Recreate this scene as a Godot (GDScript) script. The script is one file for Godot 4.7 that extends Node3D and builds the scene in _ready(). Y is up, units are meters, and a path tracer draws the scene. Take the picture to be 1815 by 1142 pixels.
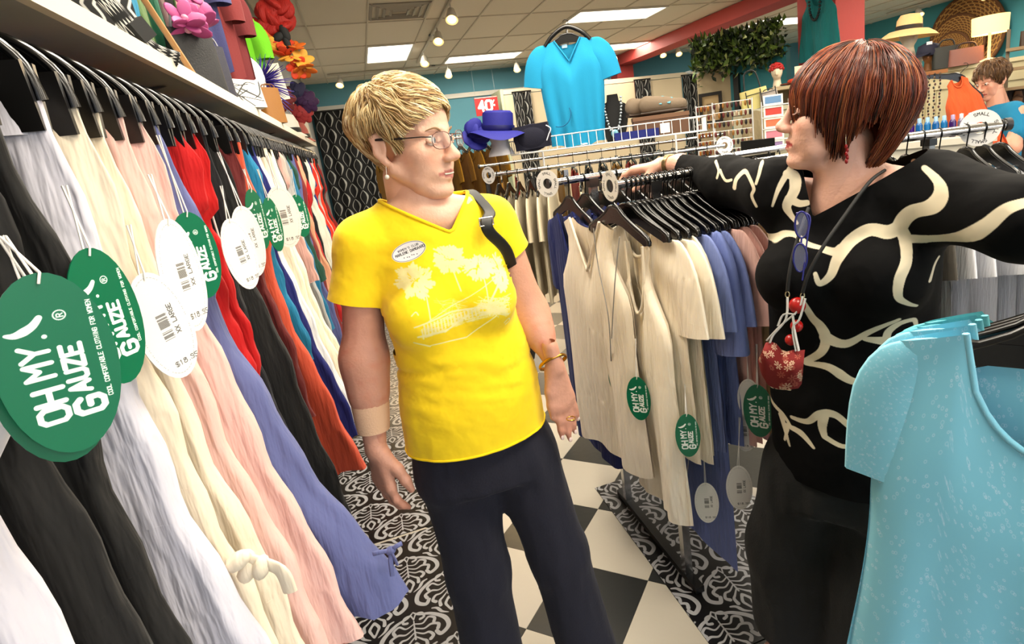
extends Node3D
# A clothing shop: a rack of trousers under a wall shelf, two women talking beside a rail of tops.
# World: y up, metres. -z runs along the racks. The lens was solved from floor tiles, ceiling grid and racks.
const FOC := 995.35
const PPX := 992.98
const PPY := 493.86
const CEIL := 2.95
const PANEL_ENERGY := 3.6
var CAM := Vector3(0, 1.4658, 0)
var CB: Basis
var rng := RandomNumberGenerator.new()
var mats := {}
var names := {}
var tex := {}

func _ready() -> void:
	rng.seed = 7
	CB = Basis(Vector3.UP, -0.3083) * Basis(Vector3.RIGHT, -0.2359) * Basis(Vector3.BACK, -0.1302)
	setup_camera()
	setup_light()
	make_textures()
	room()
	trouser_rack()
	shelf_things()
	tops_rack()
	basket_shelf()
	size_rail()
	sky_blue_shirts()
	yellow_woman()
	black_woman()
	behind_counter()
	far_things()

func setup_camera() -> void:
	var cam := Camera3D.new()
	cam.name = "camera"
	add_child(cam)
	var n := 0.05
	cam.set_frustum(n * 1142.0 / FOC, Vector2(n * (907.5 - PPX) / FOC, n * (PPY - 571.0) / FOC), n, 100.0)
	cam.transform = Transform3D(CB, CAM)
	cam.current = true

func setup_light() -> void:
	var we := WorldEnvironment.new()
	we.name = "environment"
	var e := Environment.new()
	e.background_mode = Environment.BG_SKY
	var sky := Sky.new()
	var sm := ProceduralSkyMaterial.new()
	sm.sky_top_color = Color(0.72, 0.80, 0.92)
	sm.sky_horizon_color = Color(0.92, 0.94, 0.97)
	sm.ground_bottom_color = Color(0.55, 0.53, 0.5)
	sm.ground_horizon_color = Color(0.8, 0.8, 0.8)
	sm.sky_energy_multiplier = 2.0
	sm.ground_energy_multiplier = 1.4
	sky.sky_material = sm
	e.sky = sky
	e.tonemap_mode = Environment.TONE_MAPPER_LINEAR
	e.tonemap_exposure = 1.46
	e.sdfgi_enabled = true
	e.ssao_enabled = true
	e.ssil_enabled = true
	we.environment = e
	add_child(we)
	# fluorescent panels set into the ceiling grid; the last few are unseen, added to brighten the tops: corner (x, z), turned (1: long side along x)
	for p in [[0.37, -9.15, 0], [1.59, -9.76, 1], [2.81, -7.32, 1], [4.03, -9.76, 1], [6.47, -8.54, 1], [7.69, -6.71, 1], [0.37, -3.05, 1], [2.81, -3.66, 1], [5.86, -4.27, 1], [0.37, -0.61, 1], [2.81, -0.61, 1], [0.37, 1.83, 1], [2.81, 1.83, 1], [1.59, -1.83, 1], [-0.24, -2.44, 0], [5.25, -1.83, 1], [5.25, 1.22, 1]]:
		panel(p[0], p[1], p[2])

var npanel := 0
func panel(x: float, z: float, turned: int) -> void:
	var sx := 1.22 if turned else 0.61
	var sz := 0.61 if turned else 1.22
	var t := thing("ceiling_light", "bright rectangular fluorescent panel set flush into the ceiling tiles", "ceiling light", Vector3(x + sx / 2, CEIL, z + sz / 2), "fluorescent ceiling panels")
	var b := MB.new()
	for s in [-1, 1]:
		b.box(Vector3(s * (sx / 2 - 0.012), -0.006, 0), Vector3(0.024, 0.014, sz))
		b.box(Vector3(0, -0.006, s * (sz / 2 - 0.012)), Vector3(sx - 0.048, 0.014, 0.024))
	part(t, "frame", b, mat(Color(0.86, 0.85, 0.82), 0.6))
	var d := MB.new()
	d.box(Vector3(0, -0.0, 0), Vector3(sx - 0.048, 0.006, sz - 0.048))
	part(t, "diffuser", d, glow(Color(1.0, 0.965, 0.89), 2.6))
	var l := AreaLight3D.new()
	l.name = "panel_lamp"
	l.area_size = Vector2(sx - 0.06, sz - 0.06)
	l.light_color = Color(1.0, 0.955, 0.88)
	l.light_energy = PANEL_ENERGY
	l.area_range = 20.0
	l.shadow_enabled = true
	l.transform = Transform3D(Basis(Vector3.RIGHT, -PI / 2), Vector3(0, -0.02, 0))
	t.add_child(l)

# ---------- pixels to places ----------
func ray(x: float, y: float) -> Vector3:
	return CB * Vector3(x - PPX, -(y - PPY), -FOC)
func at_y(x: float, y: float, h: float) -> Vector3:
	var r := ray(x, y)
	return CAM + r * ((h - CAM.y) / r.y)
func at_x(x: float, y: float, d: float) -> Vector3:
	var r := ray(x, y)
	return CAM + r * (d / r.x)
func at_z(x: float, y: float, d: float) -> Vector3:
	var r := ray(x, y)
	return CAM + r * (d / r.z)
func at_d(x: float, y: float, d: float) -> Vector3:   # d: distance along the floor
	var r := ray(x, y)
	return CAM + r * (d / Vector2(r.x, r.z).length())

# ---------- things and parts ----------
func numbered(called: String) -> String:
	if not names.has(called):
		names[called] = 0
		return called
	names[called] += 1
	return "%s_%03d" % [called, names[called]]
func thing(called: String, label: String, category: String, at := Vector3.ZERO, group := "", basis := Basis()) -> Node3D:
	var o := Node3D.new()
	o.name = numbered(called)
	add_child(o)
	o.transform = Transform3D(basis, at)
	o.set_meta("label", label)
	o.set_meta("category", category)
	if group: o.set_meta("group", group)
	return o
func relabel(o: Node3D, label: String, category: String, group := "") -> void:
	o.set_meta("label", label)
	o.set_meta("category", category)
	if group: o.set_meta("group", group)
	elif o.has_meta("group"): o.remove_meta("group")
func part(parent: Node, called: String, b, m: Material, label := "") -> MeshInstance3D:
	var o := MeshInstance3D.new()
	o.mesh = b if b is Mesh else b.commit()
	o.material_override = null
	for i in o.mesh.get_surface_count():
		o.set_surface_override_material(i, m)
	if parent == self: called = numbered(called)
	o.name = called
	parent.add_child(o, true)
	if label: o.set_meta("label", label)
	return o
func structure(called: String, b: MB, m: Material) -> MeshInstance3D:
	var o := part(self, called, b, m)
	o.set_meta("kind", "structure")
	return o
func copy(o: Node3D, xf: Transform3D) -> Node3D:
	var c: Node3D = o.duplicate()
	c.name = numbered(String(o.name).rstrip("0123456789").rstrip("_"))
	add_child(c)
	c.transform = xf
	return c

# ---------- materials ----------
func mat(c: Color, rough := 0.7, metal := 0.0, bump := "", bump_amount := 1.0, bump_scale := 1.0) -> StandardMaterial3D:
	var key := "%s %s %s %s %s %s" % [c.to_html(), rough, metal, bump, bump_amount, bump_scale]
	if mats.has(key): return mats[key]
	var m := StandardMaterial3D.new()
	m.albedo_color = c
	m.roughness = rough
	m.metallic = metal
	m.cull_mode = BaseMaterial3D.CULL_DISABLED
	if bump:
		m.normal_enabled = true
		m.normal_texture = tex[bump]
		m.normal_scale = bump_amount
		m.uv1_triplanar = true
		m.uv1_scale = Vector3.ONE * bump_scale
	mats[key] = m
	return m
func cloth(c: Color, kind := "gauze", amount := 0.5, scale := 5.0) -> StandardMaterial3D:
	var m := mat(c, 0.92, 0.0, kind, amount, scale)
	m.rim_enabled = true
	m.rim = 0.25
	return m
func tinted(rough := 0.8, bump := "", bump_amount := 1.0, bump_scale := 1.0) -> StandardMaterial3D:
	var key := "tint %s %s %s %s" % [rough, bump, bump_amount, bump_scale]
	if mats.has(key): return mats[key]
	var m: StandardMaterial3D = mat(Color.WHITE, rough, 0.0, bump, bump_amount, bump_scale).duplicate()
	m.vertex_color_use_as_albedo = true
	mats[key] = m
	return m
func printed(t: Texture2D, rough := 0.6, scale := Vector3.ONE) -> StandardMaterial3D:
	var m := StandardMaterial3D.new()
	m.albedo_texture = t
	m.roughness = rough
	m.uv1_scale = scale
	m.cull_mode = BaseMaterial3D.CULL_DISABLED
	return m
func glow(c: Color, e: float) -> StandardMaterial3D:
	var key := "glow %s %s" % [c.to_html(), e]
	if mats.has(key): return mats[key]
	var m := StandardMaterial3D.new()
	m.albedo_color = c
	m.emission_enabled = true
	m.emission = c
	m.emission_energy_multiplier = e
	mats[key] = m
	return m
func lin(c: Color) -> Color:
	return c.srgb_to_linear()

# ---------- mesh builder ----------
class MB:
	var v := PackedVector3Array()
	var uv := PackedVector2Array()
	var c := PackedColorArray()
	var ix := PackedInt32Array()
	var col := Color.WHITE
	func vert(p: Vector3, u := Vector2.ZERO) -> int:
		v.push_back(p)
		uv.push_back(u)
		c.push_back(col)
		return v.size() - 1
	func tri(a: int, b: int, d: int) -> void:
		ix.push_back(a)
		ix.push_back(b)
		ix.push_back(d)
	func quad(a: int, b: int, d: int, e: int) -> void:
		tri(a, b, d)
		tri(a, d, e)
	func face(p: Array, u := []) -> void:
		var n := []
		for i in p.size():
			n.append(vert(p[i], u[i] if i < u.size() else Vector2.ZERO))
		for i in range(1, p.size() - 1):
			tri(n[0], n[i], n[i + 1])
	func box(at: Vector3, s: Vector3, b := Basis()) -> void:
		var h := s / 2
		for ax in 3:
			for sg in [-1.0, 1.0]:
				var n := Vector3.ZERO
				n[ax] = sg
				var p := Vector3.ZERO
				p[(ax + 1) % 3] = 1
				var q := n.cross(p)
				var f := []
				for k in [[-1, -1], [-1, 1], [1, 1], [1, -1]]:
					f.append(at + b * ((n + p * k[0] + q * k[1]) * h))
				face([f[3], f[2], f[1], f[0]], [Vector2(0, 0), Vector2(1, 0), Vector2(1, 1), Vector2(0, 1)])
	func grid(rows: Array, close_u := false, uvs := []) -> void:
		var n: int = rows[0].size()
		var base := v.size()
		for j in rows.size():
			for i in n:
				vert(rows[j][i], uvs[j][i] if uvs else Vector2(float(i) / (n - 1), float(j) / maxi(1, rows.size() - 1)))
		for j in rows.size() - 1:
			for i in (n if close_u else n - 1):
				var i2 := (i + 1) % n
				quad(base + j * n + i, base + j * n + i2, base + (j + 1) * n + i2, base + (j + 1) * n + i)
	func cap(row: Array, flip := false) -> void:
		var m := Vector3.ZERO
		for p in row: m += p
		var o := vert(m / row.size())
		var base := v.size()
		for p in row: vert(p)
		for i in row.size():
			if flip: tri(o, base + (i + 1) % row.size(), base + i)
			else: tri(o, base + i, base + (i + 1) % row.size())
	func tube(path: Array, r, sides := 8, caps := true, flat := 1.0, up := Vector3.ZERO) -> void:
		var rows := []
		var side := Vector3.ZERO
		for j in path.size():
			var d: Vector3 = (path[mini(j + 1, path.size() - 1)] - path[maxi(j - 1, 0)]).normalized()
			if j == 0:
				side = up if up != Vector3.ZERO else (Vector3.UP if absf(d.y) < 0.9 else Vector3.RIGHT)
			side = (side - d * side.dot(d)).normalized()
			var other := d.cross(side)
			var rr: float = r[mini(j, r.size() - 1)] if r is Array or r is PackedFloat32Array else r
			var row := []
			for i in sides:
				var a := TAU * i / sides
				row.append(path[j] + side * cos(a) * rr + other * sin(a) * rr * flat)
			rows.append(row)
		grid(rows, true)
		if caps:
			cap(rows[0], false)
			cap(rows[-1], true)
	func lathe(profile: Array, n := 20, xf := Transform3D()) -> void:
		var rows := []
		for p in profile:
			var row := []
			for i in n:
				var a := TAU * i / n
				row.append(xf * Vector3(cos(a) * p.x, p.y, sin(a) * p.x))
			rows.append(row)
		grid(rows, true)
	func ell(at: Vector3, r: Vector3, b := Basis(), nu := 16, nv := 10) -> void:
		var rows := []
		for j in nv + 1:
			var t := PI * j / nv
			var row := []
			for i in nu:
				var a := TAU * i / nu
				row.append(at + b * (Vector3(sin(t) * cos(a), cos(t), sin(t) * sin(a)) * r))
			rows.append(row)
		grid(rows, true)
	func add(o: MB, xf := Transform3D()) -> void:
		var base := v.size()
		for p in o.v: v.push_back(xf * p)
		uv.append_array(o.uv)
		c.append_array(o.c)
		for i in o.ix: ix.push_back(base + i)
	# keep the side where g <= 0; g: one number per vertex
	func clip(g: PackedFloat32Array) -> void:
		var old := ix
		ix = PackedInt32Array()
		var cut := {}
		for t in range(0, old.size(), 3):
			var inside := []
			for k in 3:
				var a := old[t + k]
				var b := old[t + (k + 1) % 3]
				if g[a] <= 0: inside.append(a)
				if (g[a] <= 0) != (g[b] <= 0):
					var key := Vector2i(mini(a, b), maxi(a, b))
					if not cut.has(key):
						var w := g[a] / (g[a] - g[b])
						v.push_back(v[a].lerp(v[b], w))
						uv.push_back(uv[a].lerp(uv[b], w))
						c.push_back(c[a].lerp(c[b], w))
						cut[key] = v.size() - 1
					inside.append(cut[key])
			for k in range(1, inside.size() - 1):
				tri(inside[0], inside[k], inside[k + 1])
	func commit() -> ArrayMesh:
		var n := PackedVector3Array()
		n.resize(v.size())
		for t in range(0, ix.size(), 3):
			var a := v[ix[t]]
			var f := (v[ix[t + 2]] - a).cross(v[ix[t + 1]] - a)
			n[ix[t]] += f
			n[ix[t + 1]] += f
			n[ix[t + 2]] += f
		for i in n.size():
			n[i] = n[i].normalized() if n[i].length_squared() > 1e-20 else Vector3.UP
		var a := []
		a.resize(Mesh.ARRAY_MAX)
		a[Mesh.ARRAY_VERTEX] = v
		a[Mesh.ARRAY_NORMAL] = n
		a[Mesh.ARRAY_TEX_UV] = uv
		a[Mesh.ARRAY_COLOR] = c
		a[Mesh.ARRAY_INDEX] = ix
		var m := ArrayMesh.new()
		m.add_surface_from_arrays(Mesh.PRIMITIVE_TRIANGLES, a)
		return m

# ---------- smooth bodies: tapered bones joined by a soft union, meshed as surface nets ----------
class Body:
	var h := 0.01
	var k := 0.02
	var lo: Vector3
	var n: Vector3i
	var s := PackedFloat32Array()
	var x0 := PackedInt32Array()
	var x1 := PackedInt32Array()
	func _init(a: Vector3, b: Vector3, cell: float, soft: float) -> void:
		h = cell
		k = soft
		lo = a
		n = Vector3i(((b - a) / cell).ceil()) + Vector3i.ONE
		s.resize(n.x * n.y * n.z)
		x0.resize(n.y * n.z)
		x1.resize(n.y * n.z)
		x0.fill(n.x)
		x1.fill(-1)
	func span(a: Vector3, b: Vector3) -> Array:
		var m := Vector3.ONE * (k * 4 + h)
		var i := Vector3i(((a - m - lo) / h).floor()).clamp(Vector3i.ZERO, n - Vector3i.ONE)
		var j := Vector3i(((b + m - lo) / h).ceil()).clamp(Vector3i.ZERO, n - Vector3i.ONE)
		return [i, j]
	func bone(a: Vector3, b: Vector3, ra: float, rb: float, w := 1.0, soft := 0.0) -> void:
		var kk := soft if soft > 0 else k
		var r := Vector3.ONE * maxf(ra, rb)
		var sp := span(a.min(b) - r, a.max(b) + r)
		var d := b - a
		var l2 := maxf(d.length_squared(), 1e-9)
		for z in range(sp[0].z, sp[1].z + 1):
			for y in range(sp[0].y, sp[1].y + 1):
				var row := (z * n.y + y) * n.x
				x0[z * n.y + y] = mini(x0[z * n.y + y], sp[0].x)
				x1[z * n.y + y] = maxi(x1[z * n.y + y], sp[1].x)
				for x in range(sp[0].x, sp[1].x + 1):
					var p := lo + Vector3(x, y, z) * h - a
					var t := clampf(p.dot(d) / l2, 0, 1)
					s[row + x] += w * exp(((ra + (rb - ra) * t) - (p - d * t).length()) / kk)
	func blob(at: Vector3, r: Vector3, b := Basis(), w := 1.0, soft := 0.0) -> void:
		var kk := soft if soft > 0 else k
		var inv := b.inverse()
		var e := Vector3.ONE * maxf(r.x, maxf(r.y, r.z))
		if b == Basis(): e = r
		var sp := span(at - e, at + e)
		for z in range(sp[0].z, sp[1].z + 1):
			for y in range(sp[0].y, sp[1].y + 1):
				var row := (z * n.y + y) * n.x
				x0[z * n.y + y] = mini(x0[z * n.y + y], sp[0].x)
				x1[z * n.y + y] = maxi(x1[z * n.y + y], sp[1].x)
				for x in range(sp[0].x, sp[1].x + 1):
					var p := inv * (lo + Vector3(x, y, z) * h - at)
					var k0 := (p / r).length()
					var k1 := (p / (r * r)).length()
					s[row + x] += w * exp(-clampf(k0 * (k0 - 1.0) / maxf(k1, 1e-6), -0.2, 0.5) / kk)
	# a stack of ellipses: [y, x, z, half width, half depth, turn]
	func column(rings: Array) -> void:
		var a := Vector3(1e9, rings[0][0], 1e9)
		var b := Vector3(-1e9, rings[-1][0], -1e9)
		for q in rings:
			var m := maxf(q[3], q[4])
			a = a.min(Vector3(q[1] - m, rings[0][0], q[2] - m))
			b = b.max(Vector3(q[1] + m, rings[-1][0], q[2] + m))
		var sp := span(a, b)
		for y in range(sp[0].y, sp[1].y + 1):
			var py := lo.y + y * h
			var j := 0
			while j < rings.size() - 2 and py > rings[j + 1][0]: j += 1
			var t := clampf((py - rings[j][0]) / (rings[j + 1][0] - rings[j][0]), 0, 1)
			t = t * t * (3 - 2 * t) * 0.5 + t * 0.5
			var q := []
			for i in 6: q.append(lerpf(rings[j][i], rings[j + 1][i], t))
			var over := maxf(maxf(rings[0][0] - py, py - rings[-1][0]), 0)
			var co := cos(q[5])
			var si := sin(q[5])
			var m := minf(q[3], q[4])
			for z in range(sp[0].z, sp[1].z + 1):
				var row := (z * n.y + y) * n.x
				x0[z * n.y + y] = mini(x0[z * n.y + y], sp[0].x)
				x1[z * n.y + y] = maxi(x1[z * n.y + y], sp[1].x)
				for x in range(sp[0].x, sp[1].x + 1):
					var dx: float = lo.x + x * h - q[1]
					var dz: float = lo.z + z * h - q[2]
					var ex: float = (dx * co - dz * si) / q[3]
					var ez: float = (dx * si + dz * co) / q[4]
					var d := (sqrt(ex * ex + ez * ez) - 1.0) * m
					if over > 0: d = sqrt(maxf(d, 0) * maxf(d, 0) + over * over) + minf(d, 0) * 0.0
					s[row + x] += exp(-d / k)
	func mesh(out: MB, paint = null, map = null) -> void:
		var id := {}
		var sx := 1
		var sy := n.x
		var sz := n.x * n.y
		var off := [0, sx, sy, sx + sy, sz, sx + sz, sy + sz, sx + sy + sz]
		for z in n.z - 1:
			for y in n.y - 1:
				var r := z * n.y + y
				var a := mini(mini(x0[r], x0[r + 1]), mini(x0[r + n.y], x0[r + n.y + 1]))
				var b := maxi(maxi(x1[r], x1[r + 1]), maxi(x1[r + n.y], x1[r + n.y + 1]))
				for x in range(a, mini(b + 1, n.x - 1)):
					var i := r * n.x + x
					var in0 := s[i] > 1.0
					if in0 == (s[i + sx] > 1.0) and in0 == (s[i + sy] > 1.0) and in0 == (s[i + sz] > 1.0) and in0 == (s[i + off[3]] > 1.0) and in0 == (s[i + off[5]] > 1.0) and in0 == (s[i + off[6]] > 1.0) and in0 == (s[i + off[7]] > 1.0): continue
					var sum := Vector3.ZERO
					var cnt := 0
					for e in [[0, 1], [2, 3], [4, 5], [6, 7], [0, 2], [1, 3], [4, 6], [5, 7], [0, 4], [1, 5], [2, 6], [3, 7]]:
						var va := log(maxf(s[i + off[e[0]]], 1e-7))
						var vb := log(maxf(s[i + off[e[1]]], 1e-7))
						if (va > 0) == (vb > 0): continue
						var t := va / (va - vb)
						var pa := Vector3(e[0] & 1, (e[0] >> 1) & 1, e[0] >> 2)
						var pb := Vector3(e[1] & 1, (e[1] >> 1) & 1, e[1] >> 2)
						sum += pa.lerp(pb, t)
						cnt += 1
					var p := lo + (Vector3(x, y, z) + sum / cnt) * h
					if paint != null: out.col = paint.call(p)
					id[i] = out.vert(p, map.call(p) if map != null else Vector2.ZERO)
		for i in id:
			var in0 := s[i] > 1.0
			# edges leaving corner 0 of this cell, each shared by four cells
			if in0 != (s[i + sx] > 1.0) and id.has(i - sy) and id.has(i - sz) and id.has(i - sy - sz):
				var q := [id[i], id[i - sy], id[i - sy - sz], id[i - sz]]
				if in0: q.reverse()
				out.quad(q[0], q[1], q[2], q[3])
			if in0 != (s[i + sy] > 1.0) and id.has(i - sx) and id.has(i - sz) and id.has(i - sx - sz):
				var q := [id[i], id[i - sz], id[i - sx - sz], id[i - sx]]
				if in0: q.reverse()
				out.quad(q[0], q[1], q[2], q[3])
			if in0 != (s[i + sz] > 1.0) and id.has(i - sx) and id.has(i - sy) and id.has(i - sx - sy):
				var q := [id[i], id[i - sx], id[i - sx - sy], id[i - sy]]
				if in0: q.reverse()
				out.quad(q[0], q[1], q[2], q[3])
		out.col = Color.WHITE

# ---------- painting ----------
func curve(p: Array, per := 8) -> Array:   # a smooth line through points (Vector2 or Vector3)
	var out := []
	for i in p.size() - 1:
		var a = p[maxi(i - 1, 0)]
		var b = p[i]
		var c = p[i + 1]
		var d = p[mini(i + 2, p.size() - 1)]
		for j in per:
			out.append(b.cubic_interpolate(c, a, d, float(j) / per))
	out.append(p[-1])
	return out
func dab(im: Image, x: float, y: float, r: float, c: Color, wrap := false) -> void:
	var w := im.get_width()
	var h := im.get_height()
	for j in range(int(y - r - 1), int(y + r + 2)):
		for i in range(int(x - r - 1), int(x + r + 2)):
			var d := Vector2(i + 0.5 - x, j + 0.5 - y).length()
			var a := clampf(r - d + 0.5, 0, 1) * c.a
			if a <= 0: continue
			var ii := posmod(i, w) if wrap else i
			var jj := posmod(j, h) if wrap else j
			if ii < 0 or jj < 0 or ii >= w or jj >= h: continue
			var o := im.get_pixel(ii, jj)
			im.set_pixel(ii, jj, o.lerp(Color(c.r, c.g, c.b, o.a), a))
func stroke(im: Image, pts: Array, r0: float, r1: float, c: Color, wrap := false, mid := -1.0) -> void:
	var p := curve(pts, 12)
	for i in p.size() - 1:
		var a: Vector2 = p[i]
		var b: Vector2 = p[i + 1]
		var steps := maxi(1, int(a.distance_to(b) / 1.0))
		for j in steps:
			var t := (i + float(j) / steps) / (p.size() - 1)
			var q := a.lerp(b, float(j) / steps)
			var r := lerpf(r0, r1, t)
			if mid >= 0: r = lerpf(r0, mid, t * 2) if t < 0.5 else lerpf(mid, r1, t * 2 - 1)
			dab(im, q.x, q.y, r, c, wrap)
func noise_normal(called: String, freq: float, strength: float, sx := 1, sy := 1, oct := 3) -> void:
	var f := FastNoiseLite.new()
	f.seed = 11
	f.frequency = freq
	f.fractal_octaves = oct
	var im: Image = f.get_seamless_image(256 / sy, 256 / sx)
	im.convert(Image.FORMAT_RGBA8)
	if sx > 1 or sy > 1: im.resize(256, 256, Image.INTERPOLATE_CUBIC)   # grain that runs along one axis
	im.bump_map_to_normal_map(strength)
	tex[called] = ImageTexture.create_from_image(im)

# ---------- lettering and printed textures ----------
const GLYPH := {"A": ["062046", "1434"], "B": ["06003041423303", "33444536 06"], "C": ["4130100105163645"], "D": ["06003041453606"], "E": ["40000646", "0333"], "F": ["400006", "0333"], "G": ["41301001051636454323"], "H": ["0006", "4046", "0343"], "I": ["2026"], "J": ["4045361605"], "K": ["0006", "4003", "0346"], "L": ["000646"], "M": ["0600234046"], "N": ["06004640"], "O": ["100105163645413010"], "P": ["06003041423303"], "Q": ["100105163645413010", "3446"], "R": ["06003041423303", "2346"], "S": ["413010010213334445361605"], "T": ["0040", "2026"], "U": ["000516364540"], "V": ["002640"], "W": ["0016223640"], "X": ["0046", "4006"], "Y": ["002340", "2326"], "Z": ["00400646"], "0": ["100105163645413010"], "1": ["112026"], "2": ["01103041420646"], "3": ["011030413223", "23334445361605"], "4": ["300444", "3036"], "5": ["40000233444536 1605"], "6": ["30100105163645433303"], "8": ["1001121332434536160504132231413010"], "9": ["4333120110304145361605"], "%": ["4006", "0010110100", "3545463635"], "!": ["2024", "2626"], ".": ["2626"], "'": ["2021"], "-": ["0343"], "$": ["413010010213334445361605", "2026"]}
func write(im: Image, text: String, at: Vector2, size: float, dir: Vector2, wide: float, c: Color, squeeze := 1.0, gap := 1.5) -> void:
	var down := Vector2(-dir.y, dir.x)
	var u := size / 6.0
	var pen := at
	for ch in text:
		for st in GLYPH.get(ch, []):
			var s: String = st.replace(" ", "")
			var prev := Vector2.INF
			for i in range(0, s.length(), 2):
				var p := pen + dir * (float(s[i]) * u * squeeze) + down * (float(s[i + 1]) * u)
				if prev == Vector2.INF: prev = p
				var steps := maxi(1, int(prev.distance_to(p)))
				for k in steps + 1: dab(im, lerpf(prev.x, p.x, float(k) / steps), lerpf(prev.y, p.y, float(k) / steps), wide, c)
				prev = p
		pen += dir * (u * squeeze * ((4.0 if not ch in "I!.'" else 3.0) + gap))
func blank(w: int, h: int, c: Color) -> Image:
	var im := Image.create(w, h, false, Image.FORMAT_RGBA8)
	im.fill(c)
	return im
func keep(called: String, im: Image) -> void:
	im.generate_mipmaps()
	tex[called] = ImageTexture.create_from_image(im)

func make_textures() -> void:
	noise_normal("gauze", 0.045, 9.0, 8, 1, 4)
	noise_normal("knit", 0.06, 4.0)
	noise_normal("skin", 0.05, 3.0, 1, 1, 4)
	noise_normal("plaster", 0.03, 3.0, 1, 1, 4)
	# oval swing tags
	var g := Color(0.0, 0.40, 0.27)
	var w := Color(0.93, 0.94, 0.91)
	var im := blank(256, 512, g)
	var up := Vector2(0, -1)
	write(im, "OH", Vector2(62, 410), 58, up, 7, w)
	write(im, "MY", Vector2(56, 282), 56, up, 6, w)
	stroke(im, [Vector2(40, 150), Vector2(60, 154), Vector2(92, 140), Vector2(112, 118)], 4, 7, w, false, 11.0)
	dab(im, 112, 172, 6, w)
	write(im, "G", Vector2(138, 410), 62, up, 8, w)
	write(im, "AUZE", Vector2(136, 346), 42, up, 6, w, 0.95)
	for i in 24: dab(im, 152 + cos(i * TAU / 24) * 13, 122 + sin(i * TAU / 24) * 13, 2, w)
	write(im, "R", Vector2(146, 127), 13, up, 1.6, w)
	write(im, "COOL COMFORTABLE CLOTHING FOR WOMEN", Vector2(212, 380), 10, up, 1.2, w, 0.9)
	keep("tag_green", im)
	im = blank(256, 512, Color(0.90, 0.89, 0.87))
	for i in 46:
		var x := 104.0
		var hgt := 46.0 + rng.randf() * 6
		if rng.randf() < 0.62: im.fill_rect(Rect2i(int(x), 190 + i * 3, int(hgt), 2), Color(0.2, 0.2, 0.2))
	write(im, "XX LARGE", Vector2(168, 310), 20, up, 1.8, Color(0.3, 0.3, 0.3))
	write(im, "$18.95", Vector2(104, 430), 22, Vector2(1, 0), 1.6, Color(0.3, 0.3, 0.3))
	var ph := 0
	for i in 150:
		var a := TAU * i / 150
		if i % 25 > 2: dab(im, 128 + cos(a) * 108, 256 + sin(a) * 232, 2.0, Color(0.62, 0.62, 0.62) if (i * 7) % 3 else Color(0.86, 0.86, 0.84))
	keep("tag_white", im)
	# damask vinyl
	im = blank(384, 448, Color(0.045, 0.042, 0.045))
	var pale := Color(0.60, 0.60, 0.61)
	var ink := Color(0.045, 0.042, 0.045)
	for o in [Vector2(192, 224), Vector2(0, 0)]:
		for s in [-1.0, 1.0]:
			var P := func(x: float, y: float) -> Vector2: return o + Vector2(x * s * 1.45, y * 1.5)
			stroke(im, [P.call(0, -106), P.call(20, -88), P.call(60, -74), P.call(104, -36), P.call(112, 4), P.call(84, 26), P.call(70, 8)], 3, 10, pale, true, 12.0)
			stroke(im, [P.call(0, -72), P.call(10, -94), P.call(30, -92), P.call(36, -72), P.call(22, -66)], 3, 8, pale, true)
			stroke(im, [P.call(0, -54), P.call(28, -44), P.call(50, -62), P.call(70, -50), P.call(66, -34)], 3, 9, pale, true)
			stroke(im, [P.call(0, -36), P.call(30, -20), P.call(56, -28), P.call(80, -18), P.call(76, 0)], 3, 10, pale, true)
			stroke(im, [P.call(0, -18), P.call(26, 0), P.call(46, 2), P.call(58, 20), P.call(48, 32)], 3, 10, pale, true)
			stroke(im, [P.call(2, 2), P.call(22, 22), P.call(34, 34), P.call(34, 56)], 3, 10, pale, true)
			stroke(im, [P.call(12, 98), P.call(34, 84), P.call(48, 62), P.call(66, 54)], 2, 4, pale, true, 9.0)
		stroke(im, [o + Vector2(0, 40), o + Vector2(0, 84), o + Vector2(0, 140)], 3, 3, pale, true, 30.0)
		stroke(im, [o + Vector2(0, 60), o + Vector2(0, 86), o + Vector2(0, 122)], 1, 1, ink, true, 15.0)
		stroke(im, [o + Vector2(0, -100), o + Vector2(0, 20)], 3, 5, pale, true)
	keep("damask", im)
	# black curtain with pale wavy chains
	im = blank(256, 384, Color(0.02, 0.02, 0.025))
	for col in 4:
		for s in [-1.0, 1.0]:
			for r in 4:
				var c0 := Vector2(col * 64 + 32, r * 96 + (48 if col % 2 else 0))
				stroke(im, [c0 + Vector2(0, -44), c0 + Vector2(s * 20, -20), c0 + Vector2(s * 24, 6), c0 + Vector2(s * 4, 44)], 1, 1, Color(0.62, 0.62, 0.6), true, 7.0 if s > 0 else 2.2)
	keep("wave_curtain", im)
	# pale sprigs on sky blue
	im = blank(384, 384, Color(0.48, 0.77, 0.86))
	for i in 330:
		var c1 := Vector2(rng.randf() * 384, rng.randf() * 384)
		var r1 := rng.randf_range(2.0, 4.0)
		for j in 10: dab(im, c1.x + cos(j * TAU / 10) * r1, c1.y + sin(j * TAU / 10) * r1, 0.9, Color(0.80, 0.88, 0.95, 0.6), true)
	keep("sprig", im)

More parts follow.
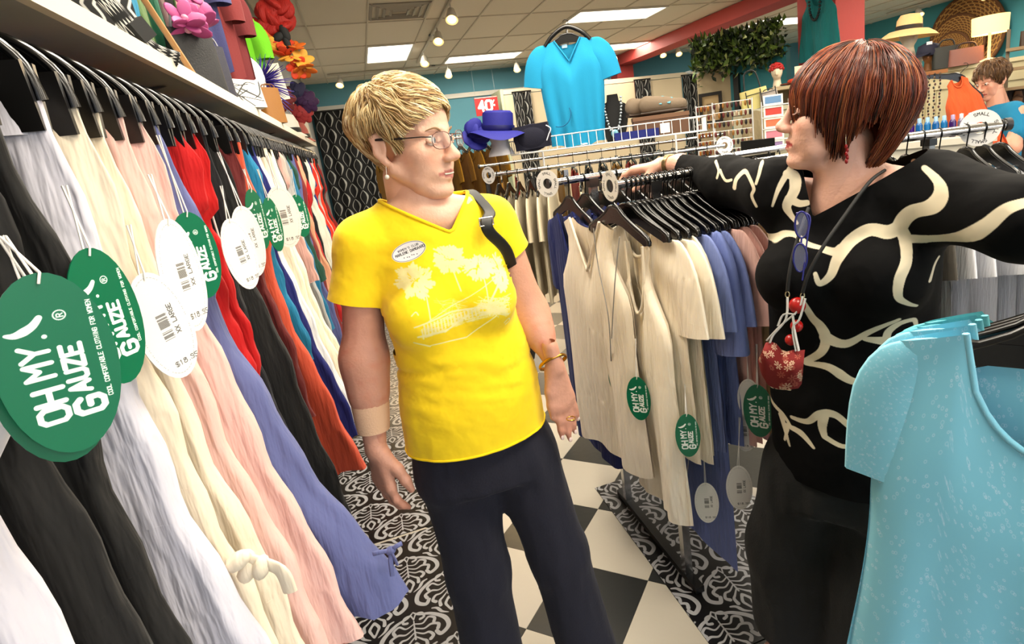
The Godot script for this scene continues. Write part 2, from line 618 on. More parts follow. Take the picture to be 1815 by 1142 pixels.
# ---------- the room ----------
const GX := -0.24
const GZ := 0.61
func room() -> void:
	var X0 := -0.62
	var X1 := 10.0
	var Z0 := -10.9
	var Z1 := 4.5
	# floor: a slab with single tiles laid diagonally
	var fl := Node3D.new()
	fl.name = "floor"
	fl.set_meta("kind", "structure")
	add_child(fl)
	var b := MB.new()
	b.box(Vector3((X0 + X1) / 2, -0.056, (Z0 + Z1) / 2), Vector3(X1 - X0 + 0.3, 0.1, Z1 - Z0 + 0.3))
	part(fl, "slab", b, mat(Color(0.25, 0.24, 0.22), 0.8))
	var S := 0.305
	var tile := MB.new()
	var hs := S / 2 - 0.0006
	tile.box(Vector3(0, -0.0025, 0), Vector3(hs * 2, 0.005, hs * 2))
	var tm := tile.commit()
	var light := [mat(Color(0.70, 0.67, 0.61), 0.32, 0, "plaster", 0.06, 3), mat(Color(0.68, 0.65, 0.60), 0.34, 0, "plaster", 0.06, 3)]
	var dark := [mat(Color(0.115, 0.12, 0.115), 0.3, 0, "plaster", 0.06, 3), mat(Color(0.135, 0.14, 0.135), 0.33, 0, "plaster", 0.06, 3)]
	var o := Vector3(0.6393, 0, -1.475)
	var u := Vector3(cos(0.7854), 0, sin(0.7854))
	var w := Vector3(-u.z, 0, u.x)
	var turn := Basis(Vector3.UP, -0.7854)
	var rest_l := MB.new()
	var rest_d := MB.new()
	for i in range(-40, 40):
		for j in range(-40, 40):
			var p := o + u * (S * (i - 0.5)) + w * (S * (j - 0.5))
			if p.x < X0 - 0.2 or p.x > X1 or p.z < Z0 or p.z > Z1: continue
			var is_dark := posmod(i + j, 2) == 1
			if p.x < 2.6 and p.z > -3.9 and p.z < -0.1 and p.x > -0.45:
				part(fl, "tile", tm, (dark if is_dark else light)[rng.randi() % 2]).transform = Transform3D(turn, p)
			elif not (p.x < X0 + 0.22):
				(rest_d if is_dark else rest_l).box(p + Vector3(0, -0.0025, 0), Vector3(hs * 2, 0.005, hs * 2), turn)
	part(fl, "far_tiles", rest_l, light[0]).set_meta("kind", "stuff")
	part(fl, "far_dark_tiles", rest_d, dark[0]).set_meta("kind", "stuff")
	# ceiling: slab, bars, and lay-in tiles
	var ce := Node3D.new()
	ce.name = "ceiling"
	ce.set_meta("kind", "structure")
	add_child(ce)
	b = MB.new()
	b.box(Vector3((X0 + X1) / 2, CEIL + 0.10, (Z0 + Z1) / 2), Vector3(X1 - X0 + 0.3, 0.1, Z1 - Z0 + 0.3))
	part(ce, "slab", b, mat(Color(0.6, 0.58, 0.54), 0.9))
	b = MB.new()
	var x := GX - 0.61
	while x < X1:
		b.box(Vector3(maxf(x, X0), CEIL + 0.004, (Z0 + Z1) / 2), Vector3(0.016, 0.012, Z1 - Z0))
		x += 0.61
	var z := GZ - 1.22 * 10
	while z < Z1:
		if z > Z0: b.box(Vector3((X0 + X1) / 2, CEIL + 0.0045, z), Vector3(X1 - X0, 0.012, 0.016))
		z += 1.22
	var ceil_m := mat(Color(0.88, 0.85, 0.79), 0.9, 0, "plaster", 0.25, 6)
	part(ce, "grid_bars", b, mat(Color(0.80, 0.77, 0.71), 0.7))
	var ct := MB.new()
	ct.box(Vector3(0, 0, 0), Vector3(0.607, 0.02, 1.217))
	var cm := ct.commit()
	var cm2 := [ceil_m, mat(Color(0.86, 0.83, 0.77), 0.9, 0, "plaster", 0.25, 6)]
	for i in 18:
		for j in range(-10, 3):
			var p := Vector3(GX - 0.61 + 0.61 * (i + 0.5), CEIL + 0.02, GZ + 1.22 * (j + 0.5))
			if p.z < Z0 - 0.5: continue
			if p.z < -4.3: part(ce, "tile", cm, cm2[rng.randi() % 2]).position = p
			else: part(ce, "tile", cm, cm2[0]).position = p
	# walls
	var teal := mat(Color(0.36, 0.59, 0.66), 0.75, 0, "plaster", 0.1, 2)
	b = MB.new()
	b.box(Vector3((X0 + X1) / 2, CEIL / 2, Z0 - 0.06), Vector3(X1 - X0 + 0.3, CEIL + 0.1, 0.12))
	structure("wall_back", b, teal)
	b = MB.new()
	b.box(Vector3(X1 + 0.06, CEIL / 2, (Z0 + Z1) / 2), Vector3(0.12, CEIL + 0.1, Z1 - Z0 + 0.3))
	structure("wall_right", b, mat(Color(0.24, 0.55, 0.59), 0.7, 0, "plaster", 0.1, 2))
	b = MB.new()
	b.box(Vector3(X0 - 0.06, CEIL / 2, (Z0 + Z1) / 2), Vector3(0.12, CEIL + 0.1, Z1 - Z0 + 0.3))
	structure("wall_left", b, mat(Color(0.55, 0.55, 0.54), 0.8, 0, "plaster", 0.1, 2))
	# shop front behind the camera: sill, header, piers, glass
	b = MB.new()
	b.box(Vector3((X0 + X1) / 2, 0.2, Z1 + 0.06), Vector3(X1 - X0 + 0.3, 0.4, 0.12))
	b.box(Vector3((X0 + X1) / 2, 2.75, Z1 + 0.06), Vector3(X1 - X0 + 0.3, 0.5, 0.12))
	for px in [X0, 2.05, 4.7, 7.35, X1]:
		b.box(Vector3(px, 1.45, Z1 + 0.06), Vector3(0.3, 2.1, 0.12))
	structure("wall_front", b, mat(Color(0.7, 0.68, 0.64), 0.8))
	var glass := StandardMaterial3D.new()
	glass.albedo_color = Color(0.9, 0.95, 0.95, 0.06)
	glass.transparency = BaseMaterial3D.TRANSPARENCY_ALPHA
	glass.roughness = 0.02
	for i in 4:
		var a: float = [X0, 2.05, 4.7, 7.35][i] + 0.15
		var c: float = [2.05, 4.7, 7.35, X1][i] - 0.15
		b = MB.new()
		b.box(Vector3((a + c) / 2, 1.45, Z1 + 0.06), Vector3(c - a, 2.1, 0.006))
		structure("window_%d" % (i + 1), b, glass)
	# trim along the back wall
	b = MB.new()
	b.box(Vector3(2.2, 2.54, Z0 + 0.02), Vector3(5.6, 0.08, 0.04))
	structure("trim_1", b, mat(Color(0.85, 0.84, 0.8), 0.6))
	# coral beam and column
	var coral := mat(Color(0.72, 0.27, 0.255), 0.65, 0, "plaster", 0.1, 2)
	b = MB.new()
	b.box(Vector3(5.27, 2.86, -5.6), Vector3(0.36, 0.18, 10.6))
	var beam := part(self, "ceiling_beam", b, coral)
	beam.set_meta("kind", "structure")
	b = MB.new()
	b.box(Vector3(5.27, 1.4, -10.75), Vector3(0.36, 2.8, 0.3))
	part(self, "pilaster", b, coral).set_meta("kind", "structure")
	b = MB.new()
	b.box(Vector3(5.27, 1.4, -5.38), Vector3(0.40, 2.8, 0.56))
	part(self, "column", b, coral).set_meta("kind", "structure")
	# vinyl runners with a damask print
	runner(0.682, 1.22, -2.04, -1.125, "damask vinyl runner on the tiles beneath the rail of cream tops")
	runner(-0.60, 0.05, -2.135, 0.4, "damask vinyl runner beneath the blue and pink trousers by the wall")
	runner(-0.60, 0.05, -6.0, -2.15, "damask vinyl runner farther down the wall beneath the red trousers")

func runner(xa: float, xb: float, za: float, zb: float, label: String) -> void:
	var b := MB.new()
	var r := 0.25
	var q := 0.292
	b.face([Vector3(xa, 0.003, za), Vector3(xb, 0.003, za), Vector3(xb, 0.003, zb), Vector3(xa, 0.003, zb)], [Vector2(xa / r, za / q), Vector2(xb / r, za / q), Vector2(xb / r, zb / q), Vector2(xa / r, zb / q)])
	var e := MB.new()
	e.box(Vector3((xa + xb) / 2, 0.0018, (za + zb) / 2), Vector3(xb - xa, 0.0022, zb - za))
	var t := thing("vinyl_runner", label, "floor runner", Vector3.ZERO)
	part(t, "printed_face", b, printed(tex["damask"], 0.28))
	part(t, "backing", e, mat(Color(0.05, 0.05, 0.05), 0.5))

# ---------- garments ----------
func extrude(b: MB, outline: Array, depth: float, xf := Transform3D()) -> void:
	var p := PackedVector2Array(outline)
	var t := Geometry2D.triangulate_polygon(p)
	for s in [-1.0, 1.0]:
		var base := b.v.size()
		for q in p: b.vert(xf * Vector3(q.x, q.y, s * depth / 2), q)
		for i in range(0, t.size(), 3):
			if s > 0: b.tri(base + t[i], base + t[i + 1], base + t[i + 2])
			else: b.tri(base + t[i + 2], base + t[i + 1], base + t[i])
	for i in p.size():
		var a := p[i]
		var c := p[(i + 1) % p.size()]
		b.face([xf * Vector3(a.x, a.y, -depth / 2), xf * Vector3(c.x, c.y, -depth / 2), xf * Vector3(c.x, c.y, depth / 2), xf * Vector3(a.x, a.y, depth / 2)])

func hook(b: MB, y0: float, top: float, r: float) -> void:   # a wire hook over a rail whose centre is at height top
	var p := [Vector3(0, y0, 0)]
	for i in 9:
		var a := -PI / 2 + PI * 1.35 * i / 8.0
		p.append(Vector3(cos(a) * r, top + sin(a) * r, 0) if i > 0 else Vector3(0.0, (y0 + top - r) / 2, 0))
	b.tube(p, 0.0022, 5)

var clip_hanger_proto: Node3D
func clip_hanger(at: Vector3, label: String, group: String) -> Node3D:
	if clip_hanger_proto == null:
		var t := thing("clip_hanger", label, "hanger", at, group)
		var b := MB.new()
		hook(b, -0.004, 0.022, 0.0155)
		part(t, "hook", b, mat(Color(0.75, 0.75, 0.76), 0.25, 1.0))
		b = MB.new()
		var o := []
		for q in [[0, 0.014], [0.06, 0.014], [0.1, 0.007], [0.126, -0.010], [0.144, -0.036], [0.150, -0.068], [0.124, -0.068], [0.114, -0.040], [0.092, -0.022], [0.05, -0.014], [0, -0.013]]: o.append(Vector2(q[0], q[1]))
		var full := o.duplicate()
		for i in range(o.size() - 2, 0, -1): full.append(Vector2(-o[i].x, o[i].y))
		full.reverse()
		extrude(b, full, 0.007)
		for s in [-1, 1]:   # raised rim
			var rim := []
			for i in 6: rim.append(Vector3(s * o[i].x, o[i].y, 0))
			b.tube(curve(rim, 3), 0.0055, 6)
		part(t, "body", b, mat(Color(0.018, 0.018, 0.02), 0.22))
		for s in [-1, 1]:
			b = MB.new()
			b.box(Vector3(s * 0.135, -0.064, 0.009), Vector3(0.026, 0.062, 0.006), Basis(Vector3.RIGHT, 0.12))
			b.box(Vector3(s * 0.135, -0.064, -0.009), Vector3(0.026, 0.062, 0.006), Basis(Vector3.RIGHT, -0.12))
			b.box(Vector3(s * 0.135, -0.044, 0), Vector3(0.018, 0.01, 0.02))
			part(t, "clip", b, mat(Color(0.05, 0.045, 0.04), 0.3))
		clip_hanger_proto = t
		return t
	var c := copy(clip_hanger_proto, Transform3D(Basis(), at))
	relabel(c, label, "hanger", group)
	return c

func trousers_mesh(L: float, wt: float, wh: float, shift: float, th: float, sd: int, splay := 0.0) -> MB:
	var r := RandomNumberGenerator.new()
	r.seed = sd
	var b := MB.new()
	for s in [-1.0, 1.0]:
		var rows := []
		var f1 := r.randf_range(3, 5)
		var f2 := r.randf_range(7, 10)
		var p1 := r.randf() * TAU
		var p2 := r.randf() * TAU
		for j in 31:
			var t := j / 30.0
			var tot := lerpf(wt, wh, smoothstep(0.0, 0.9, t))
			tot += 0.012 * sin(PI * clampf(t * 3.0, 0, 1))
			var a := tot / 2 + 0.006 + (0.014 if t < 0.3 else 0.0)
			var cx: float = s * tot / 2 + shift * t * t + s * splay * t * t
			var row := []
			var thick := lerpf(0.010, th, smoothstep(0.0, 0.25, t)) * (1.0 - 0.25 * t)
			for i in 30:
				var q := TAU * i / 30
				var co := cos(q)
				var si := sin(q)
				var x := a * signf(co) * pow(absf(co), 0.75)
				var z := thick * signf(si) * pow(absf(si), 0.8)
				var u := x / a
				z += (0.10 + 0.22 * t) * th * sin(u * f1 + p1 + t * 1.3) * (0.4 + 0.6 * absf(si))
				z += (0.0035 * sin(u * f2 * 1.6 + p2 + 2.0 * sin(t * 5 + p1)) + 0.002 * sin(u * 23 + p1 + t * 9)) * signf(si) * minf(1, absf(si) * 2)
				var ed := (0.004 * sin(t * 17 + p1) + 0.003 * sin(t * 41 + p2)) * signf(u) * absf(u)
				row.append(Vector3(cx + x + ed + 0.006 * t * sin(t * 6 + p2), -L * t - 0.006 * sin(u * 5 + p1) * t, z))
			rows.append(row)
		b.grid(rows, true)
		b.cap(rows[-1], true)
	return b
func waistband_mesh(wt: float, th: float) -> MB:
	var b := MB.new()
	var rows := []
	for j in 5:
		var t := j / 4.0
		var row := []
		for i in 60:
			var q := TAU * i / 60
			var co := cos(q)
			var si := sin(q)
			var k := 1.0 + 0.05 * sin(i * 2.7) * sin(PI * t)
			row.append(Vector3((wt + 0.006) * signf(co) * pow(absf(co), 0.6), 0.004 - 0.034 * t, (th + 0.004) * k * signf(si) * pow(absf(si), 0.7)))
		rows.append(row)
	b.grid(rows, true)
	b.cap(rows[0], false)
	return b
func tag_mesh() -> ArrayMesh:
	if not mats.has("tagmesh"):
		var b := MB.new()
		for s in [-1.0, 1.0]:
			var o := b.vert(Vector3(0, -0.07, 0.0006 * s), Vector2(0.5, 0.5))
			var base := b.v.size()
			for i in 32:
				var a := TAU * i / 32
				b.vert(Vector3(cos(a) * 0.036, -0.07 + sin(a) * 0.07, 0.0006 * s), Vector2(0.5 + 0.5 * cos(a), 0.5 - 0.5 * sin(a)))
			for i in 32:
				if s > 0: b.tri(o, base + (i + 1) % 32, base + i)
				else: b.tri(o, base + i, base + (i + 1) % 32)
		for i in 32:
			var a := TAU * i / 32
			var c := TAU * (i + 1) / 32
			b.face([Vector3(cos(a) * 0.036, -0.07 + sin(a) * 0.07, -0.0006), Vector3(cos(c) * 0.036, -0.07 + sin(c) * 0.07, -0.0006), Vector3(cos(c) * 0.036, -0.07 + sin(c) * 0.07, 0.0006), Vector3(cos(a) * 0.036, -0.07 + sin(a) * 0.07, 0.0006)], [Vector2(0.02, 0.5), Vector2(0.02, 0.5), Vector2(0.02, 0.5), Vector2(0.02, 0.5)])
		mats["tagmesh"] = b.commit()
		mats["green"] = printed(tex["tag_green"], 0.35)
		mats["white"] = printed(tex["tag_white"], 0.5)
	return mats["tagmesh"]
# top: where the tag's hole is (world), from: where its string is tied (world)
func swing_tag(parent: Node3D, top: Vector3, from: Vector3, yaw: float, kind: String, size := 1.0, roll := 0.0) -> void:
	var inv := parent.global_transform.affine_inverse()
	var o := part(parent, "swing_tag", tag_mesh(), null, "green oval swing tag with white lettering" if kind == "green" else "off-white oval swing tag with barcode")
	o.set_surface_override_material(0, mats[kind])
	o.transform = inv * Transform3D(Basis(Vector3.UP, yaw) * Basis(Vector3.BACK, roll) * Basis().scaled(Vector3.ONE * size), top)
	var b := MB.new()
	var it := o.transform.affine_inverse() * inv
	var hole: Vector3 = it * top + Vector3(0, -0.008, 0.0014)
	var tie: Vector3 = it * from
	b.tube([hole, hole + Vector3(0.002, 0.008, 0.001), tie], 0.0011, 5)
	b.tube([hole + Vector3(0, 0, -0.0028), hole + Vector3(-0.002, 0.008, -0.002), tie + Vector3(0.003, 0, 0.002)], 0.0011, 5)
	part(o, "string", b, mat(Color(0.85, 0.84, 0.82), 0.8))

const SC := 0.72     # size of everything on the wall rack, as seen from the floor scale
func trouser_rack() -> void:
	var rx := -0.415
	var ry := 1.652
	var t := thing("hanging_rail", "chrome hanging rail below the wall shelf carrying the trousers", "rail", Vector3(rx, ry, 0))
	var b := MB.new()
	b.tube([Vector3(0, 0, 1.2), Vector3(0, 0, -4.85)], 0.0125, 12)
	part(t, "bar", b, mat(Color(0.8, 0.8, 0.8), 0.18, 1.0))
	for z in [0.6, -1.0, -2.6, -4.4]:
		b = MB.new()
		b.box(Vector3(-0.1, 0, z), Vector3(0.2, 0.012, 0.02))
		b.box(Vector3(-0.2, 0, z), Vector3(0.01, 0.06, 0.04))
		part(t, "bracket", b, mat(Color(0.3, 0.3, 0.3), 0.4, 0.8))
	# shelf
	t = thing("wall_shelf", "long white shelf on the wall above the hanging trousers", "shelf", Vector3(-0.288, 1.678, 0))
	b = MB.new()
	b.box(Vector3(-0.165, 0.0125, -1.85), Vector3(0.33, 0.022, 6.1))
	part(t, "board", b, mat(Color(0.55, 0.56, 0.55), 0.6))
	b = MB.new()
	b.box(Vector3(-0.004, 0.013, -1.85), Vector3(0.012, 0.027, 6.1))
	part(t, "edge_band", b, mat(Color(0.82, 0.79, 0.72), 0.5))
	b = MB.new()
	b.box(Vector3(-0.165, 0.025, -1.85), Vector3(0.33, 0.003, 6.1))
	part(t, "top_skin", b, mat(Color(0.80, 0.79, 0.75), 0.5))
	for z in [0.6, -1.4, -3.0, -4.6]:
		b = MB.new()
		extrude(b, [Vector2(0, 0), Vector2(-0.28, 0), Vector2(-0.28, -0.03), Vector2(-0.05, -0.012)], 0.008, Transform3D(Basis(), Vector3(-0.05, 0, z)))
		part(t, "bracket", b, mat(Color(0.25, 0.25, 0.25), 0.5))
	# trousers: z, colour, name, length, half width at hem, shift at hem, thickness
	var W := Color(0.80, 0.79, 0.83)
	var CR := Color(0.88, 0.83, 0.74)
	var PK := Color(0.87, 0.71, 0.67)
	var BL := Color(0.36, 0.385, 0.565)
	var list := [
		[-0.46, W, "white", 0.9, 0.145, 0.0, 0.026], [-0.54, Color(0.035, 0.03, 0.028), "black", 0.88, 0.14, 0.012, 0.024], [-0.595, Color(0.04, 0.035, 0.032), "black", 0.9, 0.15, 0.02, 0.022],
		[-0.668, W, "white", 0.9, 0.165, 0.045, 0.03], [-0.745, CR, "cream", 0.82, 0.15, 0.03, 0.024], [-0.80, CR, "cream", 0.9, 0.16, 0.05, 0.026], [-0.865, PK, "pale pink", 0.9, 0.16, 0.06, 0.026], [-0.925, PK, "pale pink", 0.91, 0.165, 0.095, 0.026],
		[-1.0, BL, "slate blue", 0.90, 0.16, 0.18, 0.04],
		[-1.13, Color(0.72, 0.02, 0.03), "scarlet", 0.5, 0.14, 0.01, 0.026], [-1.19, Color(0.72, 0.025, 0.03), "scarlet", 0.52, 0.14, 0.01, 0.026], [-1.27, Color(0.03, 0.035, 0.06), "navy", 0.86, 0.14, 0.01, 0.025],
		[-1.36, Color(0.012, 0.012, 0.014), "black", 0.95, 0.16, 0.07, 0.04], [-1.50, Color(0.36, 0.08, 0.085), "maroon", 0.7, 0.145, 0.03, 0.03], [-1.585, Color(0.78, 0.31, 0.21), "coral", 0.92, 0.155, 0.1, 0.035],
		[-1.69, Color(0.02, 0.42, 0.58), "turquoise", 0.62, 0.145, 0.03, 0.03], [-1.79, Color(0.012, 0.06, 0.36), "royal blue", 0.92, 0.15, 0.09, 0.03], [-1.88, Color(0.82, 0.83, 0.85), "white", 0.9, 0.15, 0.09, 0.03], [-1.99, CR, "cream", 0.92, 0.155, 0.1, 0.034],
		[-2.12, CR, "cream", 0.9, 0.15, 0.09, 0.03], [-2.22, Color(0.20, 0.19, 0.19), "grey", 0.9, 0.14, 0.05, 0.03], [-2.33, Color(0.78, 0.60, 0.56), "pale pink", 0.5, 0.145, 0.04, 0.03], [-2.43, Color(0.60, 0.60, 0.59), "silver grey", 0.85, 0.14, 0.04, 0.03], [-2.53, Color(0.02, 0.36, 0.5), "turquoise", 0.75, 0.14, 0.03, 0.03], [-2.63, Color(0.03, 0.22, 0.16), "bottle green", 0.55, 0.14, 0.03, 0.03],
		[-2.73, Color(0.30, 0.32, 0.5), "slate blue", 0.9, 0.14, 0.04, 0.03], [-2.83, Color(0.40, 0.1, 0.1), "maroon", 0.9, 0.14, 0.05, 0.03], [-2.95, Color(0.78, 0.55, 0.42), "peach", 0.7, 0.14, 0.05, 0.03], [-3.05, Color(0.62, 0.02, 0.03), "scarlet", 0.85, 0.14, 0.05, 0.03], [-3.17, Color(0.015, 0.015, 0.02), "black", 0.85, 0.14, 0.04, 0.03], [-3.28, Color(0.75, 0.74, 0.68), "ivory", 0.75, 0.145, 0.06, 0.03],
		[-3.40, Color(0.78, 0.76, 0.70), "ivory", 0.65, 0.145, 0.08, 0.03], [-3.53, Color(0.05, 0.16, 0.4), "royal blue", 0.6, 0.14, 0.05, 0.03], [-3.66, Color(0.75, 0.14, 0.04), "orange", 0.75, 0.15, 0.09, 0.03], [-3.80, Color(0.70, 0.68, 0.65), "ivory", 0.7, 0.145, 0.08, 0.03], [-3.95, Color(0.78, 0.17, 0.04), "orange", 0.7, 0.15, 0.09, 0.03], [-4.1, Color(0.05, 0.05, 0.06), "black", 0.8, 0.15, 0.09, 0.03], [-4.3, Color(0.5, 0.06, 0.05), "scarlet", 0.8, 0.15, 0.09, 0.03]]
	var seen := {}
	var objs := []
	for i in list.size():
		var q: Array = list[i]
		seen[q[2]] = seen.get(q[2], 0) + 1
	for i in list.size():
		var q: Array = list[i]
		var prev: String = "the wall end" if i == 0 else list[i - 1][2]
		var next: String = "the rail end" if i == list.size() - 1 else list[i + 1][2]
		var lab := "%s trousers on the wall rail between the %s and %s ones" % [q[2], prev, next]
		if i == 4: lab = "cream trousers with knotted ties, between white and cream pairs on the wall rail"
		if i == 0: lab = "white crinkled trousers clipped on the wall rail in front of the two black pairs"
		if i == list.size() - 1: lab = "scarlet trousers at the far end of the wall rail"
		var at := Vector3(rx, 1.565, q[0])
		var turn := Basis(Vector3.UP, rng.randf_range(-0.05, 0.05))
		t = thing("trousers", lab, "trousers", at, "trousers on the wall rail", turn)
		var room_z: float = minf(absf(q[0] - list[maxi(i - 1, 0)][0]) if i > 0 else 0.08, absf(q[0] - list[mini(i + 1, list.size() - 1)][0]) if i < list.size() - 1 else 0.08)
		q[6] = minf(q[6], room_z * 0.40)
		var m := cloth(q[1], "gauze", 0.6, 4.5)
		part(t, "legs", trousers_mesh(q[3], 0.128, q[4], q[5], q[6], 100 + i), m)
		part(t, "waistband", waistband_mesh(0.128, 0.012 + q[6] * 0.12), m)
		objs.append(t)
		var h := clip_hanger(Vector3(rx, 1.632, q[0]), "black clip hanger holding the %s trousers between %s and %s ones" % [q[2], prev, next], "clip hangers on the wall rail")
		h.rotation.y = turn.get_euler().y
		if i > 8 and i < 20 and i % 3 != 1:   # drawstrings
			b = MB.new()
			for s in [-1.0, 1.0]: b.tube(curve([Vector3(0.10, -0.01, 0.012), Vector3(0.118 + 0.01 * s, -0.06, 0.026), Vector3(0.124 + 0.012 * s, -0.2, 0.03)], 4), 0.0022, 5)
			part(t, "drawstring", b, mat(Color(0.84, 0.82, 0.8), 0.8))
	# pairs between the hangers: the rail is full, so spare hangers show between them
	for k in 30:
		var hz := -1.06 - 0.11 * k
		var free := true
		for q in list: free = free and absf(q[0] - hz) > 0.034
		if free: clip_hanger(Vector3(rx, 1.632, hz), "empty black plastic clip hanger pushed between the trousers on the wall rail", "spare clip hangers on the wall rail")
	# the slate blue pair: ties at the hem
	b = MB.new()
	var kp := at_z(693, 968, -0.972) - Vector3(rx, 1.565, -1.0)
	b.ell(kp, Vector3(0.010, 0.008, 0.008), Basis(), 8, 6)
	for s in [[-0.03, 0.006], [0.022, 0.010], [-0.006, -0.05], [0.006, -0.03]]:
		b.tube(curve([kp, kp + Vector3(s[0] * 0.6, s[1] * 0.5 + 0.004, 0.005), kp + Vector3(s[0], s[1], 0.003)], 4), 0.0045, 6, true, 0.5)
	part(objs[8], "hem_tie", b, cloth(BL, "gauze", 0.5, 4.0))
	# the cream pair: knotted ties
	b = MB.new()
	kp = at_z(448, 985, -0.70) - Vector3(rx, 1.565, -0.745)
	for s in 5: b.ell(kp + Vector3(rng.randf_range(-0.012, 0.012), rng.randf_range(-0.02, 0.012), rng.randf_range(-0.006, 0.01)), Vector3(0.017, 0.010, 0.010), Basis(Vector3.BACK, rng.randf() * 3), 10, 6)
	b.tube(curve([kp, kp + Vector3(0.03, -0.02, 0.008), kp + Vector3(0.034, -0.055, 0.006)], 5), 0.009, 8, true, 0.4)
	part(objs[4], "hem_tie", b, cloth(CR, "gauze", 0.5, 4.0))
	# swing tags
	swing_tag(objs[2], at_z(62, 484, -0.445), at_z(0, 420, -0.50), 0.62, "green", 0.88, -0.06)
	swing_tag(objs[2], at_z(46, 506, -0.450), at_z(-4, 420, -0.50), 0.66, "green", 0.88, -0.05)
	swing_tag(objs[3], at_z(152, 440, -0.592), at_z(110, 330, -0.63), 1.12, "green", 0.9)
	swing_tag(objs[4], at_z(250, 485, -0.672), at_z(225, 400, -0.70), 0.95, "white", 0.86, 0.12)
	swing_tag(objs[5], at_z(294, 388, -0.742), at_z(262, 310, -0.77), 1.2, "white", 0.95)
	swing_tag(objs[7], at_z(328, 376, -0.86), at_z(277, 240, -0.88), 0.85, "green", 0.84)
	swing_tag(objs[8], at_z(404, 388, -0.955), at_z(390, 330, -0.97), 0.95, "white", 0.8, 0.1)
	swing_tag(objs[10], at_z(425, 365, -1.10), at_z(385, 270, -1.12), 0.95, "white", 0.9)
	swing_tag(objs[12], at_z(443, 335, -1.30), at_z(430, 300, -1.30), 1.15, "green", 0.9)
	swing_tag(objs[13], at_z(473, 350, -1.44), at_z(455, 300, -1.44), 1.15, "green", 0.9)
	swing_tag(objs[15], at_z(490, 330, -1.62), at_z(470, 275, -1.62), 0.5, "white", 1.15)
	swing_tag(objs[17], at_z(523, 345, -1.82), at_z(515, 300, -1.82), 0.8, "green", 0.9)
	# floor-length things resting on the base: a low plinth keeps the runner's edge
	size_disc(Vector3(rx, ry, -1.42), Basis(Vector3.UP, 0.25), 0.05, "white card size divider on the wall rail among the hangers")

func size_disc(at: Vector3, turn: Basis, r: float, label: String) -> Node3D:
	var t := thing("size_divider", label, "size divider", at, "", turn)
	var b := MB.new()
	for s in [-1.0, 1.0]:
		var rows := []
		var uvs := []
		for q in [0.018 / r, 1.0]:
			var row := []
			var ur := []
			for i in 33:
				var a := TAU * i / 32
				row.append(Vector3(cos(a) * r * q, sin(a) * r * q, 0.0012 * s))
				ur.append(Vector2(0.5 + 0.5 * cos(a) * q, 0.5 - 0.5 * sin(a) * q))
			rows.append(row)
			uvs.append(ur)
		if s < 0: rows.reverse(); uvs.reverse()
		b.grid(rows, false, uvs)
	if not mats.has("disc"):
		var im := blank(256, 256, Color(0.86, 0.85, 0.83))
		for k in 4:
			var word := "SMALL"
			for i in 5:
				var a := TAU * (k / 4.0) - 0.42 + i * 0.21 - PI / 2
				write(im, word[i], Vector2(128 + cos(a) * 108, 128 + sin(a) * 108), 20, Vector2(-sin(a), cos(a)), 1.9, Color(0.12, 0.12, 0.12))
		keep("size_disc", im)
		mats["disc"] = printed(tex["size_disc"], 0.5)
	part(t, "card", b, mats["disc"])
	return t

# ---------- tops ----------
func top_mesh(d: Dictionary, sd: int) -> MB:
	var r := RandomNumberGenerator.new()
	r.seed = sd
	var w: float = d.w
	var hem: float = d.get("hem", w + 0.04)
	var bust: float = d.get("bust", w + 0.02)
	var L: float = d.len
	var nk: float = d.get("neck", 0.08)
	var nd: float = d.get("nd", 0.12)
	var nb: float = d.get("nb", 0.03)
	var th: float = d.get("th", 0.03)
	var A: float = d.get("fold", 0.014)
	var slope: float = d.get("slope", 0.34)
	var vee: bool = d.get("vee", false)
	var NU: int = d.get("nu", 28)
	var NV: int = d.get("nv", 16)
	var p1 := r.randf() * TAU
	var p2 := r.randf() * TAU
	var f1 := r.randf_range(5, 7)
	var b := MB.new()
	for s in [1.0, -1.0]:
		var rows := []
		for j in NV + 1:
			var t := float(j) / NV
			var W := lerpf(lerpf(w, bust, smoothstep(0.05, 0.3, t)), hem, smoothstep(0.3, 1.0, t))
			if d.get("armhole", false): W -= 0.035 * sin(PI * clampf(t / 0.27, 0, 1))
			var row := []
			for i in NU + 1:
				var u := -1.0 + 2.0 * i / NU
				var x0 := u * w
				var yt := -absf(x0) * slope
				if absf(x0) < nk:
					var q := 1.0 - absf(x0) / nk
					yt = -nk * slope - (nd if s > 0 else nb) * (q if vee and s > 0 else sqrt(1.0 - (1 - q) * (1 - q)))
				var x := u * W
				var y := lerpf(yt, -L - 0.02 * (1 - u * u) * (1 if s > 0 else 0) + 0.006 * sin(u * 9 + p1), t)
				var side := sqrt(maxf(0, 1 - u * u * u * u))
				var z: float = s * lerpf(d.get("t0", 0.008), th, smoothstep(0.0, 0.25, t)) * side
				var fold := A * smoothstep(0.08, 1.0, t)
				z += fold * sin(u * f1 + p1 + 0.8 * t) + fold * 0.45 * s * sin(u * f1 * 2.3 + p2 - t)
				row.append(Vector3(x, y, z))
			rows.append(row)
		if s < 0:
			for q in rows: q.reverse()
		b.grid(rows)
	return b
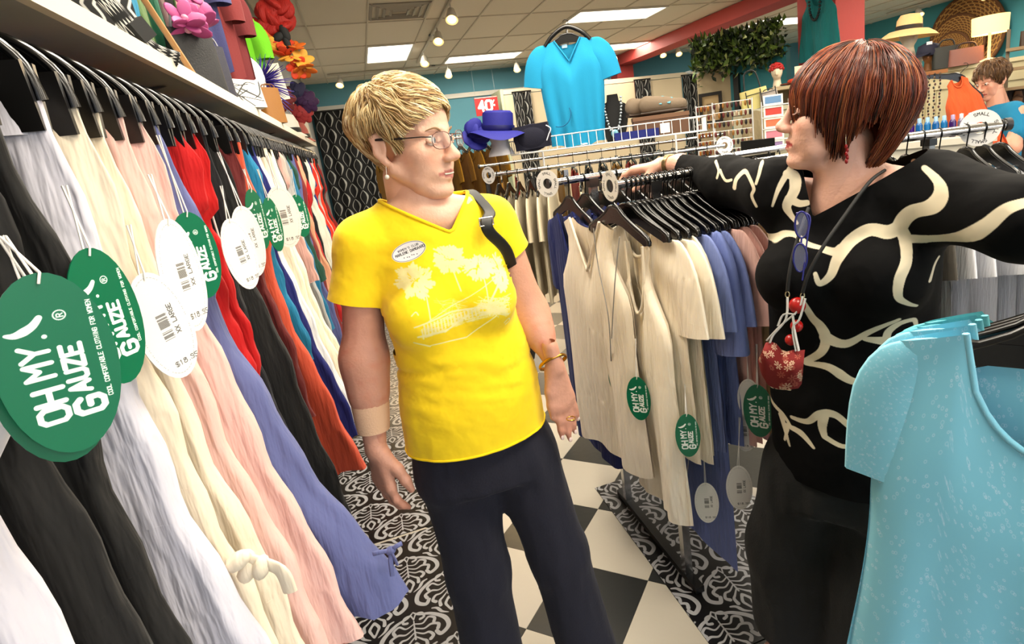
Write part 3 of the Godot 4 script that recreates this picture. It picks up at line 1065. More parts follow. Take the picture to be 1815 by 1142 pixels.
func sleeve_mesh(side: float, w: float, slope: float, L: float, r0: float, r1: float, th: float, out := 0.42) -> MB:
	var b := MB.new()
	var rows := []
	var tip := Vector3(side * (w - 0.012), -w * slope - 0.03, 0)
	var path := curve([Vector3(side * (w - 0.075), -w * slope * 0.6 - 0.028, 0), tip + Vector3(-side * 0.022, -0.006, 0), tip + Vector3(side * out * 0.10, -0.06, 0), tip + Vector3(side * out * L, -L, 0)], 5)
	for j in path.size():
		var t := j / float(path.size() - 1)
		var tan: Vector3 = (path[mini(j + 1, path.size() - 1)] - path[maxi(j - 1, 0)]).normalized()
		var acr := Vector3(-tan.y, tan.x, 0)
		var rr := lerpf(0.022, r0, smoothstep(0.0, 0.5, t)) if t < 0.5 else lerpf(r0, r1, t * 2 - 1)
		var row := []
		for i in 18:
			var a := TAU * i / 18
			row.append(path[j] + acr * cos(a) * rr + Vector3(0, 0, sin(a) * lerpf(0.007, th, smoothstep(0.15, 0.8, t)) * (1.0 + 0.25 * sin(a * 3 + t * 4))))
		rows.append(row)
	b.grid(rows, true)
	return b
func neck_binding(d: Dictionary, front := true) -> MB:
	var b := MB.new()
	var nk: float = d.get("neck", 0.08)
	var p := []
	for i in 17:
		var x := -nk + 2 * nk * i / 16.0
		var q := 1.0 - absf(x) / nk
		var dep: float = d.get("nd", 0.12) if front else d.get("nb", 0.03)
		p.append(Vector3(x, -nk * d.get("slope", 0.34) - dep * (q if d.get("vee", false) and front else sqrt(1 - (1 - q) * (1 - q))), (0.009 + 0.02 * q * 0.4) * (1 if front else -1)))
	b.tube(p, 0.0045, 6)
	return b
func top_on(called: String, label: String, group: String, at: Vector3, turn: Basis, d: Dictionary, m: Material, sd: int) -> Node3D:
	var t := thing(called, label, d.get("cat", "shirt"), at, group, turn)
	part(t, "body", top_mesh(d, sd), m)
	if d.get("sleeve", 0.0) > 0:
		for s in [-1.0, 1.0]: part(t, "sleeve", sleeve_mesh(s, d.w, d.get("slope", 0.34), d.sleeve, d.get("r0", 0.085), d.get("r1", 0.08), d.get("sth", 0.03), d.get("out", 0.42)), m)
	if d.get("bind", true): part(t, "neck_binding", neck_binding(d), m)
	return t

var hanger_proto: Node3D
func top_hanger(at: Vector3, turn: Basis, label: String, group: String, rise := 0.075) -> Node3D:
	if hanger_proto == null:
		var t := thing("coat_hanger", label, "hanger", at, group, turn)
		var b := MB.new()
		hook(b, 0.0, 0.075, 0.0165)
		part(t, "hook", b, mat(Color(0.04, 0.04, 0.045), 0.3, 0.6))
		b = MB.new()
		var o := []
		for q in [[0, 0.018], [0.03, 0.014], [0.06, -0.004], [0.12, -0.028], [0.185, -0.05], [0.19, -0.068], [0.17, -0.072], [0.1, -0.05], [0.05, -0.034], [0, -0.028]]: o.append(Vector2(q[0], q[1]))
		var full := o.duplicate()
		for i in range(o.size() - 2, 0, -1): full.append(Vector2(-o[i].x, o[i].y))
		full.reverse()
		extrude(b, full, 0.008)
		for s in [-1, 1]:
			var rim := []
			for i in 6: rim.append(Vector3(s * o[i].x, o[i].y, 0))
			b.tube(curve(rim, 2), 0.006, 6)
		part(t, "shoulders", b, mat(Color(0.02, 0.02, 0.022), 0.25))
		hanger_proto = t
		return t
	var c := copy(hanger_proto, Transform3D(turn, at))
	relabel(c, label, "hanger", group)
	return c

func rail(label: String, a: Vector3, b: Vector3, r := 0.0125) -> Node3D:
	var t := thing("garment_rail", label, "rail", a)
	var m := MB.new()
	m.tube([Vector3.ZERO, b - a], r, 14)
	part(t, "bar", m, mat(Color(0.85, 0.85, 0.85), 0.15, 1.0))
	m = MB.new()
	m.tube([(a - b).normalized() * 0.004, (b - a).normalized() * 0.012], r * 1.35, 14)
	part(t, "end_cap", m, mat(Color(0.1, 0.1, 0.11), 0.4))
	return t

# ---------- people ----------
# head frame: x to the person's own left, y up, z forward, origin between the ears at eye height
func head_mesh(out: MB, xf: Transform3D, skin: Color, lip: Color, o := {}) -> void:
	var b := Body.new(Vector3(-0.1, -0.22, -0.125), Vector3(0.1, 0.14, 0.14), 0.0036, 0.006)
	b.blob(Vector3(0, 0.042, -0.012), Vector3(0.072, 0.073, 0.09))
	b.blob(Vector3(0, 0.04, 0.036), Vector3(0.058, 0.046, 0.044))
	b.blob(Vector3(0, -0.028, 0.026), Vector3(0.057, 0.066, 0.052))
	b.blob(Vector3(0, -0.064, 0.062), Vector3(0.03, 0.03, 0.02))
	b.blob(Vector3(0, -0.103, 0.062), Vector3(0.022, 0.015, 0.019))
	b.blob(Vector3(0, -0.10, 0.02), Vector3(0.034, 0.020, 0.034))
	for s in [-1.0, 1.0]:
		b.blob(Vector3(s * 0.039, -0.026, 0.049), Vector3(0.022, 0.023, 0.023))
		b.bone(Vector3(s * 0.052, -0.05, -0.008), Vector3(s * 0.02, -0.10, 0.052), 0.016, 0.014)
		b.blob(Vector3(s * 0.037, -0.076, 0.036), Vector3(0.018, 0.02, 0.018))
		b.blob(Vector3(s * 0.033, -0.052, 0.047), Vector3(0.021, 0.024, 0.021))
		b.bone(Vector3(s * 0.046, 0.018, 0.060), Vector3(s * 0.012, 0.017, 0.080), 0.007, 0.007)
		b.blob(Vector3(s * 0.0115, -0.0385, 0.092), Vector3(0.0075, 0.0065, 0.009), Basis(), 1.0, 0.003)
		b.blob(Vector3(s * 0.031, 0.0005, 0.090), Vector3(0.015, 0.0085, 0.012), Basis(), -1.6, 0.005)
		b.bone(Vector3(s * 0.017, 0.0005, 0.0815), Vector3(s * 0.031, 0.0065, 0.084), 0.0026, 0.0032, 1.0, 0.003)
		b.bone(Vector3(s * 0.031, 0.0065, 0.084), Vector3(s * 0.046, 0.0015, 0.0745), 0.0032, 0.0028, 1.0, 0.003)
		b.bone(Vector3(s * 0.018, -0.003, 0.081), Vector3(s * 0.032, -0.0075, 0.083), 0.0022, 0.003, 1.0, 0.003)
		b.bone(Vector3(s * 0.032, -0.0075, 0.083), Vector3(s * 0.045, -0.003, 0.075), 0.003, 0.0026, 1.0, 0.003)
		b.bone(Vector3(s * 0.016, -0.043, 0.086), Vector3(s * 0.029, -0.074, 0.072), 0.001, 0.001, -0.22, 0.004)
		b.bone(Vector3(s * 0.025, -0.0665, 0.0715), Vector3(0, -0.064, 0.0830), 0.0016, 0.0026, 1.0, 0.0028)
		b.bone(Vector3(s * 0.0225, -0.0705, 0.0715), Vector3(0, -0.0755, 0.0815), 0.0016, 0.0032, 1.0, 0.0028)
		b.bone(Vector3(s * 0.022, -0.0695, 0.0775), Vector3(0, -0.0690, 0.0895), 0.0004, 0.0004, -0.8, 0.0022)
		# ear
		b.bone(Vector3(s * 0.073, 0.022, -0.012), Vector3(s * 0.081, 0.016, -0.030), 0.0045, 0.005, 1.0, 0.003)
		b.bone(Vector3(s * 0.081, 0.016, -0.030), Vector3(s * 0.080, -0.014, -0.027), 0.005, 0.0045, 1.0, 0.003)
		b.bone(Vector3(s * 0.080, -0.014, -0.027), Vector3(s * 0.072, -0.034, -0.013), 0.0045, 0.0065, 1.0, 0.003)
		b.blob(Vector3(s * 0.074, -0.004, -0.018), Vector3(0.004, 0.022, 0.013), Basis(), 1.0, 0.003)
	b.bone(Vector3(0, 0.012, 0.083), Vector3(0, -0.03, 0.099), 0.006, 0.0085, 1.0, 0.0045)
	b.blob(Vector3(0, -0.034, 0.101), Vector3(0.0105, 0.0088, 0.0105), Basis(), 1.0, 0.0045)
	var nk: Vector3 = o.get("neck", Vector3(0, -0.2, -0.045))
	b.bone(Vector3(0, -0.07, -0.025), nk, 0.048, 0.054)
	if o.get("creases", false):
		for i in 5:
			var y := -0.092 - 0.013 * i
			b.bone(Vector3(-0.04, y + 0.01, 0.01 - i * 0.006), Vector3(0.04, y + 0.01, 0.01 - i * 0.006), 0.001, 0.001, -0.25, 0.003)
	var ls := lin(skin)
	var ll := lin(lip)
	var nz := FastNoiseLite.new()
	nz.seed = 5
	nz.frequency = 40.0
	var paint := func(p: Vector3) -> Color:
		var c := ls * (1.0 + 0.07 * nz.get_noise_3dv(p)) 
		var pink := maxf(0, 1.0 - Vector3((absf(p.x) - 0.04) / 0.024, (p.y + 0.03) / 0.024, 0).length()) * (1.0 if p.z > 0.02 else 0.0)
		pink = maxf(pink, 0.8 * maxf(0, 1.0 - (p - Vector3(0, -0.036, 0.106)).length() / 0.02))
		c = c.lerp(Color(ls.r * 1.02, ls.g * 0.72, ls.b * 0.68), pink * 0.6)
		var top := -0.0605 - 0.16 * absf(p.x)
		var bot := -0.0788 + 0.30 * absf(p.x)
		if p.z > 0.066 and absf(p.x) < 0.027 and p.y < top and p.y > bot: c = ll
		c.a = 1
		return c
	var m := MB.new()
	b.mesh(m, paint)
	out.add(m, xf)
func eyes(parent: Node3D, xf: Transform3D, look: Vector3, iris: Color) -> void:
	for s in [-1.0, 1.0]:
		var b := MB.new()
		var r := 0.0110
		var rows := []
		var ax := Basis(Quaternion(Vector3.FORWARD * -1, look.normalized()))
		var base := Transform3D(xf.basis * ax, xf * Vector3(s * 0.031, -0.0005, 0.0695))
		var stops := [[0.0, 0.21, Color(0.01, 0.01, 0.01)], [0.21, 0.5, iris], [0.5, 0.56, iris * 0.4], [0.56, PI, Color(0.78, 0.74, 0.70)]]
		for q in stops:
			b.col = q[2]
			b.col.a = 1
			rows = []
			var k := 8 if q[1] > 1 else 2
			for j in k + 1:
				var t: float = lerpf(q[0], q[1], float(j) / k)
				var row := []
				for i in 16: row.append(base * (Vector3(sin(t) * cos(i * TAU / 16), sin(t) * sin(i * TAU / 16), cos(t)) * r))
				rows.append(row)
			b.grid(rows, true)
		part(parent, "eye", b, tinted(0.1))

# strands lying on a shell round the head; lim(angle) is the lowest height of the hair at that angle from the front
func hair(parent: Node3D, xf: Transform3D, o: Dictionary) -> void:
	var c: Vector3 = o.c
	var r: Vector3 = o.r
	var lim: Array = o.lim     # [[angle 0..PI, height]]
	var low := func(a: float) -> float:
		var x := absf(a)
		for i in lim.size() - 1:
			if x <= lim[i + 1][0]: return lerpf(lim[i][1], lim[i + 1][1], smoothstep(lim[i][0], lim[i + 1][0], x))
		return lim[-1][1]
	var shades: Array = o.shades
	var rg := RandomNumberGenerator.new()
	rg.seed = o.seed
	var nz := FastNoiseLite.new()
	nz.seed = o.seed
	nz.frequency = o.get("clump", 9.0)
	var b := MB.new()
	b.col = lin(shades[shades.size() / 2])
	b.col.a = 1
	var rows := []
	for j in 15:
		var row := []
		for i in 72:
			var a := TAU * i / 72 - PI
			var yl: float = (low.call(a) - c.y) / r.y
			if yl < 0: yl /= o.get("drop", 1.0)
			var y := lerpf(clampf(yl, -0.98, 0.9), 1.0, j / 14.0)
			var k := sqrt(maxf(0, 1 - y * y))
			var d := Vector3(sin(a) * k, y, cos(a) * k)
			row.append(xf * (shell(c, d, r, o).lerp(c, 0.085)))
		rows.append(row)
	b.grid(rows, true)
	part(parent, "hair", strands(b, xf, o, low, rg, nz), tinted(o.get("rough", 0.45)))
func shell(c: Vector3, d: Vector3, r: Vector3, o: Dictionary) -> Vector3:
	var k := 1.0
	if d.y < 0.15: k -= o.get("taper", 0.28) * smoothstep(0.15, -0.95, d.y)
	var q := Vector3(d.x * k, d.y, d.z * k) * r
	if d.y < 0: q.y *= o.get("drop", 1.0)
	return c + q
func strands(b: MB, xf: Transform3D, o: Dictionary, low, rg: RandomNumberGenerator, nz: FastNoiseLite) -> MB:
	var c: Vector3 = o.c
	var r: Vector3 = o.r
	var crown: Vector3 = o.crown
	var sweep: Vector3 = o.sweep
	var shades: Array = o.shades
	var made := 0
	var tries := 0
	while made < o.n and tries < o.n * 6:
		tries += 1
		var y := rg.randf_range(-0.75, 1.0)
		var a := rg.randf_range(-PI, PI)
		var k := sqrt(1 - y * y)
		var d := Vector3(sin(a) * k, y, cos(a) * k)
		var p := shell(c, d, r, o)
		if p.y < low.call(a) + 0.012: continue
		made += 1
		var L: float = rg.randf_range(o.len[0], o.len[1])
		var lift: float = rg.randf_range(0.93, 1.0) + 0.05 * nz.get_noise_3dv(d * 0.35)
		var path := []
		var rad := []
		var wob := rg.randf() * TAU
		var steps := 7
		for j in steps + 1:
			var t := float(j) / steps
			path.append(xf * (c + (shell(c, d, r, o) - c) * (lift + o.get("puff", 0.05) * sin(t * PI * 0.8) - (o.get("tuck", 0.03)) * t * t)))
			rad.append(o.wide * (1.0 - 0.75 * t * t) * (0.6 + 0.4 * minf(1, t * 4)))
			var pos := c + d * r
			var fl := (pos - crown)
			fl = fl.normalized() * 1.0 + Vector3(0, -0.55, 0) + sweep * clampf(d.z + 0.2, 0, 1)
			fl += Vector3(nz.get_noise_3dv(d * 0.4 + Vector3(7, 0, 0)), nz.get_noise_3dv(d * 0.4 + Vector3(0, 9, 0)), nz.get_noise_3dv(d * 0.4 + Vector3(0, 0, 5))) * o.get("messy", 0.6)
			fl -= d * fl.dot(d)
			if fl.length() < 0.05: fl = Vector3(0, -1, 0)
			var nd := pos + fl.normalized() * L / steps
			d = ((nd - c) / r).normalized()
			var an := atan2(d.x, d.z)
			if shell(c, d, r, o).y < low.call(an) - o.get("over", 0.012) * rg.randf_range(0.3, 1.6): break
		if path.size() < 3: continue
		var v := clampf(0.5 + 0.5 * nz.get_noise_3dv(d * 0.9) * 1.6 + rg.randf_range(-0.3, 0.3), 0, 0.999) * (shades.size() - 1)
		var i0 := int(v)
		b.col = lin(shades[i0]).lerp(lin(shades[i0 + 1]), v - i0)
		b.col.a = 1
		b.tube(path, rad, 3, false, o.get("flat", 0.5))
	return b

# y of the basis: wrist to fingers; z: back of the hand; thumb on the side x * side. curl: one bend per finger
func hand_mesh(out: MB, at: Vector3, f: Basis, side: float, size: float, curl: Array, skin: Color, spread := 0.10, thumb := Vector3(0.55, 0.75, -0.25)) -> Array:
	var b := Body.new(Vector3(-0.1, -0.06, -0.1), Vector3(0.1, 0.21, 0.07), 0.0038, 0.0045)
	var root := [0.027, 0.009, -0.009, -0.025]
	var lens := [0.074, 0.083, 0.077, 0.06]
	var top := [0.088, 0.092, 0.087, 0.078]
	b.bone(Vector3(0, -0.045, 0), Vector3(0, 0.0, 0), 0.023, 0.023)
	b.blob(Vector3(0.0, 0.045, -0.003), Vector3(0.031, 0.046, 0.010))
	var tips := []
	for i in 4:
		var x: float = root[i] * side
		b.bone(Vector3(x * 0.55, 0.0, 0), Vector3(x, top[i], 0), 0.012, 0.0105)
		var p := Vector3(x, top[i], 0)
		var ang := 0.0
		var dirx: float = spread * (1.5 - i) * 0.66 * side
		for s in 3:
			ang += curl[i] * [0.55, 1.0, 0.8][s]
			var l: float = lens[i] * [0.46, 0.31, 0.26][s]
			var q := p + Vector3(sin(dirx) * cos(ang), cos(ang) * cos(dirx), -sin(ang)) * l
			b.bone(p, q, [0.0082, 0.0074, 0.0066][s], [0.0074, 0.0066, 0.0054][s])
			if s == 2: tips.append([at + f * (q.lerp(p, 0.15) * size), f * Vector3(0, sin(ang), cos(ang)), f * Vector3(1, 0, 0)])
			p = q
	var t0 := Vector3(0.018 * side, 0.012, -0.006)
	var td := Vector3(thumb.x * side, thumb.y, thumb.z).normalized()
	var t1 := t0 + td * 0.044
	var t2 := t1 + (td + Vector3(-0.1 * side, 0.45, -0.05)).normalized() * 0.032
	var t3 := t2 + (td + Vector3(-0.25 * side, 0.7, -0.1)).normalized() * 0.026
	b.bone(t0, t1, 0.015, 0.0115)
	b.bone(t1, t2, 0.0110, 0.0098)
	b.bone(t2, t3, 0.0098, 0.0078)
	tips.append([at + f * (t3.lerp(t2, 0.15) * size), f * Vector3(0, 0.2, 1), f * Vector3(1, 0, 0)])
	var ls := lin(skin)
	var nz := FastNoiseLite.new()
	nz.frequency = 60.0
	var paint := func(p: Vector3) -> Color:
		var k := nz.get_noise_3dv(p)
		var c := ls * (1.0 + 0.12 * k)
		c = c.lerp(Color(ls.r * 0.95, ls.g * 0.68, ls.b * 0.62), clampf((p.y - 0.07) * 5.0, 0, 0.5))
		c.a = 1
		return c
	var m := MB.new()
	b.mesh(m, paint)
	out.add(m, Transform3D(f * Basis().scaled(Vector3.ONE * size), at))
	return tips
func nails(parent: Node3D, tips: Array, c: Color) -> void:
	for t in tips:
		var b := MB.new()
		var n: Vector3 = t[1].normalized()
		var x: Vector3 = t[2].normalized()
		b.ell(t[0] + n * 0.0058, Vector3(0.0048, 0.0016, 0.0068), Basis(x, n, x.cross(n)), 8, 5)
		part(parent, "nail", b, mat(c, 0.25))

func loop_round(pts: PackedVector3Array, c: Vector3) -> Array:   # the points of a cut edge, ordered round an upright axis and evened out
	var a := Array(pts)
	a.sort_custom(func(p: Vector3, q: Vector3) -> bool: return atan2(p.x - c.x, p.z - c.z) < atan2(q.x - c.x, q.z - c.z))
	var out := []
	var n := 64
	for i in n + 1:
		var t := -PI + TAU * i / n
		var s := Vector3.ZERO
		var w := 0.0
		for p in a:
			var d := absf(wrapf(atan2(p.x - c.x, p.z - c.z) - t, -PI, PI))
			if d < 0.09:
				s += p * (0.091 - d)
				w += 0.091 - d
		if w > 0: out.append(s / w)
	return out

func yellow_woman() -> void:
	var t := thing("person", "woman in a yellow printed t-shirt, navy trousers and rimless glasses beside the trousers", "person", Vector3.ZERO)
	var skin := Color(0.86, 0.675, 0.575)
	var arm := Color(0.78, 0.57, 0.475)
	var hx := Transform3D(Basis(Vector3.UP, 0.86) * Basis(Vector3.RIGHT, 0.03) * Basis(Vector3.BACK, 0.02), Vector3(0.108, 1.505, -1.235))
	var sk := MB.new()
	head_mesh(sk, hx, skin, Color(0.71, 0.43, 0.39), {"neck": Vector3(0.02, -0.19, -0.035)})
	# arms, chest
	var b := Body.new(Vector3(-0.22, 0.78, -1.42), Vector3(0.46, 1.46, -1.02), 0.0105, 0.013)
	b.bone(Vector3(0.108, 1.31, -1.255), Vector3(0.108, 1.43, -1.245), 0.060, 0.050)
	b.bone(Vector3(0.09, 1.345, -1.262), Vector3(-0.015, 1.325, -1.26), 0.045, 0.042)
	b.bone(Vector3(0.12, 1.345, -1.262), Vector3(0.245, 1.325, -1.26), 0.045, 0.042)
	b.blob(Vector3(0.118, 1.285, -1.262), Vector3(0.10, 0.085, 0.062))
	b.bone(Vector3(0.04, 1.368, -1.225), Vector3(0.125, 1.345, -1.198), 0.010, 0.010)
	b.bone(Vector3(0.20, 1.366, -1.225), Vector3(0.15, 1.345, -1.198), 0.010, 0.010)
	var el := Vector3(-0.073, 1.06, -1.255)
	var wl := Vector3(-0.089, 0.852, -1.235)
	b.bone(Vector3(-0.03, 1.30, -1.245), el, 0.047, 0.041)
	b.bone(el, wl, 0.040, 0.0235)
	b.bone(el, el.lerp(wl, 0.35), 0.041, 0.039)
	var er := Vector3(0.308, 1.085, -1.245)
	var wr := at_z(984, 650, -1.15)
	b.bone(Vector3(0.262, 1.30, -1.255), er, 0.047, 0.040)
	b.bone(er, wr, 0.034, 0.0185)
	b.bone(er, er.lerp(wr, 0.35), 0.035, 0.033)
	var la := lin(arm)
	var ls := lin(skin)
	var nz := FastNoiseLite.new()
	nz.frequency = 26.0
	var paint := func(p: Vector3) -> Color:
		var c := ls if p.y > 1.28 and p.x > -0.02 and p.x < 0.25 else la
		var k := nz.get_noise_3dv(p)
		c = c * (1.0 + 0.10 * k)
		if p.y < 1.1: c = c.lerp(Color(la.r * 0.92, la.g * 0.66, la.b * 0.6), clampf(k * 1.3, 0, 0.6))
		c.a = 1
		return c
	b.mesh(sk, paint)
	var tips := hand_mesh(sk, wr, Basis(Vector3(-0.98, -0.1, 0.15).normalized(), Vector3(0.06, -0.995, 0.03).normalized(), Vector3.BACK).orthonormalized() * Basis().scaled(Vector3(0.74, 1.0, 0.85)), 1.0, 1.06, [0.05, 0.04, 0.06, 0.09], arm, 0.10, Vector3(0.42, 0.95, 0.05))
	var zb := Vector3(-0.85, 0, 0.5).normalized()
	var tipl := hand_mesh(sk, wl, Basis(Vector3(0, -1, 0).cross(zb), Vector3(0, -1, 0), zb), -1.0, 1.0, [0.32, 0.34, 0.36, 0.4], arm)
	# trunk and legs under the clothes
	b = Body.new(Vector3(-0.12, 0.1, -1.42), Vector3(0.46, 1.36, -1.08), 0.02, 0.016)
	b.bone(Vector3(0.12, 1.28, -1.262), Vector3(0.14, 0.86, -1.245), 0.07, 0.085)
	b.bone(Vector3(0.09, 0.80, -1.245), Vector3(0.082, 0.45, -1.245), 0.05, 0.042)
	b.bone(Vector3(0.082, 0.45, -1.245), Vector3(0.075, 0.16, -1.26), 0.045, 0.038)
	b.bone(Vector3(0.215, 0.80, -1.245), Vector3(0.285, 0.45, -1.21), 0.05, 0.042)
	b.bone(Vector3(0.285, 0.45, -1.21), Vector3(0.325, 0.16, -1.2), 0.045, 0.038)
	b.mesh(sk, paint)
	# ankles and feet
	for q in [[Vector3(0.075, 0.2, -1.26), 0.1], [Vector3(0.325, 0.2, -1.2), 0.25]]:
		var p: Vector3 = q[0]
		var f := Body.new(p + Vector3(-0.1, -0.22, -0.1), p + Vector3(0.14, 0.05, 0.24), 0.011, 0.012)
		f.bone(p, p + Vector3(0, -0.13, -0.01), 0.04, 0.034)
		f.bone(p + Vector3(0, -0.15, -0.01), p + Vector3(q[1] * 0.2, -0.165, 0.14), 0.034, 0.026)
		f.mesh(sk, paint)
	part(t, "body", sk, tinted(0.5, "skin", 0.35, 9.0))
	nails(t, tips, Color(0.86, 0.76, 0.72))
	eyes(t, hx, Vector3(0.25, 0.0, 1), Color(0.10, 0.14, 0.16))
	var te := MB.new()
	te.tube(curve([hx * Vector3(-0.016, -0.0690, 0.0815), hx * Vector3(0, -0.0692, 0.0868), hx * Vector3(0.016, -0.0690, 0.0815)], 5), 0.0017, 6)
	part(t, "teeth", te, mat(Color(0.85, 0.82, 0.76), 0.3))
	# brows
	for s in [-1.0, 1.0]:
		var e := MB.new()
		e.tube(curve([hx * Vector3(s * 0.016, 0.0165, 0.0875), hx * Vector3(s * 0.032, 0.0225, 0.0835), hx * Vector3(s * 0.049, 0.0165, 0.066)], 5), [0.002, 0.0022, 0.0024, 0.0024, 0.0022, 0.002, 0.0016, 0.0014, 0.001], 5, true, 0.6)
		part(t, "eyebrow", e, mat(Color(0.55, 0.42, 0.28), 0.8))
	hair(t, hx, {"c": Vector3(0, 0.034, -0.020), "r": Vector3(0.0885, 0.1, 0.108), "seed": 3, "n": 5200, "len": [0.03, 0.066], "wide": 0.0017, "crown": Vector3(-0.035, 0.13, -0.05), "sweep": Vector3(1.3, 0.5, 0.0), "messy": 1.3, "clump": 6.0, "puff": 0.10, "tuck": 0.0, "rough": 0.45, "taper": 0.36,
		"lim": [[0.0, 0.062], [0.45, 0.058], [0.85, 0.036], [1.12, -0.012], [1.38, -0.006], [1.52, 0.034], [1.95, 0.02], [2.2, -0.045], [2.6, -0.085], [3.15, -0.095]],
		"shades": [Color(0.50, 0.36, 0.20), Color(0.66, 0.52, 0.32), Color(0.78, 0.66, 0.45), Color(0.87, 0.78, 0.58), Color(0.95, 0.89, 0.74)]})
	# t-shirt
	var im := blank(720, 768, Color(0.96, 0.835, 0.0))
	var white := Color(0.93, 0.90, 0.62)
	var UV := func(p: Vector3) -> Vector2: return Vector2((p.x + 0.2) / 0.6, 1.0 - (p.y - 0.78) / 0.64)
	var Q := func(x: float, y: float) -> Vector2:
		return UV.call(at_z(x, y, -1.105)) * Vector2(720, 768)
	for c in [[739, 505, 25, 20, 300], [802, 465, 22, 18, 260], [855, 480, 20, 13, 200], [893, 490, 9, 24, 120]]:
		for i in c[4]:
			var a := rng.randf() * TAU
			var k := sqrt(rng.randf())
			var wig := 1.0 + 0.18 * sin(a * 7)
			var p: Vector2 = Q.call(c[0] + cos(a) * k * c[2] * wig, c[1] + sin(a) * k * c[3] * wig)
			stroke(im, [p, p + Vector2(cos(a), sin(a)) * rng.randf_range(6, 15)], 1.6, 2.6, Color(white.r, white.g, white.b, 0.65))
	for s in [[[757, 528], [764, 570], 2.0], [[808, 485], [820, 520], 2.0], [[861, 498], [868, 560], 2.0], [[760, 570], [832, 528], 1.4], [[832, 528], [905, 478], 1.4], [[735, 582], [800, 556], 2.6], [[800, 556], [850, 545], 2.6], [[742, 600], [790, 590], 3.4], [[790, 592], [832, 560], 3.0], [[735, 612], [765, 620], 2.4], [[765, 618], [830, 602], 2.0], [[830, 602], [880, 560], 2.0], [[862, 545], [905, 470], 3.0], [[748, 585], [752, 605], 2.0]]:
		stroke(im, [Q.call(s[0][0], s[0][1]), Q.call(s[1][0], s[1][1])], s[2] * 0.8, s[2], Color(white.r, white.g, white.b, 0.8))
	for i in 16: stroke(im, [Q.call(752 + i * 6, 578 - i * 2.0), Q.call(755 + i * 6, 600 - i * 2.6)], 2.2, 2.2, Color(white.r, white.g, white.b, 0.85))
	for i in 90: stroke(im, [Q.call(840 + rng.randf() * 65, 525 + rng.randf() * 40), Q.call(846 + rng.randf() * 62, 528 + rng.randf() * 36)], 1.2, 1.6, Color(white.r, white.g, white.b, 0.5))
	for i in 260:
		var k := rng.randf()
		var yy := lerpf(592, 538, k) + rng.randf_range(-13, 13)
		stroke(im, [Q.call(745 + 155 * k, yy), Q.call(757 + 155 * k, yy - 4.2)], 1.1, 1.5, Color(white.r, white.g, white.b, 0.42))
	for i in 30: stroke(im, [Q.call(770 + rng.randf() * 60, 530 + rng.randf() * 40), Q.call(772 + rng.randf() * 60, 534 + rng.randf() * 40)], 1.0, 1.2, Color(white.r, white.g, white.b, 0.3))
	stroke(im, [Q.call(730, 562), Q.call(737, 555), Q.call(742, 560)], 1.5, 1.5, white)
	stroke(im, [Q.call(898, 577), Q.call(906, 570), Q.call(912, 576), Q.call(902, 582)], 2, 2, white)
	keep("yellow_print", im)
	b = Body.new(Vector3(-0.22, 0.74, -1.46), Vector3(0.42, 1.46, -1.0), 0.0095, 0.014)
	b.column([[0.76, 0.142, -1.245, 0.170, 0.125, 0.0], [0.84, 0.139, -1.24, 0.166, 0.125, 0.0], [0.92, 0.139, -1.235, 0.163, 0.127, 0.0], [1.03, 0.141, -1.235, 0.152, 0.120, 0.0], [1.10, 0.132, -1.24, 0.142, 0.115, 0.0], [1.17, 0.124, -1.243, 0.138, 0.112, 0.0], [1.25, 0.122, -1.25, 0.138, 0.106, 0.0], [1.31, 0.118, -1.255, 0.13, 0.092, 0.0], [1.35, 0.112, -1.255, 0.105, 0.078, 0.0], [1.39, 0.108, -1.255, 0.08, 0.066, 0.0]])
	b.blob(Vector3(0.058, 1.155, -1.165), Vector3(0.068, 0.066, 0.058))
	b.blob(Vector3(0.195, 1.165, -1.160), Vector3(0.068, 0.066, 0.058))
	b.bone(Vector3(0.05, 1.34, -1.262), Vector3(-0.025, 1.315, -1.25), 0.046, 0.050)
	b.bone(Vector3(0.18, 1.34, -1.262), Vector3(0.255, 1.315, -1.258), 0.046, 0.050)
	b.bone(Vector3(-0.025, 1.312, -1.25), Vector3(-0.078, 1.16, -1.25), 0.052, 0.056)
	b.bone(Vector3(0.25, 1.312, -1.258), Vector3(0.302, 1.18, -1.255), 0.052, 0.053)
	var sh := MB.new()
	b.mesh(sh, null, UV)
	var wr1 := FastNoiseLite.new()
	wr1.seed = 4
	wr1.frequency = 1.0
	for i in sh.v.size():
		var p := sh.v[i]
		var d := Vector3(p.x - 0.135, 0, p.z + 1.25).normalized()
		var waist := exp(-pow((p.y - 1.0) / 0.07, 2))
		var crease := -0.007 * exp(-pow((p.y - 1.030 - 0.10 * (p.x - 0.02)) / 0.007, 2)) * smoothstep(0.16, 0.02, p.x) - 0.004 * exp(-pow((p.y - 1.005 + 0.05 * (p.x - 0.2)) / 0.008, 2)) * smoothstep(0.12, 0.26, p.x)
		var hang := clampf((1.0 - p.y) * 4, 0, 1)
		sh.v[i] = p + d * (crease + 0.006 * waist * wr1.get_noise_3d(p.x * 7, p.y * 34 + p.x * 8, p.z * 7) + 0.005 * hang * wr1.get_noise_3d(p.x * 16, p.y * 2, p.z * 16) + 0.003 * wr1.get_noise_3d(p.x * 12, p.y * 12, p.z * 12))
	var g := PackedFloat32Array()
	for p in sh.v: g.append(0.832 + 0.02 * (p.z + 1.12) - p.y)
	var had0 := sh.v.size()
	sh.clip(g)
	var hem_edge := sh.v.slice(had0)
	g = PackedFloat32Array()
	for p in sh.v:
		var f := 9.0
		var x := p.x + (p.z + 1.18) * 0.06
		if x > -0.01 and x < 0.245:
			f = lerpf(1.400, 1.313, (x - 0.012) / 0.140) if x < 0.152 else lerpf(1.313, 1.395, (x - 0.152) / 0.062)
			if p.z < -1.26: f = maxf(f, 1.385)
		g.append(p.y - f if f < 5 else -1.0)
	var had := sh.v.size()
	sh.clip(g)
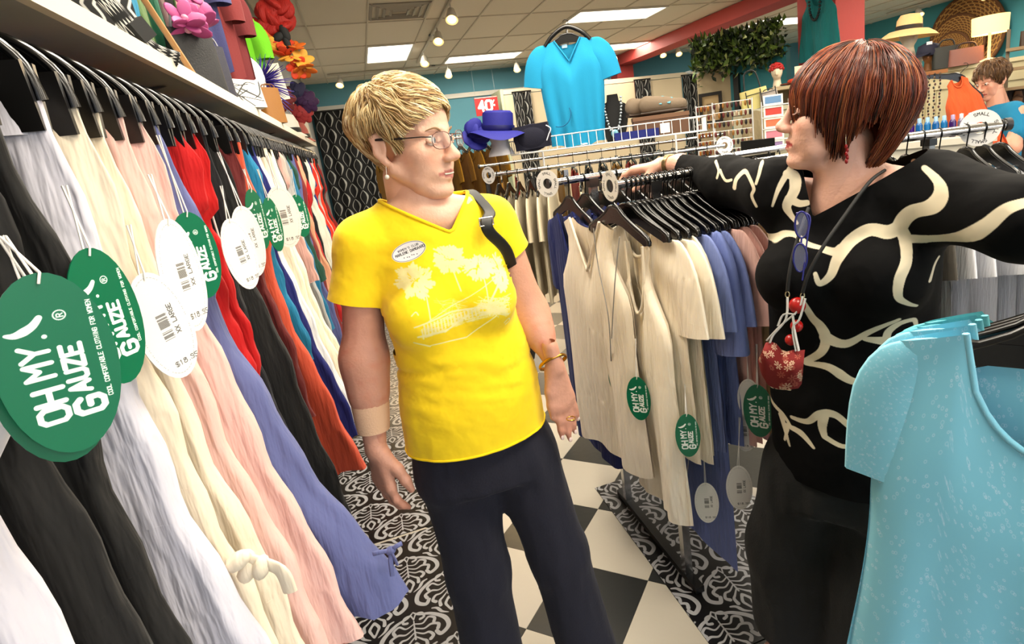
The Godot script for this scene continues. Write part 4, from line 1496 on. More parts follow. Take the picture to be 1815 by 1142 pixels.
	var rim := sh.v.slice(had)
	g = PackedFloat32Array()
	for p in sh.v:
		var e1 := (1.192 + (p.x + 0.06) * -0.32) - p.y if p.x < -0.018 + (1.2 - p.y) * 0.1 and p.y < 1.26 and p.y > 1.06 else -1.0
		var e2 := (1.232 + (p.x - 0.29) * 0.5) - p.y if p.x > 0.262 + (1.2 - p.y) * 0.2 and p.y < 1.28 and p.y > 1.08 else -1.0
		g.append(maxf(e1, e2))
	sh.clip(g)
	var ym := printed(tex["yellow_print"], 0.85)
	ym.normal_enabled = true
	ym.normal_texture = tex["knit"]
	ym.normal_scale = 0.12
	ym.rim_enabled = true
	ym.rim = 0.2
	part(t, "t_shirt", sh, ym, "yellow v-neck t-shirt with a white bridge and trees print")
	var nb := MB.new()
	nb.tube(loop_round(rim, Vector3(0.112, 1.38, -1.235)), 0.0042, 6, false)
	var hm := MB.new()
	hm.tube(loop_round(hem_edge, Vector3(0.139, 0.83, -1.24)), 0.0032, 6, false)
	part(t, "hem", hm, cloth(Color(0.95, 0.82, 0.0), "knit", 0.3, 20))
	part(t, "collar", nb, cloth(Color(0.95, 0.82, 0.0), "knit", 0.3, 20))
	# trousers
	b = Body.new(Vector3(-0.1, 0.02, -1.46), Vector3(0.5, 0.96, -1.0), 0.0115, 0.014)
	b.column([[0.72, 0.145, -1.245, 0.156, 0.115, 0.0], [0.80, 0.141, -1.245, 0.156, 0.115, 0.0], [0.93, 0.139, -1.24, 0.148, 0.112, 0.0]])
	b.bone(Vector3(0.073, 0.74, -1.245), Vector3(0.082, 0.45, -1.245), 0.087, 0.074)
	b.bone(Vector3(0.082, 0.45, -1.245), Vector3(0.077, 0.09, -1.25), 0.074, 0.079)
	b.bone(Vector3(0.235, 0.74, -1.24), Vector3(0.285, 0.45, -1.21), 0.090, 0.070)
	b.bone(Vector3(0.285, 0.45, -1.21), Vector3(0.328, 0.09, -1.20), 0.070, 0.080)
	var tr := MB.new()
	b.mesh(tr)
	for i in tr.v.size():
		var p := tr.v[i]
		tr.v[i] = p + Vector3(0.004 * wr1.get_noise_3d(p.x * 20, p.y * 3, p.z * 20), 0, 0.008 * wr1.get_noise_3d(p.x * 14, p.y * 3 + 9, p.z * 8))
	g = PackedFloat32Array()
	for p in tr.v: g.append(0.075 - p.y)
	tr.clip(g)
	part(t, "trousers", tr, cloth(Color(0.045, 0.05, 0.115), "knit", 0.2, 8), "navy wide-leg trousers")
	for q in [[Vector3(0.085, 0, -1.2), 0.1], [Vector3(0.355, 0, -1.14), 0.25]]:
		b = Body.new(q[0] + Vector3(-0.1, -0.01, -0.14), q[0] + Vector3(0.12, 0.1, 0.2), 0.01, 0.01)
		b.bone(q[0] + Vector3(-0.01, 0.03, -0.07), q[0] + Vector3(0.02, 0.03, 0.10), 0.034, 0.042)
		var so := MB.new()
		b.mesh(so)
		g = PackedFloat32Array()
		for p in so.v: g.append(0.004 - p.y)
		so.clip(g)
		part(t, "shoe", so, mat(Color(0.03, 0.03, 0.03), 0.4))
	# glasses
	var gl := MB.new()
	for s in [-1.0, 1.0]:
		var ring := []
		for i in 21:
			var a := TAU * i / 20
			ring.append(hx * Vector3(s * 0.034 + 0.0235 * signf(cos(a)) * pow(absf(cos(a)), 0.7), -0.002 + 0.0165 * signf(sin(a)) * pow(absf(sin(a)), 0.7), 0.1035 - 0.5 * (cos(a) * s * 0.012 + 0.012)))
		gl.tube(ring, 0.0008, 5, false)
	gl.tube(curve([hx * Vector3(-0.011, 0.003, 0.104), hx * Vector3(0, 0.007, 0.108), hx * Vector3(0.011, 0.003, 0.104)], 4), 0.001, 5)
	part(t, "glasses_frame", gl, mat(Color(0.42, 0.30, 0.28), 0.25, 0.9), "thin metal glasses frame")
	for s in [-1.0, 1.0]:
		gl = MB.new()
		gl.tube([hx * Vector3(s * 0.0575, 0.006, 0.091), hx * Vector3(s * 0.068, 0.008, 0.075), hx * Vector3(s * 0.073, 0.009, 0.03)], 0.0012, 6)
		gl.tube([hx * Vector3(s * 0.073, 0.009, 0.035), hx * Vector3(s * 0.0815, 0.012, -0.022)], 0.0025, 6)
		part(t, "glasses_temple", gl, mat(Color(0.05, 0.03, 0.035), 0.3))
		var lens := MB.new()
		var row := []
		for i in 20:
			var a := TAU * i / 20
			row.append(hx * Vector3(s * 0.034 + 0.023 * signf(cos(a)) * pow(absf(cos(a)), 0.7), -0.002 + 0.016 * signf(sin(a)) * pow(absf(sin(a)), 0.7), 0.1035 - 0.5 * (cos(a) * s * 0.012 + 0.012)))
		lens.cap(row)
		var lm := StandardMaterial3D.new()
		lm.albedo_color = Color(0.9, 0.85, 0.88, 0.10)
		lm.transparency = BaseMaterial3D.TRANSPARENCY_ALPHA
		lm.roughness = 0.03
		part(t, "lens", lens, lm)
	var er1 := MB.new()
	var ep: Vector3 = hx * Vector3(-0.077, -0.040, -0.012)
	er1.tube([ep, ep + Vector3(-0.002, -0.016, 0.004)], 0.0006, 4)
	er1.ell(ep + Vector3(-0.002, -0.021, 0.004), Vector3.ONE * 0.0048, Basis(), 10, 8)
	part(t, "pearl_earring", er1, mat(Color(0.85, 0.82, 0.76), 0.15))
	# name badge
	im = blank(256, 160, Color(0.86, 0.85, 0.84))
	for i in 200: dab(im, 128 + cos(i * TAU / 200) * 120, 80 + sin(i * TAU / 200) * 72, 2.2, Color(0.35, 0.35, 0.36))
	write(im, "WOMEN'S CLUB", Vector2(56, 42), 16, Vector2(1, 0), 1.3, Color(0.2, 0.2, 0.22), 0.9)
	write(im, "MARLENE DAMGAARD", Vector2(28, 70), 20, Vector2(1, 0), 1.7, Color(0.15, 0.15, 0.17), 0.75)
	for i in 6: dab(im, 80 + i * 18 + (i % 2) * 4, 116 + (i % 3) * 4, 4, Color(0.15, 0.15, 0.2))
	keep("badge", im)
	var bd := MB.new()
	var bc := at_z(725, 446, -1.118)
	var bx := Vector3(0.97, 0.23, 0.10).normalized()
	var bz := Vector3(-0.15, 0.25, 0.95).normalized()
	var bb := Basis(bx, bz.cross(bx), bz).orthonormalized()
	for s in [0.0, 1.0]:
		var o := bd.vert(bc + bb * Vector3(0, 0, s * 0.003), Vector2(0.5, 0.5))
		var base := bd.v.size()
		for i in 28:
			var a := TAU * i / 28
			bd.vert(bc + bb * Vector3(cos(a) * 0.034, sin(a) * 0.0185, s * 0.003), Vector2(0.5 + 0.49 * cos(a), 0.5 - 0.49 * sin(a)))
		for i in 28:
			if s > 0: bd.tri(o, base + (i + 1) % 28, base + i)
			else: bd.tri(o, base + i, base + (i + 1) % 28)
	for i in 28:
		bd.quad(1 + i, 1 + (i + 1) % 28, 30 + (i + 1) % 28, 30 + i)
	part(t, "name_badge", bd, printed(tex["badge"], 0.3), "white oval name badge with black print")
	# bag strap over the shoulder
	var st := MB.new()
	st.tube(curve([Vector3(0.222, 1.34, -1.335), Vector3(0.218, 1.388, -1.265), Vector3(0.240, 1.345, -1.190), at_z(862, 392, -1.142), at_z(868, 412, -1.135), Vector3(0.262, 1.25, -1.17), Vector3(0.29, 1.15, -1.27), Vector3(0.29, 1.05, -1.34)], 7), 0.0125, 8, true, 0.16, Vector3(1, 0.2, 0.3))
	part(t, "bag_strap", st, mat(Color(0.03, 0.028, 0.025), 0.6))
	var bk := MB.new()
	var kp := at_z(862, 393, -1.134)
	for i in 4: bk.tube([kp + Vector3([-1, 1, 1, -1][i] * 0.014, [-1, -1, 1, 1][i] * 0.008, 0), kp + Vector3([1, 1, -1, -1][i] * 0.014, [-1, 1, 1, -1][i] * 0.008, 0)], 0.0016, 5)
	part(t, "buckle", bk, mat(Color(0.8, 0.78, 0.75), 0.2, 1.0))
	var bag := MB.new()
	b = Body.new(Vector3(0.14, 0.8, -1.56), Vector3(0.44, 1.16, -1.34), 0.014, 0.014)
	b.blob(Vector3(0.27, 0.96, -1.44), Vector3(0.1, 0.12, 0.045))
	b.mesh(bag)
	part(t, "shoulder_bag", bag, mat(Color(0.03, 0.028, 0.025), 0.6))
	# bandage, bracelet, ring
	var ba := MB.new()
	var ax := (wl - el).normalized()
	ba.tube([el.lerp(wl, 0.42), el.lerp(wl, 0.5), el.lerp(wl, 0.62), el.lerp(wl, 0.74), el.lerp(wl, 0.78)], [0.0400, 0.0405, 0.0385, 0.0355, 0.0345], 24, false)
	part(t, "bandage", ba, mat(Color(0.84, 0.69, 0.56), 0.9, 0, "knit", 0.5, 12), "beige elastic bandage around the forearm")
	var br := MB.new()
	var rg := []
	var bd2 := (wr - er).normalized()
	var s1 := bd2.cross(Vector3.BACK).normalized()
	var s2 := bd2.cross(s1)
	for i in 25: rg.append(wr + bd2 * -0.012 + (s1 * cos(TAU * i / 24) + s2 * sin(TAU * i / 24)) * 0.0335)
	br.tube(rg, 0.0045, 6, false, 0.4)
	part(t, "gold_bracelet", br, mat(Color(0.72, 0.52, 0.2), 0.25, 1.0))
	br = MB.new()
	rg = []
	var rp := at_z(1012, 742, -1.10)
	for i in 17: rg.append(rp + Vector3(cos(TAU * i / 16), 0, sin(TAU * i / 16)) * 0.0098)
	br.tube(rg, 0.0014, 5, false)
	br.ell(rp + Vector3(0.003, 0, 0.010), Vector3(0.003, 0.003, 0.002), Basis(), 8, 6)
	part(t, "ring", br, mat(Color(0.8, 0.62, 0.3), 0.2, 1.0))

func black_woman() -> void:
	var t := thing("person", "woman with red-brown bobbed hair in a black tunic with white swirls, arms outstretched", "person", Vector3.ZERO)
	var c0 := Vector3(0.94, 0, -0.93)
	var U := Vector3(0.722, 0, 0.692)
	var Wd := Vector3(-0.692, 0, 0.722)
	var skin := Color(0.85, 0.655, 0.575)
	var P := func(u: float, y: float, w: float) -> Vector3: return c0 + U * u + Wd * w + Vector3(0, y, 0)
	# head in profile, chin a little up, facing along -U
	var fz := (-U + Wd * 0.10).normalized()
	var hb := Basis(Vector3.UP.cross(fz), Vector3.UP, fz) * Basis(Vector3.RIGHT, -0.16)
	var hx := Transform3D(hb, P.call(-0.012, 1.4555, 0.0))
	var sk := MB.new()
	head_mesh(sk, hx, skin, Color(0.60, 0.20, 0.20), {"neck": Vector3(0, -0.2, -0.03), "creases": true})
	var b := Body.new(Vector3(0.62, 1.0, -1.35), Vector3(1.32, 1.46, -0.55), 0.0105, 0.013)
	b.bone(P.call(0.010, 1.26, -0.012), P.call(0.006, 1.39, -0.008), 0.057, 0.052)
	b.blob(P.call(0.0, 1.25, -0.012), Vector3(0.066, 0.09, 0.062))
	b.bone(P.call(0.03, 1.30, -0.02), P.call(0.12, 1.29, -0.01), 0.045, 0.04)
	var ls := lin(skin)
	var nz := FastNoiseLite.new()
	nz.frequency = 30.0
	var paint := func(p: Vector3) -> Color:
		var c := ls * (1.0 + 0.09 * nz.get_noise_3dv(p))
		c = c.lerp(Color(ls.r * 1.0, ls.g * 0.74, ls.b * 0.66), clampf(nz.get_noise_3d(p.x * 0.4, p.y * 0.4, p.z * 0.4), 0, 0.5))
		c.a = 1
		return c
	b.mesh(sk, paint)
	# the arm that reaches back to the rail
	var shl: Vector3 = P.call(-0.125, 1.295, -0.045)
	var ell := at_d(1290, 322, 1.60)
	var cuf := at_d(1207, 291, 1.80)
	var wri := at_d(1172, 292, 1.86)
	b = Body.new(wri.min(cuf) - Vector3.ONE * 0.14, wri.max(cuf) + Vector3.ONE * 0.14, 0.009, 0.01)
	b.bone(cuf.lerp(ell, 0.2), cuf, 0.03, 0.027)
	b.bone(cuf, wri, 0.027, 0.024)
	b.mesh(sk, paint)
	var yd := (at_d(1128, 300, 1.90) - wri).normalized()
	var zd := (Vector3(0, 1, 0) - yd * yd.y).normalized()
	hand_mesh(sk, wri, Basis(yd.cross(zd), yd, zd), -1.0, 1.0, [0.55, 0.6, 0.62, 0.66], skin, 0.06, Vector3(0.4, 0.7, -0.7))
	# the other arm
	var shr: Vector3 = P.call(0.15, 1.275, 0.035)
	var elr := at_d(1815, 391, 1.13)
	var cur := at_d(1960, 425, 1.12)
	var wrr := at_d(2010, 432, 1.12)
	b = Body.new(cur.min(wrr) - Vector3.ONE * 0.12, cur.max(wrr) + Vector3.ONE * 0.12, 0.01, 0.01)
	b.bone(cur.lerp(elr, 0.15), wrr, 0.032, 0.024)
	b.mesh(sk, paint)
	yd = (wrr - cur).normalized()
	zd = (Vector3(0, 1, 0) - yd * yd.y).normalized()
	hand_mesh(sk, wrr, Basis(yd.cross(zd), yd, zd), 1.0, 1.0, [0.3, 0.3, 0.32, 0.36], skin)
	# trunk, legs and arms under the clothes
	b = Body.new(Vector3(0.45, 0.06, -2.0), Vector3(1.5, 1.42, -0.35), 0.02, 0.014)
	b.bone(P.call(0.008, 1.26, -0.012), P.call(0.01, 0.72, -0.02), 0.06, 0.09)
	for s in [-1.0, 1.0]:
		b.bone(P.call(0.01 + s * 0.05, 0.68, -0.02), P.call(-0.135 if s < 0 else 0.07, 0.34, -0.06 if s < 0 else 0.02), 0.06, 0.05)
		b.bone(P.call(-0.135 if s < 0 else 0.07, 0.34, -0.06 if s < 0 else 0.02), P.call(-0.13 if s < 0 else 0.05, 0.09, -0.06 if s < 0 else 0.02), 0.05, 0.036)
	b.bone(P.call(0.0, 1.27, -0.015), shl, 0.036, 0.036)
	b.bone(shl, ell, 0.036, 0.033)
	b.bone(ell, cuf, 0.033, 0.022)
	b.bone(P.call(0.02, 1.27, -0.012), shr, 0.036, 0.036)
	b.bone(shr, elr, 0.036, 0.033)
	b.bone(elr, cur, 0.033, 0.022)
	b.mesh(sk, paint)
	for q in [P.call(-0.13, 0.12, -0.06), P.call(0.05, 0.12, 0.02)]:
		b = Body.new(q + Vector3(-0.24, -0.13, -0.2), q + Vector3(0.2, 0.08, 0.2), 0.011, 0.012)
		b.bone(q, q + Vector3(0, -0.06, 0), 0.036, 0.034)
		b.bone(q + Vector3(0, -0.075, 0), q + (Wd - U * 0.8).normalized() * 0.12 + Vector3(0, -0.085, 0), 0.033, 0.026)
		b.mesh(sk, paint)
	part(t, "body", sk, tinted(0.5, "skin", 0.4, 9.0))
	eyes(t, hx, Vector3(0.0, 0.0, 1), Color(0.12, 0.10, 0.07))
	for s in [-1.0, 1.0]:
		var e := MB.new()
		e.tube(curve([hx * Vector3(s * 0.016, 0.0165, 0.0875), hx * Vector3(s * 0.032, 0.0215, 0.0835), hx * Vector3(s * 0.049, 0.0155, 0.066)], 5), 0.002, 5, true, 0.6)
		part(t, "eyebrow", e, mat(Color(0.30, 0.18, 0.12), 0.8))
	hair(t, hx, {"c": Vector3(0, 0.026, -0.030), "r": Vector3(0.099, 0.110, 0.122), "seed": 9, "n": 7000, "len": [0.06, 0.12], "wide": 0.0015, "crown": Vector3(0, 0.145, -0.035), "sweep": Vector3(0.0, -0.5, 0.3), "messy": 0.55, "clump": 12.0, "puff": 0.03, "tuck": 0.015, "rough": 0.36, "over": 0.022, "taper": 0.26, "drop": 1.6,
		"lim": [[0.0, -0.002], [0.6, -0.006], [0.9, -0.02], [1.15, -0.07], [1.45, -0.064], [1.64, -0.012], [1.78, 0.004], [1.98, 0.0], [2.14, -0.08], [2.6, -0.128], [3.15, -0.135]],
		"shades": [Color(0.13, 0.05, 0.04), Color(0.27, 0.10, 0.07), Color(0.40, 0.17, 0.10), Color(0.53, 0.26, 0.14), Color(0.68, 0.42, 0.25)]})
	# tunic print: pale branching bands on black, laid out on the cloth
	var T := (U * 0.966 + Wd * 0.259)
	var im := blank(1024, 900, Color(0.014, 0.014, 0.016))
	var UV := func(p: Vector3) -> Vector2:
		var d := p - c0
		return Vector2((d.dot(U) + 0.55) / 1.1, 1.0 - (p.y - 0.52) / 0.967)
	var Q := func(x: float, y: float) -> Vector2:
		var r := ray(1250 + x / 2.483, 300 + y / 2.483)
		var nrm := Wd
		var p := CAM + r * ((c0 + Wd * 0.09 - Vector3(CAM.x, 0, CAM.z)).dot(nrm) / r.dot(nrm))
		return UV.call(p) * Vector2(1024, 900)
	var cream := Color(0.80, 0.76, 0.66)
	var bands := [
		[[80, 125, 90, 80, 130, 42, 165, 60, 195, 105, 185, 140, 210, 190], 7, 4, -1], [[225, -5, 218, 40, 205, 85], 6, 4, -1], [[375, 0, 335, 60, 310, 110, 285, 185], 8, 3, 7], [[350, 35, 385, 45, 390, 95, 368, 145], 10, 12, 15], [[368, 145, 352, 180, 368, 215, 402, 255], 14, 4, 10], [[368, 145, 410, 165, 450, 160], 12, 7, -1],
		[[225, 350, 300, 325, 345, 302, 395, 300, 450, 330, 510, 345], 10, 5, 7], [[485, 440, 505, 482, 550, 450, 580, 385, 640, 310, 720, 264, 800, 270, 850, 250], 5, 16, 13], [[520, 350, 570, 360, 600, 345], 8, 12, -1], [[850, 250, 872, 205, 905, 172, 965, 142, 1003, 90, 1003, 40, 960, -10], 16, 6, 15], [[850, 250, 874, 295, 870, 370, 835, 440, 830, 510, 870, 545, 918, 570], 14, 3, 12],
		[[900, 295, 980, 290, 1060, 250, 1130, 170, 1200, 100, 1310, 62], 10, 7, 13], [[432, 560, 470, 640, 508, 680, 530, 730, 510, 790, 440, 842], 7, 8, 14], [[530, 725, 615, 745, 720, 690, 845, 630], 16, 5, 8], [[695, 722, 790, 735, 845, 748], 5, 5, 12], [[790, 735, 800, 692, 850, 655, 910, 650, 925, 680], 10, 5, -1], [[440, 850, 540, 850, 640, 900, 745, 910], 5, 4, 13],
		[[258, 1032, 310, 995, 372, 980], 8, 5, -1], [[380, 1105, 450, 1100, 505, 1055, 570, 1050, 640, 1100, 700, 1145], 6, 6, 11], [[520, 1060, 515, 1110, 525, 1150], 14, 8, -1], [[265, 1092, 330, 1105, 372, 1145], 8, 5, -1], [[1395, 120, 1403, 150, 1412, 175], 12, 12, -1], [[978, 470, 1005, 430, 1042, 395], 5, 3, -1],
		[[330, 1120, 350, 1180, 370, 1240], 9, 3, -1], [[350, 1150, 420, 1160, 480, 1210], 6, 4, 10], [[360, 1165, 345, 1225], 5, 3, -1], [[525, 1150, 600, 1180, 690, 1170], 8, 5, -1], [[700, 1150, 760, 1230], 6, 4, -1],
		[[-20, 60, 20, 100, 60, 90], 5, 4, -1], [[-60, 20, -30, 60, -35, 100], 5, 4, -1]]
	for q in bands:
		var pts := []
		for i in range(0, q[0].size(), 2): pts.append(Q.call(q[0][i], q[0][i + 1]))
		var k := 0.74
		stroke(im, pts, q[1] * k, q[2] * k, cream, false, q[3] * k if q[3] > 0 else -1.0)
	keep("swirl_print", im)
	var tn := -atan2(T.z, T.x)
	b = Body.new(Vector3(0.5, 0.55, -1.75), Vector3(1.45, 1.44, -0.35), 0.0105, 0.016)
	var rings := []
	for q in [[0.58, 0.02, 0.188, 0.142], [0.70, 0.015, 0.182, 0.145], [0.83, 0.01, 0.176, 0.142], [1.0, 0.008, 0.170, 0.135], [1.13, 0.008, 0.172, 0.125], [1.21, 0.012, 0.162, 0.105], [1.29, 0.015, 0.145, 0.092], [1.345, 0.02, 0.105, 0.075]]:
		var p: Vector3 = P.call(q[1], q[0], -0.015)
		rings.append([q[0], p.x, p.z, q[2], q[3], tn])
	b.column(rings)
	var bu: Vector3 = P.call(-0.075, 1.125, 0.0)
	b.blob(P.call(-0.098, 1.125, 0.062), Vector3(0.078, 0.078, 0.078))
	b.blob(P.call(0.065, 1.125, 0.095), Vector3(0.078, 0.078, 0.078))
	b.bone(P.call(-0.03, 1.305, -0.03), shl, 0.05, 0.062)
	b.bone(shl, ell, 0.072, 0.062)
	b.bone(ell, cuf, 0.060, 0.031)
	b.bone(P.call(0.07, 1.305, -0.005), shr, 0.05, 0.072)
	b.bone(shr, elr, 0.080, 0.060)
	b.bone(elr, cur, 0.058, 0.045)
	var sh := MB.new()
	b.mesh(sh, null, UV)
	var wr1 := FastNoiseLite.new()
	wr1.seed = 8
	wr1.frequency = 1.0
	for i in sh.v.size():
		var p := sh.v[i]
		sh.v[i] = p + (Wd * 0.008 + Vector3(0, 0.003, 0)) * wr1.get_noise_3d(p.x * 9, p.y * 11, p.z * 9)
	var g := PackedFloat32Array()
	for p in sh.v: g.append(0.635 - p.y)
	sh.clip(g)
	g = PackedFloat32Array()
	for p in sh.v:
		var u := (p - c0).dot(U)
		var w := (p - c0).dot(Wd)
		var f1 := (p.y - 1.252 + 5.0 * (u + 0.058)) / 5.1
		var f2 := p.y - 1.252 - 0.56 * (u + 0.058)
		g.append(minf(minf(f1, f2), p.y - 1.33 + (w + 0.06) * 2.0 if w < 0.0 else 9.0))
	sh.clip(g)
	var dc := (cuf - ell).normalized()
	g = PackedFloat32Array()
	for p in sh.v: g.append((p - cuf).dot(dc) if (p - cuf).length() < 0.12 else -1.0)
	sh.clip(g)
	dc = (cur - elr).normalized()
	g = PackedFloat32Array()
	for p in sh.v: g.append((p - cur).dot(dc) if (p - cur).length() < 0.12 else -1.0)
	sh.clip(g)
	var bm := printed(tex["swirl_print"], 0.85)
	bm.metallic_specular = 0.25
	part(t, "tunic", sh, bm, "black tunic printed with branching cream bands")
	# wide black trousers
	b = Body.new(Vector3(0.45, 0.03, -1.45), Vector3(1.4, 0.8, -0.5), 0.0125, 0.016)
	var c1: Vector3 = P.call(0.01, 0, -0.02)
	b.column([[0.55, c1.x, c1.z, 0.178, 0.13, tn], [0.72, c1.x, c1.z, 0.165, 0.128, tn]])
	b.bone(P.call(-0.085, 0.60, -0.03), P.call(-0.135, 0.34, -0.06), 0.105, 0.105)
	b.bone(P.call(-0.135, 0.34, -0.06), P.call(-0.13, 0.12, -0.06), 0.105, 0.11)
	b.bone(P.call(0.095, 0.60, 0.0), P.call(0.07, 0.34, 0.02), 0.105, 0.10)
	b.bone(P.call(0.07, 0.34, 0.02), P.call(0.05, 0.12, 0.02), 0.10, 0.105)
	var tr := MB.new()
	b.mesh(tr)
	for i in tr.v.size():
		var p := tr.v[i]
		tr.v[i] = p + Wd * 0.012 * wr1.get_noise_3d(p.x * 13, p.y * 3 + 9, p.z * 13)
	g = PackedFloat32Array()
	for p in tr.v: g.append(0.085 - p.y)
	tr.clip(g)
	part(t, "trousers", tr, cloth(Color(0.010, 0.010, 0.011), "knit", 0.2, 8), "wide black trousers")
	for q in [P.call(-0.15, 0, -0.01), P.call(0.02, 0, 0.06)]:
		b = Body.new(q + Vector3(-0.16, -0.01, -0.14), q + Vector3(0.14, 0.1, 0.16), 0.01, 0.01)
		var fw := (Wd - U * 0.8).normalized()
		b.bone(q + fw * -0.07 + Vector3(0, 0.03, 0), q + fw * 0.09 + Vector3(0, 0.03, 0), 0.033, 0.04)
		var so := MB.new()
		b.mesh(so)
		g = PackedFloat32Array()
		for p in so.v: g.append(0.004 - p.y)
		so.clip(g)
		part(t, "shoe", so, mat(Color(0.02, 0.02, 0.02), 0.4))
	# earring
	var er := MB.new()
	var ep: Vector3 = hx * Vector3(0.079, -0.042, -0.014)
	er.tube([ep, ep + Vector3(0, -0.020, 0)], 0.0007, 4)
	part(t, "earring_wire", er, mat(Color(0.8, 0.78, 0.7), 0.2, 1.0))
	er = MB.new()
	for i in 5: er.ell(ep + Vector3(0.002 * (i % 2), -0.024 - 0.007 * i, 0.001), Vector3(0.0032, 0.005, 0.0032), Basis(), 8, 6)
	part(t, "red_earring", er, mat(Color(0.5, 0.02, 0.03), 0.15))
	# things hanging from the neckline: cord, reading glasses, beads, folded mask
	var Z := func(x: float, y: float, out: float) -> Vector3:   # crop pixel, distance in front of the middle of the body
		var r := ray(1250 + x / 2.483, 300 + y / 2.483)
		return CAM + r * ((c0 + Wd * out - Vector3(CAM.x, 0, CAM.z)).dot(Wd) / r.dot(Wd))
	var co := MB.new()
	co.tube(curve([Z.call(790, 5, 0.02), Z.call(720, 60, 0.085), Z.call(610, 210, 0.13), Z.call(520, 340, 0.165), Z.call(455, 460, 0.178), Z.call(428, 545, 0.178)], 6), 0.0036, 6)
	co.tube(curve([Z.call(455, 170, 0.10), Z.call(400, 330, 0.15), Z.call(372, 450, 0.172), Z.call(362, 540, 0.176)], 6), 0.0036, 6)
	part(t, "lanyard", co, mat(Color(0.012, 0.012, 0.012), 0.7))
	var gf := MB.new()
	for q in [[425, 245, 30, 58], [418, 390, 30, 62]]:
		var ring := []
		for i in 21:
			var a := TAU * i / 20
			ring.append(Z.call(q[0] + cos(a) * q[2], q[1] + sin(a) * q[3], 0.150 + 0.02 * (q[1] - 245) / 145.0))
		gf.tube(ring, 0.0021, 6, false)
	gf.tube([Z.call(424, 302, 0.158), Z.call(422, 330, 0.162)], 0.002, 6)
	gf.tube(curve([Z.call(400, 195, 0.135), Z.call(432, 190, 0.14), Z.call(462, 215, 0.146), Z.call(450, 300, 0.158), Z.call(428, 490, 0.178)], 6), 0.0017, 6)
	part(t, "reading_glasses", gf, mat(Color(0.12, 0.13, 0.42), 0.25), "blue-framed reading glasses hanging folded")
	for q in [[425, 245, 28, 55], [418, 390, 28, 59]]:
		var le := MB.new()
		var ring := []
		for i in 20:
			var a := TAU * i / 20
			ring.append(Z.call(q[0] + cos(a) * q[2], q[1] + sin(a) * q[3], 0.151 + 0.02 * (q[1] - 245) / 145.0))
		le.cap(ring)
		var lm := StandardMaterial3D.new()
		lm.albedo_color = Color(0.7, 0.72, 0.9, 0.22)
		lm.transparency = BaseMaterial3D.TRANSPARENCY_ALPHA
		lm.roughness = 0.05
		part(t, "lens", le, lm)
	for q in [[405, 600, 0.0165], [402, 690, 0.0125], [376, 752, 0.0115]]:
		var be := MB.new()
		be.ell(Z.call(q[0], q[1], 0.168), Vector3.ONE * q[2], Basis(), 12, 9)
		part(t, "bead", be, mat(Color(0.62, 0.035, 0.02), 0.3), "round red bead")
	for q in [[362, 540], [428, 545]]:
		var ri := MB.new()
		var ring := []
		for i in 13: ring.append(Z.call(q[0] + cos(TAU * i / 12) * 9, q[1] + 12 + sin(TAU * i / 12) * 13, 0.178))
		ri.tube(ring, 0.0013, 5, false)
		part(t, "metal_ring", ri, mat(Color(0.8, 0.75, 0.6), 0.2, 1.0))
	var ch := MB.new()
	for q in [[[362, 565], [355, 660], [300, 730], [285, 765]], [[428, 560], [410, 620], [330, 690], [270, 755]], [[440, 570], [415, 660], [385, 700], [400, 800]], [[385, 640], [395, 720], [412, 800]], [[320, 690], [345, 640], [398, 640]]]:
		var pp := []
		for k in q: pp.append(Z.call(k[0], k[1], 0.180))
		ch.tube(curve(pp, 5), 0.0032, 6, true, 0.4)
	part(t, "ear_loop", ch, mat(Color(0.82, 0.80, 0.78), 0.8))
	im = blank(256, 256, Color(0.45, 0.04, 0.03))
	for i in 26:
		var c2 := Vector2(rng.randf() * 256, rng.randf() * 256)
		var R := rng.randf_range(10, 26)
		for k in 7:
			var a := TAU * k / 7
			stroke(im, [c2, c2 + Vector2(cos(a), sin(a)) * R], 1.5, 4.5, Color(0.75, 0.62, 0.52) if i % 2 else Color(0.60, 0.28, 0.22), true)
		dab(im, c2.x, c2.y, 4, Color(0.40, 0.03, 0.03), true)
	keep("mask_print", im)
	var mk := MB.new()
	var rows := []
	var top := [[265, 768], [290, 765], [312, 772], [335, 800], [358, 808], [385, 800], [412, 803], [438, 800]]
	var bot := [[232, 845], [248, 905], [275, 950], [310, 968], [345, 972], [380, 970], [410, 965], [425, 945]]
	for j in 7:
		var row := []
		for i in 8:
			var x := lerpf(top[i][0], bot[i][0], j / 6.0)
			var y := lerpf(top[i][1], bot[i][1], j / 6.0)
			row.append(Z.call(x, y, 0.172 + 0.022 * sin(PI * j / 6.0) + 0.008 * sin(i * 1.6)))
		rows.append(row)
	mk.grid(rows)
	for r in rows:
		for i in 8: r[i] -= Wd * 0.006
	mk.grid(rows)
	part(t, "face_mask", mk, printed(tex["mask_print"], 0.85), "folded red floral cloth face mask")
	# watch
	var wa := MB.new()
	var ax := (wri - cuf).normalized()
	var s1 := ax.cross(Vector3.UP).normalized()
	var s2 := ax.cross(s1)
	var wc := cuf.lerp(wri, 0.55)
	for k in 3:
		var ring := []
		for i in 25: ring.append(wc + ax * (k - 1) * 0.005 + (s1 * cos(TAU * i / 24) + s2 * sin(TAU * i / 24)) * 0.029)
		wa.tube(ring, 0.0034, 6, false)
	part(t, "watch_band", wa, mat(Color(0.62, 0.55, 0.40), 0.25, 1.0), "silver and gold expanding watch band")

